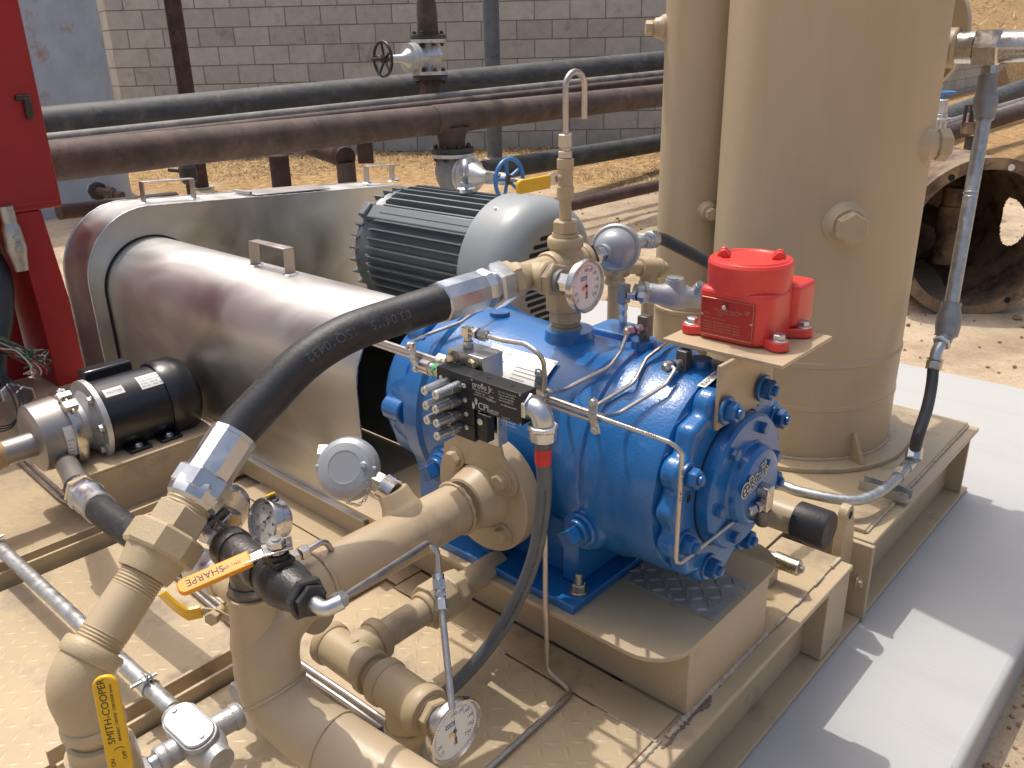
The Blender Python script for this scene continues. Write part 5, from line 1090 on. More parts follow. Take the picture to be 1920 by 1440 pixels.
# ================================================================== lubricator block and its bracket
YL = 0.800
lb = thing('lubricator_bracket', 'tan plate bolted to the suction flange behind the black lubricator', 'bracket', V(SX, 0.878, SZ+0.05))
yb = 0.868; pq = lambda px, py: (ony(px, py, yb).x, ony(px, py, yb).z)
pl = [(SX+u_, SZ+w_) for u_, w_ in ((-0.084, 0.048), (-0.076, 0.030), (-0.060, 0.028), (-0.030, 0.052), (0.0, 0.058), (0.030, 0.046), (0.048, 0.024), (0.066, 0.020), (0.083, 0.030), (0.088, 0.050), (0.080, 0.072), (0.058, 0.094), (0.052, 0.12), (0.060, 0.268), (0.054, 0.276), (-0.005, 0.276), (-0.020, 0.17), (-0.034, 0.115), (-0.058, 0.092), (-0.080, 0.078))]
b = MB(); b.prism(pl, V(0, 0.9022, 0), X_, Z_, -Y_*0.0062); b.build('plate', M['tan'], lb, bev=0.001)
lu_ = thing('lubricator_block', 'black divider block lubricator with seven shiny steel pins and printed cover', 'lubricator', V(-0.82, YL, 0.7))
XL0, XL1, XL2 = ony(818, 690, YL).x, ony(886, 708, YL).x, ony(980, 742, YL).x
ZL1 = ony(886, 708, YL).z; ZL0 = ony(886, 828, YL).z; ZR0 = ony(980, 793, YL).z
b = MB(); nsec = 4; hh = (ZL1-ZL0)/nsec
for k in range(nsec): b.box2((XL0, YL, ZL0+hh*k+0.0004), (XL1-0.0008, YL+0.028, ZL0+hh*(k+1)-0.0002))
b.build('divider_block', M['anod'], lu_, bev=0.0008)
b = MB(); b.box2((XL1, YL+0.004, ZL0+0.004), (XL1+0.0215, YL+0.020, ZL0+0.050)); b.build('end_section', M['anod'], lu_, bev=0.001)
b = MB(); b.box2((XL1-0.0004, YL-0.003, ZR0-0.003), (XL2, YL+0.029, ZL1)); cvr = b.build('cycle_indicator', M['anod'], lu_, bev=0.0008)
cy_ = YL-0.0033; tl = lambda s_, sz, u, v, sx=1.0: text(s_, sz, V(XL1+u, cy_, ZL1-v), X_, Z_, M['inkwhite'], cvr, ext=0.00005, sx=sx)
tl('proflo Jr.', 0.0128, 0.0020, 0.0120, 0.92); tl('Electronic  No Flow', 0.0035, 0.004, 0.0160); tl('Model  no:      Cycle', 0.0042, 0.008, 0.0205, 1.05); tl('Indicator', 0.0046, 0.030, 0.0260, 1.1); tl('CONFORMS TO UL STD 1604', 0.0026, 0.004, 0.0240, 1.1)
tl('CPI', 0.0150, 0.0120, 0.0440, 1.0); tl('LUBRICATION', 0.0040, 0.034, 0.0415, 0.75); tl('SPECIALISTS', 0.0040, 0.034, 0.0450, 0.8); tl('www.cpilube.com', 0.0035, 0.012, 0.0520)
for k, s_ in enumerate(('Div 1  CL 1  Groups A B C D', 'Temp: -40 to 85 C  TYPE 4', 'Li Battery 3.6V  SN 25001', 'Switch rating 28VDC 1A')): tl(s_, 0.0030, 0.054, 0.0075+0.0042*k, 0.9)
tl('NO USER SERVICE PARTS', 0.0030, 0.058, 0.0262, 0.9)
for k, s_ in enumerate(('Ex ia IIC T4', 'US Patent 5,835,372', 'CE  CSA  LR 103214')): tl(s_, 0.0034, 0.060, 0.0450+0.0048*k, 0.9)
b = MB()
for dz, sg in ((0.004, 1), (-0.004, -1)):
    b.prism([(0, -0.004), (0.003, -0.001), (0.003, 0.005), (0, 0.008), (-0.002, 0.003)], V(XL1+0.005+0.003*sg, cy_, ZL1-0.040+dz), X_, Z_, -Y_*0.0001)
b.build('logo', M['inkwhite'], cvr)
for u, v in ((0.002, 0.002), (XL2-XL1-0.002, 0.002), (XL2-XL1-0.002, ZL1-ZR0+0.001)): inst('screw', H['screw'], cvr, V(XL1+u, cy_, ZL1-v), -Y_, sc=0.0014)
for u in (0.020, 0.066):
    b = MB(); b.cyl(V(XL1+u, YL+0.014, ZL1-0.0005), V(XL1+u, YL+0.014, ZL1+0.0004), 0.0042, 14); b.build('hole', M['hole'], cvr)
# pins: two columns of three, one alone at the foot
pr = [(0, 0.0), (0.0, 0.0066), (0.0006, 0.0072), (0.031, 0.0072), (0.0312, 0.0082), (0.052, 0.0084), (0.055, 0.0084)]
pin = MB().lathe(V(0, 0, 0), Z_, [(0, 0.0084), (0.020, 0.0082), (0.0202, 0.0074), (0.047, 0.0072), (0.0485, 0.0060), (0.0485, 0.0022), (0.0470, 0.0018), (0.0470, 0)], 14).mesh('pin', M['zinc'], smooth=30)
for k, (px, py) in enumerate(((795, 733), (816, 741), (798, 761), (816, 768), (800, 788), (818, 794), (819, 818))):
    p = ony(px, py, YL-0.0475); inst('pin', pin, lu_, V(p.x, YL, p.z), -Y_)
for k, (px, py) in enumerate(((871, 723), (873, 750), (875, 776), (876, 801), (828, 707), (843, 790), (898, 792), (897, 766))):
    p = ony(px, py, YL); inst('screw', H['screw'], lu_, V(p.x, YL-(0.0 if k < 6 else -0.004), p.z), -Y_, sc=0.0042 if k < 6 else 0.006)
b = MB(); b.box2((XL0+0.022, YL+0.0285, ZL0-0.012), (XL1+0.020, YL+0.050, ZL0+0.075)); b.build('back_plate', M['zinc'], lu_, bev=0.001)
# zinc manifold block above
zl0 = ony(840, 690, 0.850); b = MB(); bx0, bx1 = ony(839, 660, 0.836).x, ony(905, 680, 0.836).x; bz0, bz1 = ony(839, 690, 0.836).z, ony(839, 653, 0.836).z
b.box2((bx0, 0.836, bz0-0.008), (bx1, 0.880, bz1)); mb = b.build('manifold_block', M['zinc'], lu_, bev=0.0012)
for px, py in ((850, 670), (888, 683)): inst('bolt', H['bolt_gold'], mb, V(ony(px, py, 0.836).x, 0.8358, ony(px, py, 0.836).z), -Y_, sc=0.0085, rot=.2)
fe = thing('tube_elbow', 'small steel elbow fitting and tube on top of the lubricator manifold', 'fitting', V(bx0+0.045, 0.85, bz1)); q = V(ony(878, 648, 0.858).x, 0.858, bz1)
b = MB(); b.hexp(q, q+Z_*0.012, 0.0085); b.cyl(q+Z_*0.012, q+Z_*0.02, 0.006, 14); b.box(q+Z_*0.026, (0.014, 0.014, 0.015)); b.build('elbow', M['steel'], fe, bev=0.001)
eq = compfit(fe, q+Z_*0.027+X_*0.006, X_, 0.034, 0.0085)
bt = MB(); bt.tube([eq-X_*0.002, eq+X_*0.03, ony(985, 645, 0.858), ony(1018, 668, 0.858), ony(1022, 712, 0.885), ony(1020, 735, 0.90)], TR*1.05, 10, fillet=0.02); bt.build('bent_tube', M['tube'], fe)
vf = thing('check_valve', 'short steel check valve with green band left of the lubricator', 'valve', ony(810, 695, 0.85)); va, vb2 = ony(795, 686, 0.845), ony(838, 700, 0.835); dv_ = (vb2-va).normalized(); Lv = (vb2-va).length
b = MB(); b.cyl(va, va+dv_*Lv*0.38, 0.0125, 20, c=0.001); b.cyl(va+dv_*Lv*0.38, va+dv_*Lv*0.75, 0.0105, 20); b.hexp(va+dv_*Lv*0.75, vb2, 0.0120); b.build('body', M['steel'], vf); b = MB(); b.cyl(va+dv_*Lv*0.55, va+dv_*Lv*0.66, 0.0108, 20); b.build('green_band', mat('green_paint', (0.03, 0.42, 0.10), 0.4), vf)
wf = ony(832, 674, 0.862); b = MB(); b.hexp(wf-X_*0.012, wf+X_*0.010, 0.0085); b.build('inlet_nut', M['steel'], vf)

# grey flexible conduit with a red band
gc = thing('flexible_conduit', 'grey flexible conduit with red band hanging from the lubricator to the deck', 'conduit', ony(1018, 800, YL))
EL = V(XL2-0.001, YL+0.014, ZL1-0.024); b = MB(); b.hexp(EL-X_*0.0, EL+X_*0.007, 0.0205, n=6); b.build('locknut', M['zinc'], gc)
ap = [EL+X_*0.004, EL+X_*0.008]+[EL+X_*(0.008+0.017*math.sin(math.pi/2*k/8))-Z_*(0.017*(1-math.cos(math.pi/2*k/8))) for k in range(1, 9)]; ap.append(ap[-1]-Z_*0.006); eld = ap[-1]; b = MB(); b.tube(ap, 0.0155, 24); b.build('elbow', M['zinc'], gc, smooth=60)
n0 = V(eld.x, EL.y, EL.z-0.020); b = MB(); b.hexp(n0, n0-Z_*0.008, 0.0215, n=8); b.cyl(n0-Z_*0.008, n0-Z_*0.010, 0.0195, 24); b.lathe(n0-Z_*0.010, -Z_, [(0, 0.0195), (0.013, 0.0190), (0.0145, 0.0165)], 10); b.build('gland_nut', M['zinc'], gc)
fp = bez([n0-Z_*0.015, n0-Z_*0.060, at(1021, 895, proj(n0-Z_*0.1)[2]), at(1016, 970, 1.235), at(1000, 1050, 1.27), at(965, 1135, 1.31), at(915, 1215, 1.345), at(855, 1282, 1.36), at(790, 1335, 1.355), at(725, 1372, 1.34), at(640, 1410, 1.33)], 8)
b = MB(); b.tube(fp, 0.0113, 18); b.build('sleeve', M['flex'], gc); b = MB(); b.tube([fp[k] for k in range(4, 9)], 0.0119, 18); b.build('red_band', M['red_tape'], gc)
acc_ = fp[20:]
def tube_text(s_, size, pts, R, face, par, mt, off=0.0):
    acc = [0]
    for i in range(1, len(pts)): acc.append(acc[-1]+(pts[i]-pts[i-1]).length)
    def wr_(x, y, z):
        s2 = off+x; i = 0
        while i < len(acc)-2 and acc[i+1] < s2: i += 1
        u = (s2-acc[i])/max(1e-6, acc[i+1]-acc[i]); p = pts[i].lerp(pts[i+1], u); d = (pts[i+1]-pts[i]).normalized(); f = (face-d*face.dot(d)).normalized(); sd = f.cross(d); g = y/R; return p+(f*math.cos(g)+sd*math.sin(g))*(R+0.0003)
    text(s_, size, None, X_, Z_, mt, par, wrap=wr_, ext=0.0)
tube_text('EID A5-777  LE Z21', 0.0068, [ony(1278, 868, 0.936), ony(1266, 1050, 0.949)], TR, (-CF+CR*0.1).normalized(), pt_, M['ink'], off=0.01); tube_text('003 A17  C 1/4 .035 WALL', 0.0062, [bl(1140, 788), ony(1250, 827, 0.929)], TR, (-CF+Z_*0.1).normalized(), pt_, M['ink'], off=0.004)
tube_text('LIQUID TIGHT FLEXIBLE NONMETALLIC CONDUIT  TYPE B  80C DRY 60C WET  SUNLIGHT RESISTANT OUTDOOR', 0.0052, fp[18:], 0.0113, -CF, gc, M['ink'])

# ================================================================== dark tee, black ball valve, pressure gauge
TT = at(462, 1046, 1.095); dx_ = X_
dt = thing('dark_pipe_tee', 'dark iron pipe tee standing on the bend of the tan suction pipe', 'pipe fitting', TT-Z_*0.06)
b = MB(); b.cyl(TT-X_*0.044, TT+X_*0.044, 0.0240, 32); collar(b, TT-X_*0.036, X_, 0.0280, 0.022); collar(b, TT+X_*0.038, X_, 0.0275, 0.018); b.cyl(TT, TT-Z_*0.060, 0.0250, 32); collar(b, TT-Z_*0.050, Z_, 0.0290, 0.030); b.build('body', M['iron_d'], dt, smooth=45)
b = MB(); b.cyl(TT-Z_*0.050, TT-Z_*0.085, 0.0240, 28); b.build('nipple', M['iron'], dt)
b = MB(); b.hexp(TT-X_*0.068, TT-X_*0.043, 0.0195, rot=.3); b.cyl(TT-X_*0.098, TT-X_*0.074, 0.0105, 18); b.build('hex_bushing', M['tube'], dt)
bt_ = thing('dial_thermometer', 'round steel gauge seen from its blank back beside the hex union', 'gauge', TT-X_*0.1)
gcen = at(420, 968, 1.16); gn = (X_*0.95-Z_*0.1).normalized(); b = MB(); b.lathe(gcen-gn*0.016, gn, [(0, 0.0425), (0.002, 0.0445), (0.010, 0.0445), (0.013, 0.040), (0.017, 0.037), (0.019, 0.020), (0.020, 0)], 48); b.build('case', M['steel'], bt_); b = MB(); b.cyl(gcen, TT-X_*0.074, 0.009, 16); b.hexp(gcen+gn*0.004, gcen+gn*0.022, 0.0165); b.build('stem', M['steel'], bt_)
bv = thing('ball_valve', 'black ball valve with long orange lever in front of the suction pipe', 'valve', TT+X_*0.1)
v0 = TT+X_*0.042; b = MB(); b.lathe(v0, X_, [(0, 0.018), (0.004, 0.020), (0.006, 0.0235), (0.014, 0.0245), (0.020, 0.029), (0.042, 0.031), (0.062, 0.0285), (0.076, 0.0245), (0.086, 0.0235)], 28); b.cyl(v0+X_*0.038, v0+X_*0.038+Z_*0.042, 0.014, 20); b.box(v0+X_*0.038+Z_*0.033, (0.034, 0.026, 0.006)); b.hexp(v0+X_*0.084, v0+X_*0.096, 0.0270, rot=.3); b.build('body', M['iron'], bv, smooth=35)
b = MB(); b.hexp(v0+X_*0.095, v0+X_*0.104, 0.0215, rot=.1); b.build('hex_bushing', M['iron'], bv)
st_ = v0+X_*0.038+Z_*0.043
b = MB(); b.lathe(st_, Z_, [(0, 0.011), (0.004, 0.011), (0.0045, 0.008)], 20); b.hexp(st_+Z_*0.0075, st_+Z_*0.0165, 0.0118); b.cyl(st_+Z_*0.0165, st_+Z_*0.0185, 0.006, 14); b.build('stem_nut', M['steel'], bv)
lend = at(338, 1116, 0.985); ld = Vector((lend.x-st_.x, lend.y-st_.y, 0)); LL = ld.length; ld.normalize(); lw = V(-ld.y, ld.x, 0); lz = (lend.z-st_.z)/LL; ldz = (ld+Z_*lz*0.9).normalized()
b = MB(); b.box(st_+Z_*0.0055, (0.034, 0.026, 0.003), (ld, lw, Z_)); b.box(st_+ldz*0.024+Z_*0.006, (0.036, 0.017, 0.003), (ldz, lw, ldz.cross(lw))); b.box(st_-ld*0.012-lw*0.014+Z_*0.0, (0.02, 0.003, 0.016), (ld, lw, Z_)); b.build('lever_tab', M['steel'], bv, bev=0.001)
hn = (Z_*0.75-CF*0.5+CR*0.1); hn = (hn-ldz*hn.dot(ldz)).normalized(); lw = hn.cross(ldz).normalized(); hs0 = st_+ldz*0.032+Z_*0.006; LH = (lend-hs0).length
b = MB(); b.prism(rrect(0, LH, -0.0105, 0.0105, [0.009, 0.009, 0.002, 0.002], 6), hs0-hn*0.004, ldz, lw, hn*0.008); lvr = b.build('lever', M['orange'], bv, bev=0.0022, seg=3)
text('SHARPE', 0.0128, hs0+hn*0.0042+ldz*0.032-lw*0.0048, ldz, lw, M['ink'], lvr, ext=0.00008); text('ON (  OFF', 0.0050, hs0+hn*0.0042+ldz*0.012-lw*0.0012, ldz, lw, M['ink'], lvr, ext=0.00008)
# outlet elbow and bent tube to the drain gauge
ot = thing('steel_tube', 'shiny bent steel tube from the black ball valve over to the drain tee', 'tube', v0+X_*0.15)
oe = v0+X_*0.104; b = MB(); b.tube([oe-X_*0.004, oe+X_*0.022, oe+X_*0.022+(Y_*0.8+Z_*0.25+X_*0.4).normalized()*0.022], 0.0095, 16, fillet=0.012); b.build('elbow', M['zinc'], ot)
od = (at(800, 1020, 1.235)-(oe+X_*0.022)).normalized(); on_ = oe+X_*0.022+od*0.020; b = MB(); b.hexp(on_, on_+od*0.018, 0.0115); b.build('nut', M['zinc'], ot)
tz_ = st+X_*0.05; p1 = at(803, 1018, 1.235); p2 = at(819, 1034, 1.235); p3 = at(822, 1085, 1.235); p4 = at(848, 1330, 1.16)
b = MB(); b.tube([on_+od*0.01, p1, p2+Z_*0.0, p3, p4], 0.0052, 12, fillet=0.012); b.build('tube_run', M['tube'], ot)
dnn = (p4-p3).normalized(); b = MB(); b.cyl(p3-dnn*0.006, p3+dnn*0.002, 0.0088, 16); b.hexp(p3+dnn*0.002, p3+dnn*0.016, 0.0105); b.cyl(p3+dnn*0.016, p3+dnn*0.020, 0.0075, 16); b.hexp(p3+dnn*0.020, p3+dnn*0.026, 0.0105); b.cyl(p3+dnn*0.026, p3+dnn*0.030, 0.008, 16); b.hexp(p3+dnn*0.030, p3+dnn*0.046, 0.0105, rot=.5); b.build('compression_union', M['zinc'], ot)
# pressure gauge
pg = thing('pressure_gauge', 'small liquid filled pressure gauge with cream dial and yellow filler plug', 'gauge', at(520, 1025, 1.13))
gd_ = (-X_*0.10-Y_*0.93-Z_*0.05); gfc = at(491, 979, 1.12); gd_ = (-CF*0.76-CR*0.62+Z_*0.06).normalized()
dial(gfc, gd_, 0.0325, 0.031, pg, 'cream', face=press_face())
ba = gfc-gd_*0.018; b = MB(); b.cyl(ba-Z_*0.030, ba-Z_*0.040, 0.0085, 16); b.box(ba-Z_*0.046, (0.014, 0.014, 0.016)); b.cyl(ba-Z_*0.052, ba-Z_*0.066, 0.0085, 16); b.build('brass_stem', M['brass'], pg)
b = MB(); ft = ba+Z_*0.0315-gd_*0.002; b.lathe(ft, Z_, [(0, 0.010), (0.003, 0.010), (0.004, 0.006), (0.008, 0.005)], 18); b.build('filler_plug', M['iron'], pg); b = MB(); b.box(ft+Z_*0.0085, (0.004, 0.014, 0.004)); b.build('filler_tab', M['yellow'], pg, bev=0.001)
tt_ = thing('tube_fitting', 'steel tube tee below the small pressure gauge with a short bent tube', 'fitting', ba-Z_*0.07); tb = ba-Z_*0.068
b = MB(); b.box(tb, (0.018, 0.018, 0.016)); b.hexp(tb+Y_*0.006, tb+Y_*0.03, 0.0095); b.hexp(tb+Y_*0.032, tb+Y_*0.046, 0.0105); b.build('tee', M['steel'], tt_, bev=0.001); b = MB(); b.tube([tb+Y_*0.044, tb+Y_*0.075+Z_*0.003, tb+Y_*0.090-Z_*0.03], 0.0045, 12, fillet=0.015); b.build('bent_tube', M['tube'], tt_)

# ================================================================== lower hose, yellow lever valve
lh = thing('supply_hose', 'black rubber hose from the small pump running low across the deck', 'hose', at(280, 1010, 1.55))
q0, q1, q2, q3 = at(146, 914, 1.80), at(200, 965, 1.66), at(290, 1022, 1.54), at(372, 1062, 1.44)
lp = bez([q0, at(172, 940, 1.72), q1, at(242, 995, 1.60), q2, at(335, 1046, 1.485), q3, at(405, 1075, 1.405)], 8); b = MB(); b.tube(lp, 0.0285, 24); hzl = b.build('sleeve', M['rubber'], lh)
tube_text('EN 856  4SP  MSHA', 0.012, lp[14:], 0.0285, (Z_-CF*0.6).normalized(), hzl, M['inkhose'], off=0.02)
def ferr(p, d, L, r, par):
    b = MB(); b.lathe(p, d, [(0, r*0.92), (0.0005, r), (L*0.75, r), (L*0.82, r*1.06), (L*0.92, r*1.06), (L, r*0.9)], 14); b.build('crimp_ferrule', M['zinc'], par, smooth=30)
d0 = (lp[0]-lp[9]).normalized(); fs0 = lp[12]; ferr(lp[13], (lp[4]-lp[13]).normalized(), 0.085, 0.0325, lh); e0 = lp[13]+(lp[4]-lp[13]).normalized()*0.083; de = (lp[4]-lp[13]).normalized()
b = MB(); b.hexp(e0, e0+de*0.03, 0.037, rot=.2); b.build('hex_swivel', M['zinc'], lh); b = MB(); b.hexp(e0+de*0.03, e0+de*0.048, 0.036, rot=.4); b.build('hex_nipple', M['tan_cast'], lh)
PUMP_OUT = e0+de*0.045
dz_ = (lp[-1]-lp[-10]).normalized(); ferr(lp[-9], dz_, 0.075, 0.0325, lh)
yv = thing('ball_valve', 'tan ball valve with bent yellow lever behind the suction bend', 'valve', at(440, 1120, 1.36))
vA = lp[-9]+dz_*0.07; b = MB(); b.hexp(vA, vA+dz_*0.022, 0.036); b.lathe(vA+dz_*0.02, dz_, [(0, 0.030), (0.02, 0.034), (0.05, 0.040), (0.09, 0.040), (0.12, 0.03), (0.24, 0.03)], 28); b.build('body', M['tan_cast'], yv)
piv = at(402, 1155, 1.30); b = MB(); nrm_ = (-CF*0.55+X_*0.3-Y_*0.6).normalized(); b.cyl(piv+CF*0.05, piv, 0.0085, 16); b.hexp(piv-nrm_*-0.000, piv+nrm_*0.012, 0.0115); b.cyl(at(435, 1135, 1.32), at(430, 1142, 1.31), 0.008, 12); b.build('stem_nut', M['tan_cast'], yv)
LT = [at(432, 1162, 1.31), at(405, 1148, 1.305), at(378, 1146, 1.30), at(352, 1152, 1.295), at(328, 1135, 1.29), at(303, 1112, 1.285)]
def strap(b, pts, up, w, th):
    vs = []; fs = []; n = len(pts)
    for i, p in enumerate(pts):
        t = (pts[min(i+1, n-1)]-pts[max(i-1, 0)]).normalized(); u = (up-t*up.dot(t)).normalized(); s = t.cross(u)
        for a_, c_ in ((-1, -1), (1, -1), (1, 1), (-1, 1)): vs.append(p+u*(w/2*a_)+s*(th/2*c_))
    for i in range(n-1):
        for k in range(4): k2 = (k+1) % 4; fs.append((4*i+k, 4*i+k2, 4*i+4+k2, 4*i+4+k))
    fs += [(3, 2, 1, 0), (4*n-4, 4*n-3, 4*n-2, 4*n-1)]; return b.add(vs, fs)
upl = (Z_*0.86-CF*0.35).normalized()
b = MB(); strap(b, LT[:3], upl, 0.018, 0.003); b.build('lever_tab', M['tan_cast'], yv, bev=0.0008); b = MB(); strap(b, [LT[2]]+bez(LT[3:], 4), upl, 0.026, 0.006); b.build('lever', M['yellow'], yv, bev=0.002, seg=3)

# ================================================================== deck conduits and tubes
cnd = thing('rigid_conduit', 'galvanised conduit crossing the deck at the lower left on strut clips', 'conduit', onz(180, 1195, 0.27))
ca, cb2 = onz(-60, 972, 0.275), onz(325, 1331, 0.275); b = MB(); b.cyl(ca, cb2, 0.0140, 24); b.build('tube_run', M['galv'], cnd)
cdir = (cb2-ca).normalized()
def strut_clip(par, px, py):
    t = along(ca, cdir, px); c = ca+cdir*t; b = MB(); b.torus(c, cdir, 0.0152, 0.0014, 20, 6); b.build('clip', M['zinc'], par)
    b = MB(); e = c+Z_*0.020; s = cdir.cross(Z_).normalized()
    for sg in (-1, 1): b.prism([(-0.008, -0.008), (0.008, -0.008), (0.008, 0.006), (0.004, 0.012), (-0.004, 0.012), (-0.008, 0.006)], e+s*(0.003*sg)-s*0.0008, cdir, Z_, s*0.0016)
    b.cyl(e-s*0.014+Z_*0.002, e+s*0.030+Z_*0.002, 0.003, 10); b.hexp(e+s*0.005+Z_*0.002, e+s*0.012+Z_*0.002, 0.007); b.build('clip_bolt', M['zinc'], par)
strut_clip(cnd, 283, 0); strut_clip(cnd, -2, 0)
def conduit_body(label, c, d, L, par_name='conduit_junction', branches=()):
    t = thing(par_name, label, 'conduit fitting', c); d = d.normalized(); n = (Z_-d*Z_.dot(d)).normalized(); n = (n*0.9-CF*0.35); n = (n-d*n.dot(d)).normalized(); s = d.cross(n)
    b = MB(); b.lathe(c-d*(L/2+0.020), d, [(0, 0.0185), (0.018, 0.0200), (0.03, 0.0265), (0.02+L*0.8, 0.0295), (L+0.012, 0.027), (L+0.024, 0.021), (L+0.042, 0.0195)], 24)
    for bd_, bl_ in branches: b.cyl(c, c+bd_.normalized()*bl_, 0.0185, 24); collar(b, c+bd_.normalized()*(bl_-0.008), bd_, 0.0205, 0.014)
    b.build('body', M['alu_cast'], t, smooth=45)
    b = MB(); r_ = 0.0265; P = rrect(-L/2-0.004, L/2+0.004, -r_, r_, [r_*0.98]*4, 8); b.prism(P, c+n*0.018, d, s, n*0.010); b.build('rim', M['alu_cast'], t, bev=0.0015)
    b = MB(); P = rrect(-L/2, L/2, -r_+0.003, r_-0.003, [r_*0.83]*4, 8); b.prism(P, c+n*0.0275, d, s, n*0.0055); cv_ = b.build('cover', M['zinc_d'], t, bev=0.002, seg=3)
    for sg in (-1, 1): inst('screw', H['screw'], cv_, c+n*0.0328+d*(sg*(L/2-0.010)), n, sc=0.0042)
    return t
M['zinc_d'] = mat('dull_zinc_cover', (0.60, 0.62, 0.63), 0.38, 0.85, var=0.12, vs=50, rv=0.1)
c1_ = onz(368, 1383, 0.30); conduit_body('oval covered conduit body with two hubs at the lower edge', c1_, cdir, 0.098, branches=(((Y_*0.95+X_*0.1), 0.070), (-Y_, 0.060)))
c2_ = c1_+Y_*0.160-X_*0.035; conduit_body('oval covered conduit body half hidden by the suction bend', c2_, (cdir*0.9+Z_*0.02).normalized(), 0.095, branches=((-Y_, 0.075),))
kn = thing('conduit_nipple', 'zinc hex connector at the bottom edge left of the conduit body', 'conduit fitting', c1_-Y_*0.07); b = MB(); b.cyl(c1_-Y_*0.05, c1_-Y_*0.075, 0.013, 18); b.hexp(c1_-Y_*0.072, c1_-Y_*0.084, 0.0205); b.hexp(c1_-Y_*0.088, c1_-Y_*0.105, 0.0205, rot=.4); b.build('hex', M['zinc'], kn)
ko = thing('conduit_coupling', 'zinc threaded cap on the half hidden conduit body', 'conduit fitting', c2_-X_*0.07); b = MB(); b.cyl(c2_-cdir*0.058, c2_-cdir*0.070, 0.020, 20); b.hexp(c2_-cdir*0.068, c2_-cdir*0.084, 0.0245, n=8); b.build('cap', M['zinc'], ko)
for k, (yo, lb_) in enumerate(((0.0, 'thin steel tube lying on the deck, nearer of the pair from the pump'), (0.014, 'thin steel tube lying on the deck, farther of the pair from the pump'))):
    za = DK+0.016; tubing(lb_, [onz(22, 852, za)+Y_*yo, onz(108, 930, za)+Y_*yo, onz(330, 1079, za)+Y_*yo, onz(455, 1185, za)+Y_*yo, onz(640, 1310, za)+Y_*yo, onz(760, 1395, za)+Y_*yo], 0.03, 0.0046)
ck = onz(24, 856, DK+0.02); tcl = thing('tube_clamp', 'dark two bolt clamp holding the deck tubes at the left edge', 'clamp', ck); b = MB(); b.box(ck, (0.022, 0.075, 0.007)); b.build('strap', M['galv'], tcl, bev=0.003)
for sg in (-1, 1): inst('bolt', H['bolt_zinc'], tcl, ck+Y_*(0.029*sg)+Z_*0.0037, Z_, sc=0.006)
zz2 = DK+0.012; tubing('thin steel tube dropping beside the pedestal and bending along the deck', [at(1022, 1000, 1.40), at(1023, 1120, 1.43), onz(1027, 1258, DK+0.02), onz(1072, 1297, zz2), onz(1050, 1318, zz2), onz(905, 1450, zz2)], 0.014, 0.0046)
# capped pipe stub and coupling by the skid edge
cps = thing('capped_pipe', 'tan pipe stub with black end cap beyond the compressor end', 'pipe', at(1480, 970, 1.53)); ce = at(1556, 996, 1.50); b = MB(); b.cyl(ce-X_*0.22, ce-X_*0.035, 0.0300, 28); b.cyl(ce-X_*0.175, ce-X_*0.155, 0.036, 28); b.build('barrel', M['tan'], cps); b = MB(); b.lathe(ce-X_*0.062, X_, [(0, 0.0335), (0.002, 0.0355), (0.058, 0.0355), (0.062, 0.033)], 36); b.build('cap', M['rubber'], cps)
cpl = thing('pipe_coupling', 'yellow zinc pipe coupling with square plug beside the pedestal', 'pipe fitting', onz(1485, 1062, 0.262)); ck2 = onz(1500, 1066, 0.262); b = MB(); b.lathe(ck2-X_*0.055, X_, [(0, 0.0145), (0.002, 0.0165), (0.053, 0.0165), (0.055, 0.015), (0.052, 0.011), (0.052, 0)], 28); b.build('sleeve', M['gold'], cpl); b = MB(); b.cyl(ck2-X_*0.085, ck2-X_*0.052, 0.0125, 20); b.box(ck2+X_*0.002, (0.012, 0.012, 0.012)); b.build('square_plug', M['galv'], cpl, bev=0.001)

# ================================================================== conduit on the vessel side
rc = thing('rigid_conduit', 'galvanised conduit bent round the vessel base to a strut clip', 'conduit', onz(1600, 935, 0.26))
zc_ = 0.262; cpts = [V(-0.86, 1.62, zc_+0.02), onz(1455, 908, zc_+0.010), onz(1500, 922, zc_+0.006), onz(1590, 938, zc_), onz(1640, 928, zc_), onz(1680, 898, zc_), onz(1706, 868, zc_+0.006)]
b = MB(); b.tube(bez(cpts, 7), 0.0125, 20); b.build('tube_run', M['galv'], rc)
cc3 = cpts[-2]; cdr = (cpts[-1]-cpts[-2]).normalized()
b = MB(); b.cyl(cpts[-1]-cdr*0.03, cpts[-1]+cdr*0.012, 0.0148, 20); b.lathe(cpts[-1]+cdr*0.01, cdr, [(0, 0.0165), (0.003, 0.0165)], 20); b.build('connector', M['zinc'], rc)
b = MB(); b.torus(cc3+cdr*0.012, cdr, 0.0138, 0.0016, 20, 6); b.prism(rrect(-0.008, 0.008, 0.01, 0.028, [0.006]*4, 4), cc3+cdr*0.012, CR, Z_, cdr*0.002); b.build('clip', M['zinc'], rc)
b = MB(); sc_ = V(cc3.x-0.02, cc3.y, DK+0.024); b.box(sc_+Y_*0.016, (0.115, 0.004, 0.024)); b.box(sc_-Y_*0.016, (0.115, 0.004, 0.024)); b.box(sc_-Z_*0.010, (0.115, 0.030, 0.004)); b.build('strut', M['galv'], rc)
fc2 = thing('flexible_conduit', 'black flexible conduit rising from the deck beside the vessel', 'conduit', at(1725, 800, 2.05))
u0_ = at(1712, 862, proj(cpts[-1])[2]-0.01); u1_ = at(1716, 838, proj(cpts[-1])[2])
E1 = at(1750, 690, 2.17); E0 = at(1757, 655, 2.17)
b = MB(); b.cyl(cpts[-1]+cdr*0.008, u0_, 0.012, 18); b.hexp(u0_, u1_, 0.0195, n=8); b.build('gland_nut', M['zinc'], fc2)
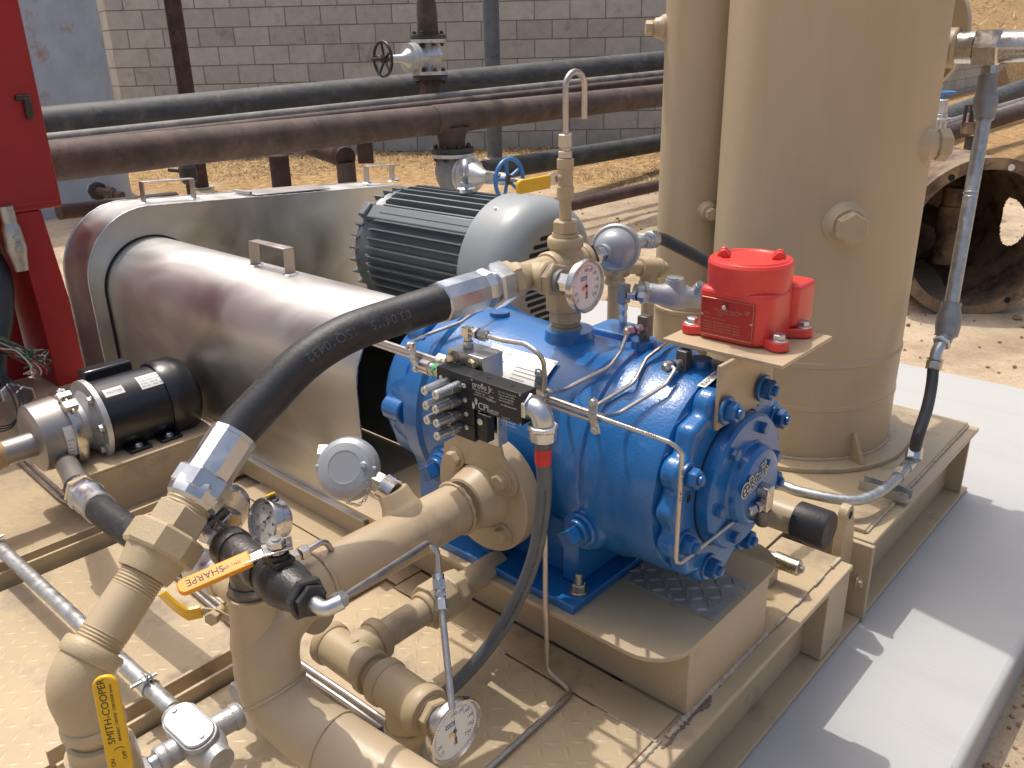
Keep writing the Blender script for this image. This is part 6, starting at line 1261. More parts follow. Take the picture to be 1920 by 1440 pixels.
b = MB(); b.tube(bez([u1_-(u1_-u0_)*0.2, at(1722, 815, 2.02), at(1737, 770, 2.08), at(1746, 728, 2.14), E1], 8), 0.0140, 18); b.build('sleeve', M['flexd'], fc2)
up_ = (E0-E1).normalized(); b = MB(); b.lathe(E1-up_*0.004, up_, [(0, 0.018), (0.003, 0.020), (0.020, 0.020), (0.022, 0.018)], 10); b.lathe(E1+up_*0.02, up_, [(0, 0.021), (0.004, 0.021)], 8); b.build('gland_nut', M['gold'], fc2)
S0 = at(1768, 640, 2.18); b = MB(); b.tube([E1+up_*0.02, E1+up_*0.045, S0], 0.0145, 20, fillet=0.025); b.hexp(S0-(S0-E0).normalized()*0.012, S0+(S0-E0).normalized()*0.0, 0.023); b.build('elbow', M['zinc'], fc2)
sv_ = thing('sealing_conduit', 'upright grey conduit with sealing fittings hanging from the steel vessel nozzle', 'conduit', at(1785, 600, 2.2))
K0, K1 = at(1774, 632, 2.19), at(1784, 568, 2.19); kd = (K1-K0).normalized(); T0 = at(1848, 92, 2.17)
b = MB(); kL = (K1-K0).length; b.tube([S0-CR*0.0, K0+kd*0.012, K0+kd*0.03], 0.020, 20); b.lathe(K0-kd*0.004, kd, [(0, 0.016), (0.008, 0.027), (0.03, 0.030), (0.06, 0.030), (kL-0.01, 0.0235), (kL+0.004, 0.024), (kL+0.005, 0.016)], 22)
M['alu_d'] = mat('weathered_cast_zinc', (0.30, 0.305, 0.31), 0.5, 0.6, var=0.15, vs=40, bump=0.4, bs=300); b.build('lower_seal', M['alu_d'], sv_, smooth=45)
K2 = at(1845, 225, 2.175); K3 = at(1852, 142, 2.17); kd2 = (K3-K2).normalized(); b = MB(); b.cyl(K1-kd*0.01, K2, 0.0172, 22); cm = K1.lerp(K2, 0.58); b.torus(cm, kd2, 0.0170, 0.0012, 20, 6); b.torus(cm+kd2*0.012, kd2, 0.0170, 0.0012, 20, 6); b.build('tube_run', M['galv'], sv_)
b = MB(); kL = (K3-K2).length; b.lathe(K2, kd2, [(0, 0.024), (0.018, 0.0245), (0.03, 0.029), (0.055, 0.0285), (0.07, 0.024), (kL, 0.0225)], 22); b.build('upper_seal', M['alu_d'], sv_, smooth=45)
b = MB(); b.hexp(K3, K3+kd2*0.026, 0.0165); b.build('hex_nipple', M['steel'], sv_)
p, n = surf(VC, VR, 1752, 92); nz_ = thing('vessel_nozzle', 'stainless steel hex tee screwed into the vessel at the upper right', 'pipe fitting', p)
nd = X_*0.97+Y_*0.06; nd.normalize(); N0 = at(1793, 90, 2.17)
b = MB(); b.lathe(N0-nd*0.08, nd, [(0, 0.064), (0.040, 0.060), (0.048, 0.054), (0.052, 0.050), (0.078, 0.049), (0.082, 0.046), (0.084, 0.040)], 36); b.build('boss', M['tan_v'], nz_); 
aL = lambda px: along(N0, nd, px); t1, t2_, t3 = aL(1828), aL(1878), aL(1930); b = MB(); b.cyl(N0, N0+nd*t1, 0.0395, 32); b.build('barrel', M['steel'], nz_); b = MB(); b.hexp(N0+nd*t1, N0+nd*t2_, 0.0480, rot=0.52); b.build('hex_body', M['steel'], nz_); b = MB(); b.cyl(N0+nd*t2_, N0+nd*(t3+0.06), 0.0375, 32); b.build('barrel', M['steel'], nz_)
# ================================================================== small circulation pump
XP = -2.07; pz_ = 0.402; pm = thing('circulation_pump', 'small black motor pump with stainless pump head on a tan stand', 'pump', (XP, 0.8, 0.328))
pc = V(XP, 0, pz_); yp = lambda px: along(pc, Y_, px)
ya, yb_, yc_, yd, ye_, yf = yp(60), yp(115), yp(138), yp(175), yp(300), yp(343)
MR = 0.098
b = MB(); b.lathe(pc, Y_, [(yd+0.004, 0.090), (yd+0.010, MR-0.004), (ye_-0.005, MR-0.004)], 48); b.build('motor_shell', M['black'], pm)
b = MB(); b.lathe(pc, Y_, [(ye_-0.012, MR+0.001), (ye_, MR+0.006), (ye_+0.045, MR+0.006), (ye_+0.066, MR-0.004), (ye_+0.078, MR-0.022), (ye_+0.083, MR-0.05), (ye_+0.084, 0)], 48); b.build('fan_cover', M['black'], pm)
b = MB(); b.lathe(pc, Y_, [(yd-0.012, 0.070), (yd-0.010, MR+0.006), (yd+0.003, MR+0.006), (yd+0.004, 0.08)], 48); b.build('mounting_ring', M['silver'], pm, smooth=25)
b = MB(); b.lathe(pc, Y_, [(yc_-0.012, 0.05), (yc_-0.01, 0.055), (yc_+0.010, 0.058), (yd-0.03, 0.060), (yd-0.012, 0.080)], 40); b.build('adapter', M['alu_cast'], pm)
b = MB(); b.lathe(pc, Y_, [(ya-0.005, 0.030), (ya-0.004, 0.072), (ya+0.002, 0.082), (yb_, 0.086), (yb_+0.002, 0.088), (yc_-0.016, 0.088), (yc_-0.015, 0.07)], 48)
M['pumphead'] = mat('bead_blasted_stainless', (0.36, 0.33, 0.31), 0.42, 0.85, var=0.1, vs=14); b.build('pump_head', M['pumphead'], pm)
b = MB(); b.lathe(pc, Y_, [(yc_-0.030, 0.088), (yc_-0.029, 0.0945), (yc_-0.012, 0.0955), (yc_-0.004, 0.0915), (yc_-0.003, 0.088)], 48); cl = b.build('clamp_band', M['steel'], pm)
g = math.radians(60); cn = V(XP+0.098*math.cos(g), yc_-0.017, pz_+0.098*math.sin(g)); tg_ = V(-math.sin(g), 0, math.cos(g)); b = MB(); b.box(cn-tg_*0.016, (0.020, 0.030, 0.018), (tg_, Y_, tg_.cross(Y_))); b.box(cn+tg_*0.016, (0.014, 0.030, 0.018), (tg_, Y_, tg_.cross(Y_))); b.cyl(cn-tg_*0.035, cn+tg_*0.04, 0.0045, 12); b.hexp(cn+tg_*0.026, cn+tg_*0.036, 0.010); b.build('clamp_bolt', M['steel'], cl)
for a in (55, 5, -40): 
    g = math.radians(a); inst('bolt', H['bolt_zinc'], pm, V(XP+0.085*math.cos(g), yd-0.0125, pz_+0.085*math.sin(g)), -Y_, sc=0.0095)
for yy in (yd+0.06, yd+0.14):
    b = MB(); b.box2((XP-0.10, yy-0.028, 0.3285), (XP+0.108, yy+0.028, 0.336)); b.box2((XP-0.05, yy-0.018, 0.336), (XP+0.05, yy+0.018, pz_-0.07)); b.build('foot', M['black'], pm, bev=0.002); inst('bolt', H['bolt_zinc'], pm, V(XP+0.090, yy, 0.3362), Z_, sc=0.0085)
b = MB(); b.box2((XP-0.10, yd+0.02, pz_+0.03), (XP-0.055, ye_-0.03, pz_+0.105)); b.build('terminal_box', M['black'], pm, bev=0.006)
def wrapY(y0_, a0, R):
    def f(u, v, w): g = a0+v/R; return V(XP+(R+w)*math.cos(g), y0_+u, pz_+(R+w)*math.sin(g))
    return f
def lab_patch(wr, w, h, name, par, mt=None, n=6):
    vs = []; fs = []
    for k in range(n+1):
        for u in (0, w): vs.append(wr(u, h*k/n, 0.0006))
    for k in range(n): a = 2*k; fs.append((a, a+1, a+3, a+2))
    return MB().add(vs, fs).build(name, mt or M['paper'], par)
R1 = MR-0.004; w1_ = wrapY(yd+0.105, math.radians(44), R1); l1 = lab_patch(w1_, 0.082, 0.042, 'label', pm)
for k, s_ in enumerate(('HP 1   RPM 3450   PH 3', 'V 208-230/460  HZ 60', 'FR 56C   AMB 40C   SF 1.15', 'SER 14C1   ENCL TEFC')): text(s_, 0.0056, None, X_, Z_, M['inkgrey'], l1, wrap=(lambda k_: lambda x, y, z: w1_(0.004+x, 0.030-0.0085*k_+y, 0.0010))(k), ext=0)
w2_ = wrapY(yd+0.018, math.radians(48), R1); l2 = lab_patch(w2_, 0.048, 0.024, 'label', pm); text('MOTOR', 0.010, None, X_, Z_, M['inkgrey'], l2, wrap=lambda x, y, z: w2_(0.007+x, 0.008+y, 0.0010), ext=0)
R2 = 0.0868; w3_ = wrapY(yb_-0.022, math.radians(-28), R2); l3 = lab_patch(w3_, 0.026, 0.080, 'label', pm)
for k, s_ in enumerate(('CE  EAC', 'Q 24 gpm', 'H 92 ft', 'IP 55', 'S/N 150012')): text(s_, 0.0060, None, X_, Z_, M['ink'], l3, wrap=(lambda k_: lambda x, y, z: w3_(0.002+x*0.55, 0.004+0.010*k_+y, 0.0008))(k), ext=0)
# suction and discharge nozzles
so_ = V(XP+0.02, ya, pz_-0.005); b = MB(); b.cyl(so_+Y_*0.0, so_-Y_*0.075, 0.030, 28); b.build('suction_nozzle', M['pumphead'], pm); b = MB(); threads(b, so_-Y_*0.070, -Y_, 0.05, 0.033, 8)
M['wrap'] = mat('tan_thread_sealant', (0.42, 0.28, 0.13), 0.6, var=0.15, vs=60); b.build('thread_tape', M['wrap'], pm)
sp2 = thing('pump_inlet_pipe', 'tan pipe elbow at the pump suction on the left edge', 'pipe', so_-Y_*0.12); b = MB(); b.cyl(so_-Y_*0.115, so_-Y_*0.30, 0.036, 28); collar(b, so_-Y_*0.125, Y_, 0.041, 0.03); b.build('barrel', M['tan_cast'], sp2)
no_ = V(XP+0.045, (ya+yb_)/2+0.012, pz_-0.06); b = MB(); b.tube([no_, no_+(PUMP_OUT-no_)*0.5, PUMP_OUT], 0.027, 22, rad=[0.026, 0.024, 0.030]); b.build('discharge_nozzle', M['pumphead'], pm)

# ================================================================== red control cabinet
cb_ = thing('control_cabinet', 'red steel control cabinet with black door handle at the left edge', 'cabinet', (-3.1, 1.0, DK))
XC = -2.93
def cq(px, py, X=XC): p = onx(px, py, X); return p.y, p.z
yr = cq(118, 385)[0]; zbt = cq(112, 388)[1]
b = MB(); b.box2((XC-0.30, yr-1.2, zbt), (XC, yr, 1.72)); b.build('enclosure', M['cab'], cb_, bev=0.006)
b = MB(); b.box2((XC+0.0005, yr-1.15, zbt+0.02), (XC+0.006, yr-0.012, 1.70)); dr = b.build('door', M['cab'], cb_, bev=0.003)
hp_ = onx(45, 198, XC+0.01); b = MB(); b.box(hp_+Z_*0.022, (0.020, 0.040, 0.018)); b.box(hp_+Y_*0.008-Z_*0.010+X_*0.006, (0.016, 0.020, 0.062)); b.build('handle', M['black'], dr, bev=0.004)
pl = [cq(148, 700), cq(96, 388), cq(62, 388), cq(62, 395), cq(-60, 402), cq(-60, 700)]
ys = cq(148, 690)[0]; b = MB(); b.box2((XC-0.26, ys-0.9, DK), (XC-0.20, ys-0.09, zbt-0.001)); b.build('stand_panel', M['cab'], cb_, bev=0.003)
b = MB(); b.prism([(ys-0.075, DK-0.0), (ys+0.045, DK), (ys-0.005, zbt-0.002), (ys-0.085, zbt-0.002)], V(XC-0.26, 0, 0), Y_, Z_, X_*0.255); b.build('stand_column', M['cab'], cb_, bev=0.003)
lf = thing('conduit_fitting', 'grey conduit seal hanging below the red cabinet', 'conduit fitting', onx(25, 440, XC+0.02)); q = onx(15, 405, XC+0.015); d_ = (onx(38, 495, XC+0.015)-q).normalized(); L_ = (onx(38, 495, XC+0.015)-q).length
b = MB(); b.cyl(q-d_*0.03, q+d_*0.02, 0.021, 18); b.lathe(q+d_*0.02, d_, [(0, 0.020), (0.02, 0.026), (L_*0.55, 0.030), (L_*0.75, 0.024), (L_, 0.02)], 20); b.build('body', M['galv'], lf); 
for t_, r_ in ((0.42, 0.010), (0.66, 0.014)): b = MB(); c = q+d_*(L_*t_)+X_*0.026; b.cyl(c, c+X_*0.008, r_, 16); b.hexp(c+X_*0.008, c+X_*0.012, r_*0.6); b.build('plug', M['zinc'], lf)
cbl = thing('cable_conduit', 'thick dark flexible conduit bundle hanging at the left edge', 'conduit', onx(0, 640, XC+0.2)); b = MB(); b.tube(bez([at(-25, 470, 2.72), at(2, 520, 2.70), at(4, 600, 2.68), at(-8, 660, 2.66), at(-6, 710, 2.64), at(8, 735, 2.60)], 6), 0.032, 18); b.build('sleeve', M['flexd'], cbl); b = MB(); u = at(8, 735, 2.60); v_ = at(48, 742, 2.50); w_ = (v_-u).normalized(); b.cyl(u, u+w_*0.05, 0.024, 18); b.hexp(u+w_*0.04, u+w_*0.06, 0.034); b.cyl(u+w_*0.06, v_, 0.022, 18); b.hexp(v_-w_*0.02, v_, 0.030); b.build('connector', M['zinc'], cbl)
wr_ = thing('wire_bundle', 'bundle of loose coloured wires fanning out at the left edge', 'wires', at(40, 670, 2.6)); rw = random.Random(4)
for k in range(26):
    mt = M[rw.choice(['wire_g', 'wire_r', 'wire_w', 'wire_k', 'wire_k', 'wire_b', 'wire_b', 'wire_w'])]; y_ = rw.uniform(640, 662); ex, ey = rw.uniform(48, 92), rw.uniform(662, 704); d1 = rw.uniform(2.52, 2.66)
    b = MB(); b.tube(bez([at(-20, y_-12+rw.uniform(-6, 6), d1), at(12+rw.uniform(-8, 8), y_+rw.uniform(-8, 8), d1-.01), at(36+rw.uniform(-8, 10), 662+rw.uniform(-10, 12), d1-.02), at(ex, ey-rw.uniform(2, 14), d1-.03), at(ex-rw.uniform(-6, 16), ey, d1-.03)], 5), 0.0026, 5); b.build('wire', mt, wr_)
for k in range(3):
    b = MB(); b.tube(bez([at(2, 700+6*k, 2.5), at(30-4*k, 722+10*k, 2.48), at(44-6*k, 762+8*k, 2.46), at(20, 795+4*k, 2.45), at(-15, 800+6*k, 2.45)], 6), 0.0022, 5); b.build('wire', M['wire_k'], wr_)

# ================================================================== pipe rack behind
def long_pipe(name, label, p, q, r, mt, cat='pipe', par=None):
    d = (q-p).normalized(); b = MB(); n = 24; L = (q-p).length; b.tube([p+d*(L*k/n) for k in range(n+1)], r, 28); o_ = b.build(name, mt, loc=p); return tag(o_, label, cat)
bp0, bp1 = at(80, 237, 4.95), at(1240, 120, 7.65); bd_ = (bp1-bp0).normalized()
long_pipe('pipeline', 'thick weathered black pipeline, the rearmost and highest of the rack', bp0-bd_*3, bp1+bd_*5, 0.1095, M['bpipe'])
rp0, rp1 = at(100, 303, 3.62), at(1240, 179, 6.70); rd = (rp1-rp0).normalized()
long_pipe('pipeline', 'thick rust brown pipeline, nearest of the rack, teed down to a valve', rp0-rd*2, rp1+rd*5, 0.0845, M['rust'])
tp0, tp1 = at(92, 263, 4.30), at(1240, 140, 7.15); td = (tp1-tp0).normalized()
long_pipe('pipeline', 'slim grey pipeline lying between the black and the brown pipelines', tp0-td*2, tp1+td*5, 0.036, M['gpipe'])
tq0, tq1 = at(95, 275, 4.00), at(1240, 150, 6.95); te_ = (tq1-tq0).normalized()
long_pipe('pipeline', 'slim rusty pipeline tucked just behind the brown pipeline', tq0-te_*2, tq1+te_*5, 0.030, M['rust'])
long_pipe('ground_pipe', 'black pipe lying on the ground by the block wall', at(905, 322, 6.6), at(1420, 238, 9.6), 0.084, M['bpipe'])
long_pipe('ground_pipe', 'thin dark pipe half sunk in the soil, nearest on the ground', at(1010, 398, 5.3), at(1420, 306, 7.2), 0.040, M['rustd'])
# tee and blue-wheel gate valve
def flange_(b, c, d, R, th): b.lathe(c-d*(th/2), d, [(0, R), (th, R)], 40)
def ringbolts(par, c, d, R, n, sc, me='bolt_iron', off=0.0):
    a, s, d = frame(d)
    for k in range(n): g = 2*math.pi*(k+0.5)/n; inst('bolt', H[me], par, c+a*(R*math.cos(g))+s*(R*math.sin(g))+d*off, d, sc=sc, rot=k)
tc_t = along(rp0, rd, 845); tc_ = rp0+rd*tc_t
dt2 = thing('pipe_drop', 'rusty welded tee and flange below the brown pipeline', 'pipe', tc_-Z_*0.3)
b = MB(); b.cyl(tc_, tc_-Z_*0.19, 0.0830, 32); b.cyl(tc_-rd*0.16, tc_+rd*0.16, 0.0875, 32); b.lathe(tc_, -Z_, [(0.05, 0.11), (0.10, 0.09), (0.13, 0.084)], 32); b.build('tee', M['rust'], dt2); fz = onz(850, 283, 0).z; fcz = tc_-Z_*(tc_.z-ony(850, 281, tc_.y).z)
b = MB(); flange_(b, fcz, Z_, 0.135, 0.026); b.build('flange', M['bpipe'], dt2)
gv = thing('gate_valve', 'silver gate valve with blue handwheel below the brown pipeline', 'valve', fcz-Z_*0.3)
vf0 = fcz-Z_*0.030; b = MB(); flange_(b, vf0, Z_, 0.132, 0.022); b.build('flange', M['silver'], gv); ringbolts(gv, fcz+Z_*0.013, Z_, 0.110, 8, 0.014); ringbolts(gv, vf0-Z_*0.011, -Z_, 0.110, 8, 0.014)
vc = vf0-Z_*0.115; b = MB(); b.lathe(vf0, -Z_, [(0, 0.085), (0.02, 0.085), (0.05, 0.106), (0.10, 0.115), (0.15, 0.106), (0.20, 0.085), (0.30, 0.085)], 36); b.build('body', M['valvegrey'], gv); b = MB(); flange_(b, vf0-Z_*0.31, Z_, 0.132, 0.022); b.build('flange', M['valvegrey'], gv); ringbolts(gv, vf0-Z_*0.297, Z_, 0.110, 8, 0.014)
b = MB(); b.cyl(vf0-Z_*0.32, vf0-Z_*0.9, 0.083, 28); b.build('riser', M['rust'], dt2)
sd3 = (RH*0.74-FH*0.67).normalized(); wc = vc+sd3*along(vc, sd3, 955)
fl0 = vc+sd3*0.115; b = MB(); b.cyl(vc, fl0, 0.075, 28); flange_(b, fl0, sd3, 0.115, 0.024); flange_(b, fl0+sd3*0.028, sd3, 0.115, 0.024); b.lathe(fl0+sd3*0.03, sd3, [(0, 0.09), (0.06, 0.075), (0.11, 0.045), (0.13, 0.04), (0.16, 0.04)], 24); b.build('bonnet', M['silver'], gv, smooth=40); ringbolts(gv, fl0+sd3*0.040, sd3, 0.097, 10, 0.012, 'bolt_silver')
a_, s_2, _ = frame(sd3); b = MB()
for sg in (-1, 1): b.box(fl0+sd3*0.24+a_*(0.028*sg), (0.16, 0.016, 0.03), (sd3, a_, s_2))
b.cyl(fl0+sd3*0.31, fl0+sd3*0.35, 0.035, 20); b.build('yoke', M['silver'], gv, bev=0.003)
def handwheel(par, c, d, R, r, mt, hub, nsp=5, ph=0.2):
    b = MB(); b.torus(c, d, R, r, 40, 10); hw = b.build('handwheel', mt, par)
    a, s, d = frame(d)
    for k in range(nsp):
        g = ph+2*math.pi*k/nsp; e = a*math.cos(g)+s*math.sin(g); b = MB(); b.tube([c-d*0.012+e*(R*0.18), c-d*0.006+e*(R*0.6), c+e*R], r*0.85, 8); b.build('spoke', mt, hw)
    b = MB(); b.lathe(c-d*0.028, d, [(0, R*0.24), (0.036, R*0.24), (0.040, R*0.16)], 20); b.build('hub', hub, hw)
handwheel(gv, wc, sd3, 0.120, 0.0125, M['wheelblue'], M['rust'])
b = MB(); b.cyl(wc-sd3*0.04, wc+sd3*0.155, 0.0125, 16); b.build('stem', M['galv'], gv)
# upper silver valve with black wheel
uc = at(805, 112, 5.85); uv = thing('gate_valve', 'silver gate valve with black handwheel above the black pipeline', 'valve', uc-Z_*0.2)
zt_, zb2 = ony(797, 72, uc.y).z, ony(808, 150, uc.y).z; U = V(uc.x, uc.y, 0)
b = MB(); flange_(b, U+Z_*(zt_-0.018), Z_, 0.122, 0.022); flange_(b, U+Z_*(zb2+0.045), Z_, 0.122, 0.022); b.lathe(U+Z_*(zb2+0.05), Z_, [(0, 0.062), (0.03, 0.062), (0.06, 0.085), (0.11, 0.100), (zt_-zb2-0.16, 0.100), (zt_-zb2-0.11, 0.075), (zt_-zb2-0.08, 0.065), (zt_-zb2-0.06, 0.065)], 32); b.build('body', M['silver'], uv, smooth=40)
u00 = V(U.x, U.y, (zt_+zb2)/2+0.01); ud_ = (-RH*0.76-FH*0.65).normalized(); us = ud_*along(u00, ud_, 718)
b = MB(); b.cyl(u00, u00+ud_*0.13, 0.075, 26); flange_(b, u00+ud_*0.13, ud_, 0.098, 0.03); flange_(b, u00+ud_*0.163, ud_, 0.098, 0.03); b.lathe(u00+ud_*0.17, ud_, [(0, 0.07), (0.03, 0.045), (0.06, 0.028), (0.16, 0.024)], 20); b.build('bonnet', M['silver'], uv, smooth=40); ringbolts(uv, u00+ud_*0.112, -ud_, 0.082, 8, 0.010, 'bolt_silver')
handwheel(uv, u00+us, ud_, 0.108, 0.010, M['black'], M['rust'], ph=0.1); b = MB(); b.cyl(u00+us-ud_*0.12, u00+us+ud_*0.085, 0.010, 14); b.build('stem', M['rust'], uv)
ringbolts(uv, U+Z_*(zt_+0.026), Z_, 0.10, 8, 0.0125); ringbolts(uv, U+Z_*(zt_-0.032), -Z_, 0.10, 8, 0.0125); ringbolts(uv, U+Z_*(zb2+0.058), Z_, 0.10, 8, 0.0125); ringbolts(uv, U+Z_*(zb2-0.005), -Z_, 0.10, 8, 0.0125)
ur = thing('pipe_riser', 'rusty upright riser carrying the silver valve with black wheel', 'pipe', U+Z_*0.9)
b = MB(); b.cyl(U+Z_*(zt_+0.02), U+Z_*(zt_+0.12), 0.074, 28, r2=0.070); b.lathe(U+Z_*(zt_+0.12), Z_, [(0, 0.072), (0.10, 0.066), (0.16, 0.052), (0.2, 0.05), (1.6, 0.05)], 28); b.build('upper_pipe', M['rust'], ur)
b = MB(); flange_(b, U+Z_*(zt_+0.008), Z_, 0.122, 0.024); b.build('flange', M['bpipe'], ur); b = MB(); flange_(b, U+Z_*(zb2+0.018), Z_, 0.122, 0.024); b.build('flange', M['bpipe'], ur); b = MB(); b.lathe(U+Z_*(zb2-0.17), Z_, [(0, 0.10), (0.04, 0.082), (0.06, 0.078), (0.19, 0.078)], 28); b.build('lower_pipe', M['rust'], ur)
# posts and stands
def post(label, ptop, pbase, d, r, mt, square=False, name='pipe_post', z1=2.6):
    c = at(*pbase, d); t = thing(name, label, 'post', (c.x, c.y, gz(c.x, c.y))); b = MB(); zb_ = gz(c.x, c.y)-0.1
    if square: b.box2((c.x-r, c.y-r, zb_), (c.x+r, c.y+r, z1))
    else: b.cyl(V(c.x, c.y, zb_), V(c.x, c.y, z1), r, 28)
    b.build('shaft', mt, t); b = MB(); b.cyl(V(c.x, c.y, gz(c.x, c.y)-0.02), V(c.x, c.y, gz(c.x, c.y)+0.012), r*1.6, 28); b.build('footing', M['concrete'], t); return t
post('tall dark rusty steel column at the left end of the block wall', None, (372, 318), 7.9, 0.072, M['rustd']); post('tall blue grey painted post in front of the block wall', None, (927, 255), 9.2, 0.082, M['bpost'])
def stand(label, pxt, pyt, d, r, mt, z1): 
    c = at(pxt, pyt, d); t = thing('pipe_stand', label, 'support', (c.x, c.y, gz(c.x, c.y))); b = MB(); b.cyl(V(c.x, c.y, gz(c.x, c.y)-0.05), V(c.x, c.y, z1 if z1 else c.z), r, 20) if r > 0 else None; b.build('leg', mt, t); return t, c
s1, c1 = stand('dark square pipe stand under the brown pipeline, left of the rusty cradle', 522, 292, 5.05, 0.058, M['rustd'], None)
s2_, c2 = stand('rusty pipe stand with cradle plate under the brown pipeline', 648, 305, 5.0, 0.056, M['rust'], None)
b = MB(); b.cyl(c2+Z_*0.03+V(-0.45, 0.10, 0.03), c2+Z_*0.03+V(0.02, -0.01, 0), 0.062, 24); b.build('cross_arm', M['rustd'], s2_); k0 = at(684, 280, 4.86); P = [(-0.045, -0.08)]+[(0.045, -0.08)]+[(0.045*math.cos(math.pi*j/10), 0.055+0.045*math.sin(math.pi*j/10)) for j in range(11)]; b = MB(); b.prism(P, k0, RH, Z_, FH*0.014); b.build('cradle_plate', M['rustd'], s2_, bev=0.002)
sv2, c3 = stand('small black drain valve on a thin stem under the brown pipeline', 356, 345, 4.5, 0.022, M['iron'], None); c4 = at(352, 322, 4.45); b = MB(); b.lathe(c4-Z_*0.06, Z_, [(0, 0.03), (0.02, 0.045), (0.08, 0.045), (0.10, 0.03), (0.16, 0.03)], 18); b.cyl(c4, c4-RH*0.10+Z_*0.012, 0.010, 10); b.build('valve_body', M['iron'], sv2)
# storage tank
tkc = at(62, 300, 7.4); TC = V(tkc.x, tkc.y, 0); tk = thing('storage_tank', 'faded blue grey upright steel tank with peeling paint behind the red cabinet', 'tank', (TC.x, TC.y, 0)); TRd = 0.74
b = MB(); b.lathe(TC, Z_, [(-0.2, TRd), (2.8, TRd)], 80); b.build('shell', M['tank'], tk)
nzc = at(183, 358, 6.75); nn = (-FH*0.75+RH*0.6).normalized(); b = MB(); b.cyl(nzc-nn*0.15, nzc+nn*0.02, 0.045, 20); b.build('nozzle', M['tank'], tk); vt = thing('tank_valve', 'rusty threaded nipple and cap on the tank outlet', 'valve', nzc); b = MB(); b.hexp(nzc-nn*0.01, nzc+nn*0.03, 0.075, n=8); b.build('nut', M['iron'], vt); b = MB(); nd2 = (RH*0.9-FH*0.3-Z_*0.12).normalized(); b.cyl(nzc+nn*0.02, nzc+nn*0.02+nd2*0.16, 0.034, 18); b.hexp(nzc+nd2*0.10, nzc+nd2*0.15, 0.055); b.cyl(nzc+nd2*0.15, nzc+nd2*0.24, 0.030, 18); b.build('nipple', M['rust'], vt)
long_pipe('ground_pipe', 'rusty low pipe leaving the blue tank behind the belt guard', at(110, 398, 5.0), at(330, 372, 5.6), 0.045, M['rustd'])
lug2 = at(48, 46, 6.6); b = MB(); b.cyl(lug2, lug2-FH*0.08, 0.05, 14); b.build('rusty_lug', M['rust'], tk)
# ================================================================== cut vessel skirt lying on the ground
SKR = 0.40; sc0 = at(1842, 415, 4.28); sa = (FH*0.99+RH*0.06).normalized(); sg0 = gz(sc0.x, sc0.y); SCn = V(sc0.x, sc0.y, sg0+SKR-0.01)
sk2 = thing('vessel_skirt', 'rusty tan cylindrical vessel skirt lying open on the ground at right', 'vessel', (SCn.x, SCn.y, sg0))
b = MB(); N_ = 64; vs = []; fs = []; L_ = 1.1; a_, s_3, _ = frame(sa)
prof = [(0.0, SKR), (L_, SKR), (L_, SKR-0.014), (0.0, SKR-0.014)]
def in_hole(t, g):                                                    # the round access hole in the far flank
    dg = (g-math.radians(90)); dg = (dg+math.pi) % (2*math.pi)-math.pi; return (dg*SKR/0.14)**2+((t-0.46)/0.15)**2 < 1
nt2, ng = 80, 260; idx = {}
for layer, R_ in enumerate((SKR, SKR-0.014)):
    for i in range(nt2+1):
        for k in range(ng):
            g = 2*math.pi*k/ng; idx[(layer, i, k)] = len(vs); vs.append(SCn+sa*(L_*i/nt2)+a_*(R_*math.cos(g))+s_3*(R_*math.sin(g)))
for layer in (0, 1):
    for i in range(nt2):
        for k in range(ng):
            if in_hole(L_*(i+0.5)/nt2, 2*math.pi*(k+0.5)/ng): continue
            k2 = (k+1) % ng; fs.append((idx[(layer, i, k)], idx[(layer, i, k2)], idx[(layer, i+1, k2)], idx[(layer, i+1, k)]))
for k in range(ng): k2 = (k+1) % ng; fs += [(idx[(0, 0, k)], idx[(1, 0, k)], idx[(1, 0, k2)], idx[(0, 0, k2)])]
b.add(vs, fs); b.build('shell', M['skirt'], sk2, smooth=50)
b = MB(); b.lathe(SCn-sa*0.012, sa, [(0, SKR-0.048), (0, SKR+0.010), (0.022, SKR+0.010), (0.022, SKR-0.048)], 96, closed=True); rim = b.build('base_flange', M['skirt'], sk2, smooth=30)
for k in range(8):
    g = 2*math.pi*(k+0.3)/8; c = SCn+a_*((SKR-0.03)*math.cos(g))+s_3*((SKR-0.03)*math.sin(g)); b = MB(); b.cyl(c-sa*0.0128, c-sa*0.0115, 0.017, 14); b.build('bolt_hole', M['paper'] if k == 0 else M['hole'], rim)
b = MB(); e0_ = SCn+sa*0.75; b.lathe(e0_, sa, [(0, 0), (0.03, 0.16), (0.10, 0.28), (0.22, 0.36), (0.3, SKR-0.016)], 56); b.build('dished_head', M['skirt'], sk2)
pd = SCn+sa*0.42-a_*0.0; hz_ = RH*0.03; b = MB(); b.tube([pd+hz_+Z_*0.20, pd+hz_+Z_*0.06, pd+hz_-Z_*0.22], 0.060, 22); b.cyl(pd+hz_+Z_*0.10, pd+hz_-Z_*0.05, 0.070, 22); b.cyl(pd+hz_, pd+hz_+sa*0.4, 0.055, 20); b.build('inner_elbow', M['skirt'], sk2, smooth=40)
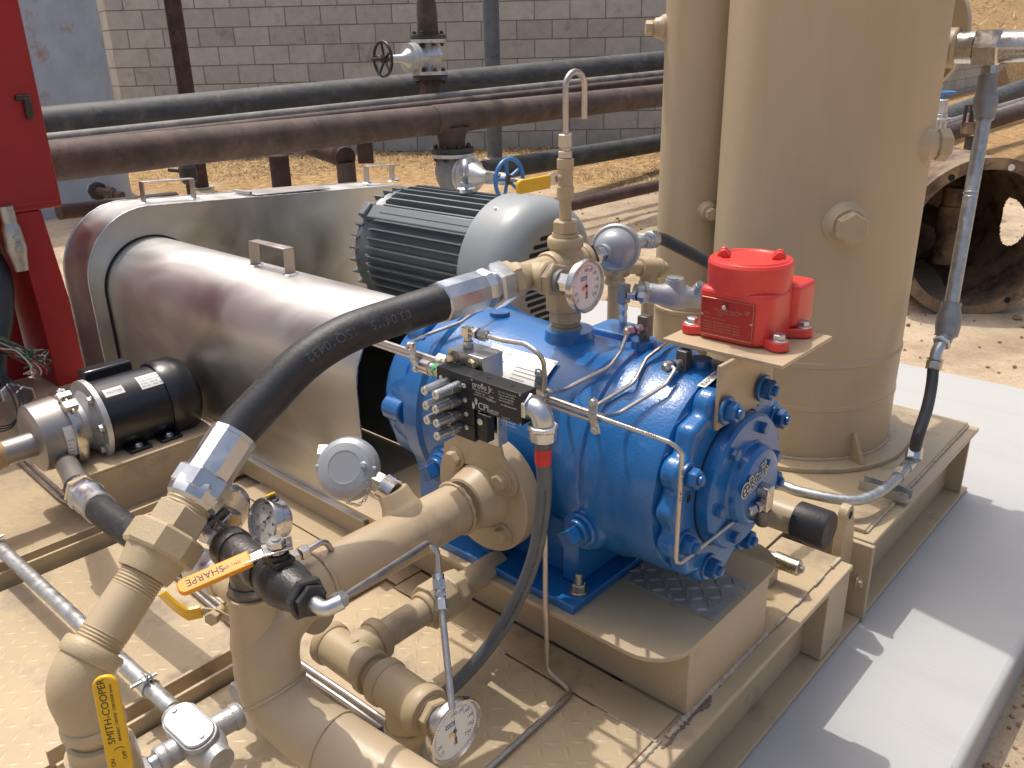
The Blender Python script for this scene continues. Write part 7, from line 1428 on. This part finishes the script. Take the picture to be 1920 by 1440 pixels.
# rusty hydrant-like fitting and pipes at the far right
hy = thing('pipe_stub', 'rusty pipe stub with collar and clamp beyond the vessel skirt', 'pipe', at(1822, 260, 6.2)); h_ = at(1822, 262, 6.2); b = MB(); b.cyl(h_-Z_*0.4, h_+Z_*0.02, 0.045, 20); b.build('stub', M['rust'], hy); b = MB(); flange_(b, h_+Z_*0.085, Z_, 0.085, 0.08); b.build('collar', M['skirt'], hy); b = MB(); b.cyl(h_+Z_*0.12, h_+Z_*0.24, 0.045, 18); b.tube([h_+Z_*0.10-RH*0.08, h_+Z_*0.24-RH*0.08, h_+Z_*0.24-RH*0.03], 0.012, 8); b.build('clamp', M['rustd'], hy)
sid = [((1780, 222, 12.0), (1960, 150, 16.5), 0.17, 'bpipe', 'thick black pipeline at the far right edge, uppermost'), ((1770, 236, 9.6), (1960, 178, 13.2), 0.065, 'gpipe', 'grey pipeline at the far right edge below the thick black one'),
       ((1770, 250, 8.2), (1960, 186, 10.4), 0.070, 'gpipe', 'grey pipeline at the far right edge, third from top'), ((1790, 246, 7.4), (1960, 197, 9.2), 0.075, 'rustd', 'dark rusty pipeline at the far right edge just above the soil')]
for p_, q_, r_, mt_, lb_ in sid:
    P_, Q_ = at(*p_), at(*q_); d_2 = (Q_-P_).normalized(); long_pipe('pipeline', lb_, P_-d_2*1.5, Q_+d_2*3, r_, M[mt_])
bv2 = thing('gate_valve', 'small grey gate valve with blue wheel edge peeking out behind the vessel', 'valve', at(1768, 215, 6.3)); b0 = at(1766, 200, 6.3); b = MB(); b.box(b0, (0.07, 0.07, 0.10)); b.cyl(b0-Z_*0.05, b0-Z_*0.22, 0.05, 18); flange_(b, b0-Z_*0.09, Z_, 0.085, 0.02); b.build('body', M['silver'], bv2, bev=0.004); b = MB(); b.torus(b0+Z_*0.10, Z_, 0.075, 0.009, 28, 8); b.cyl(b0, b0+Z_*0.11, 0.010, 12); b.build('handwheel', M['wheelblue'], bv2)
# tan piping standing behind the compressor
tb1 = thing('bypass_pipe', 'slim tan pipe loop with two tees standing behind the compressor', 'pipe', V(-1.3, 1.62, DK)); pa_, pb_ = at(1153, 500, 2.05), at(1217, 502, 2.12)
b = MB(); b.cyl(V(pa_.x, pa_.y, DK), pa_, 0.0165, 20); b.cyl(V(pb_.x, pb_.y, DK), pb_, 0.0165, 20); b.cyl(at(1128, 500, 2.02), at(1245, 503, 2.16), 0.0165, 20); b.build('barrel', M['tan'], tb1)
b = MB(); dd = (pb_-pa_).normalized()
for P_ in (pa_, pb_): b.cyl(P_-dd*0.034, P_+dd*0.034, 0.0225, 22); b.cyl(P_, P_-Z_*0.042, 0.0225, 22); collar(b, P_-Z_*0.036, Z_, 0.0255, 0.012); collar(b, P_+dd*0.03, dd, 0.0255, 0.012)
b.hexp(at(1128, 500, 2.02)-dd*0.012, at(1128, 500, 2.02)+dd*0.012, 0.026); b.build('tee', M['tan_cast'], tb1, smooth=45)
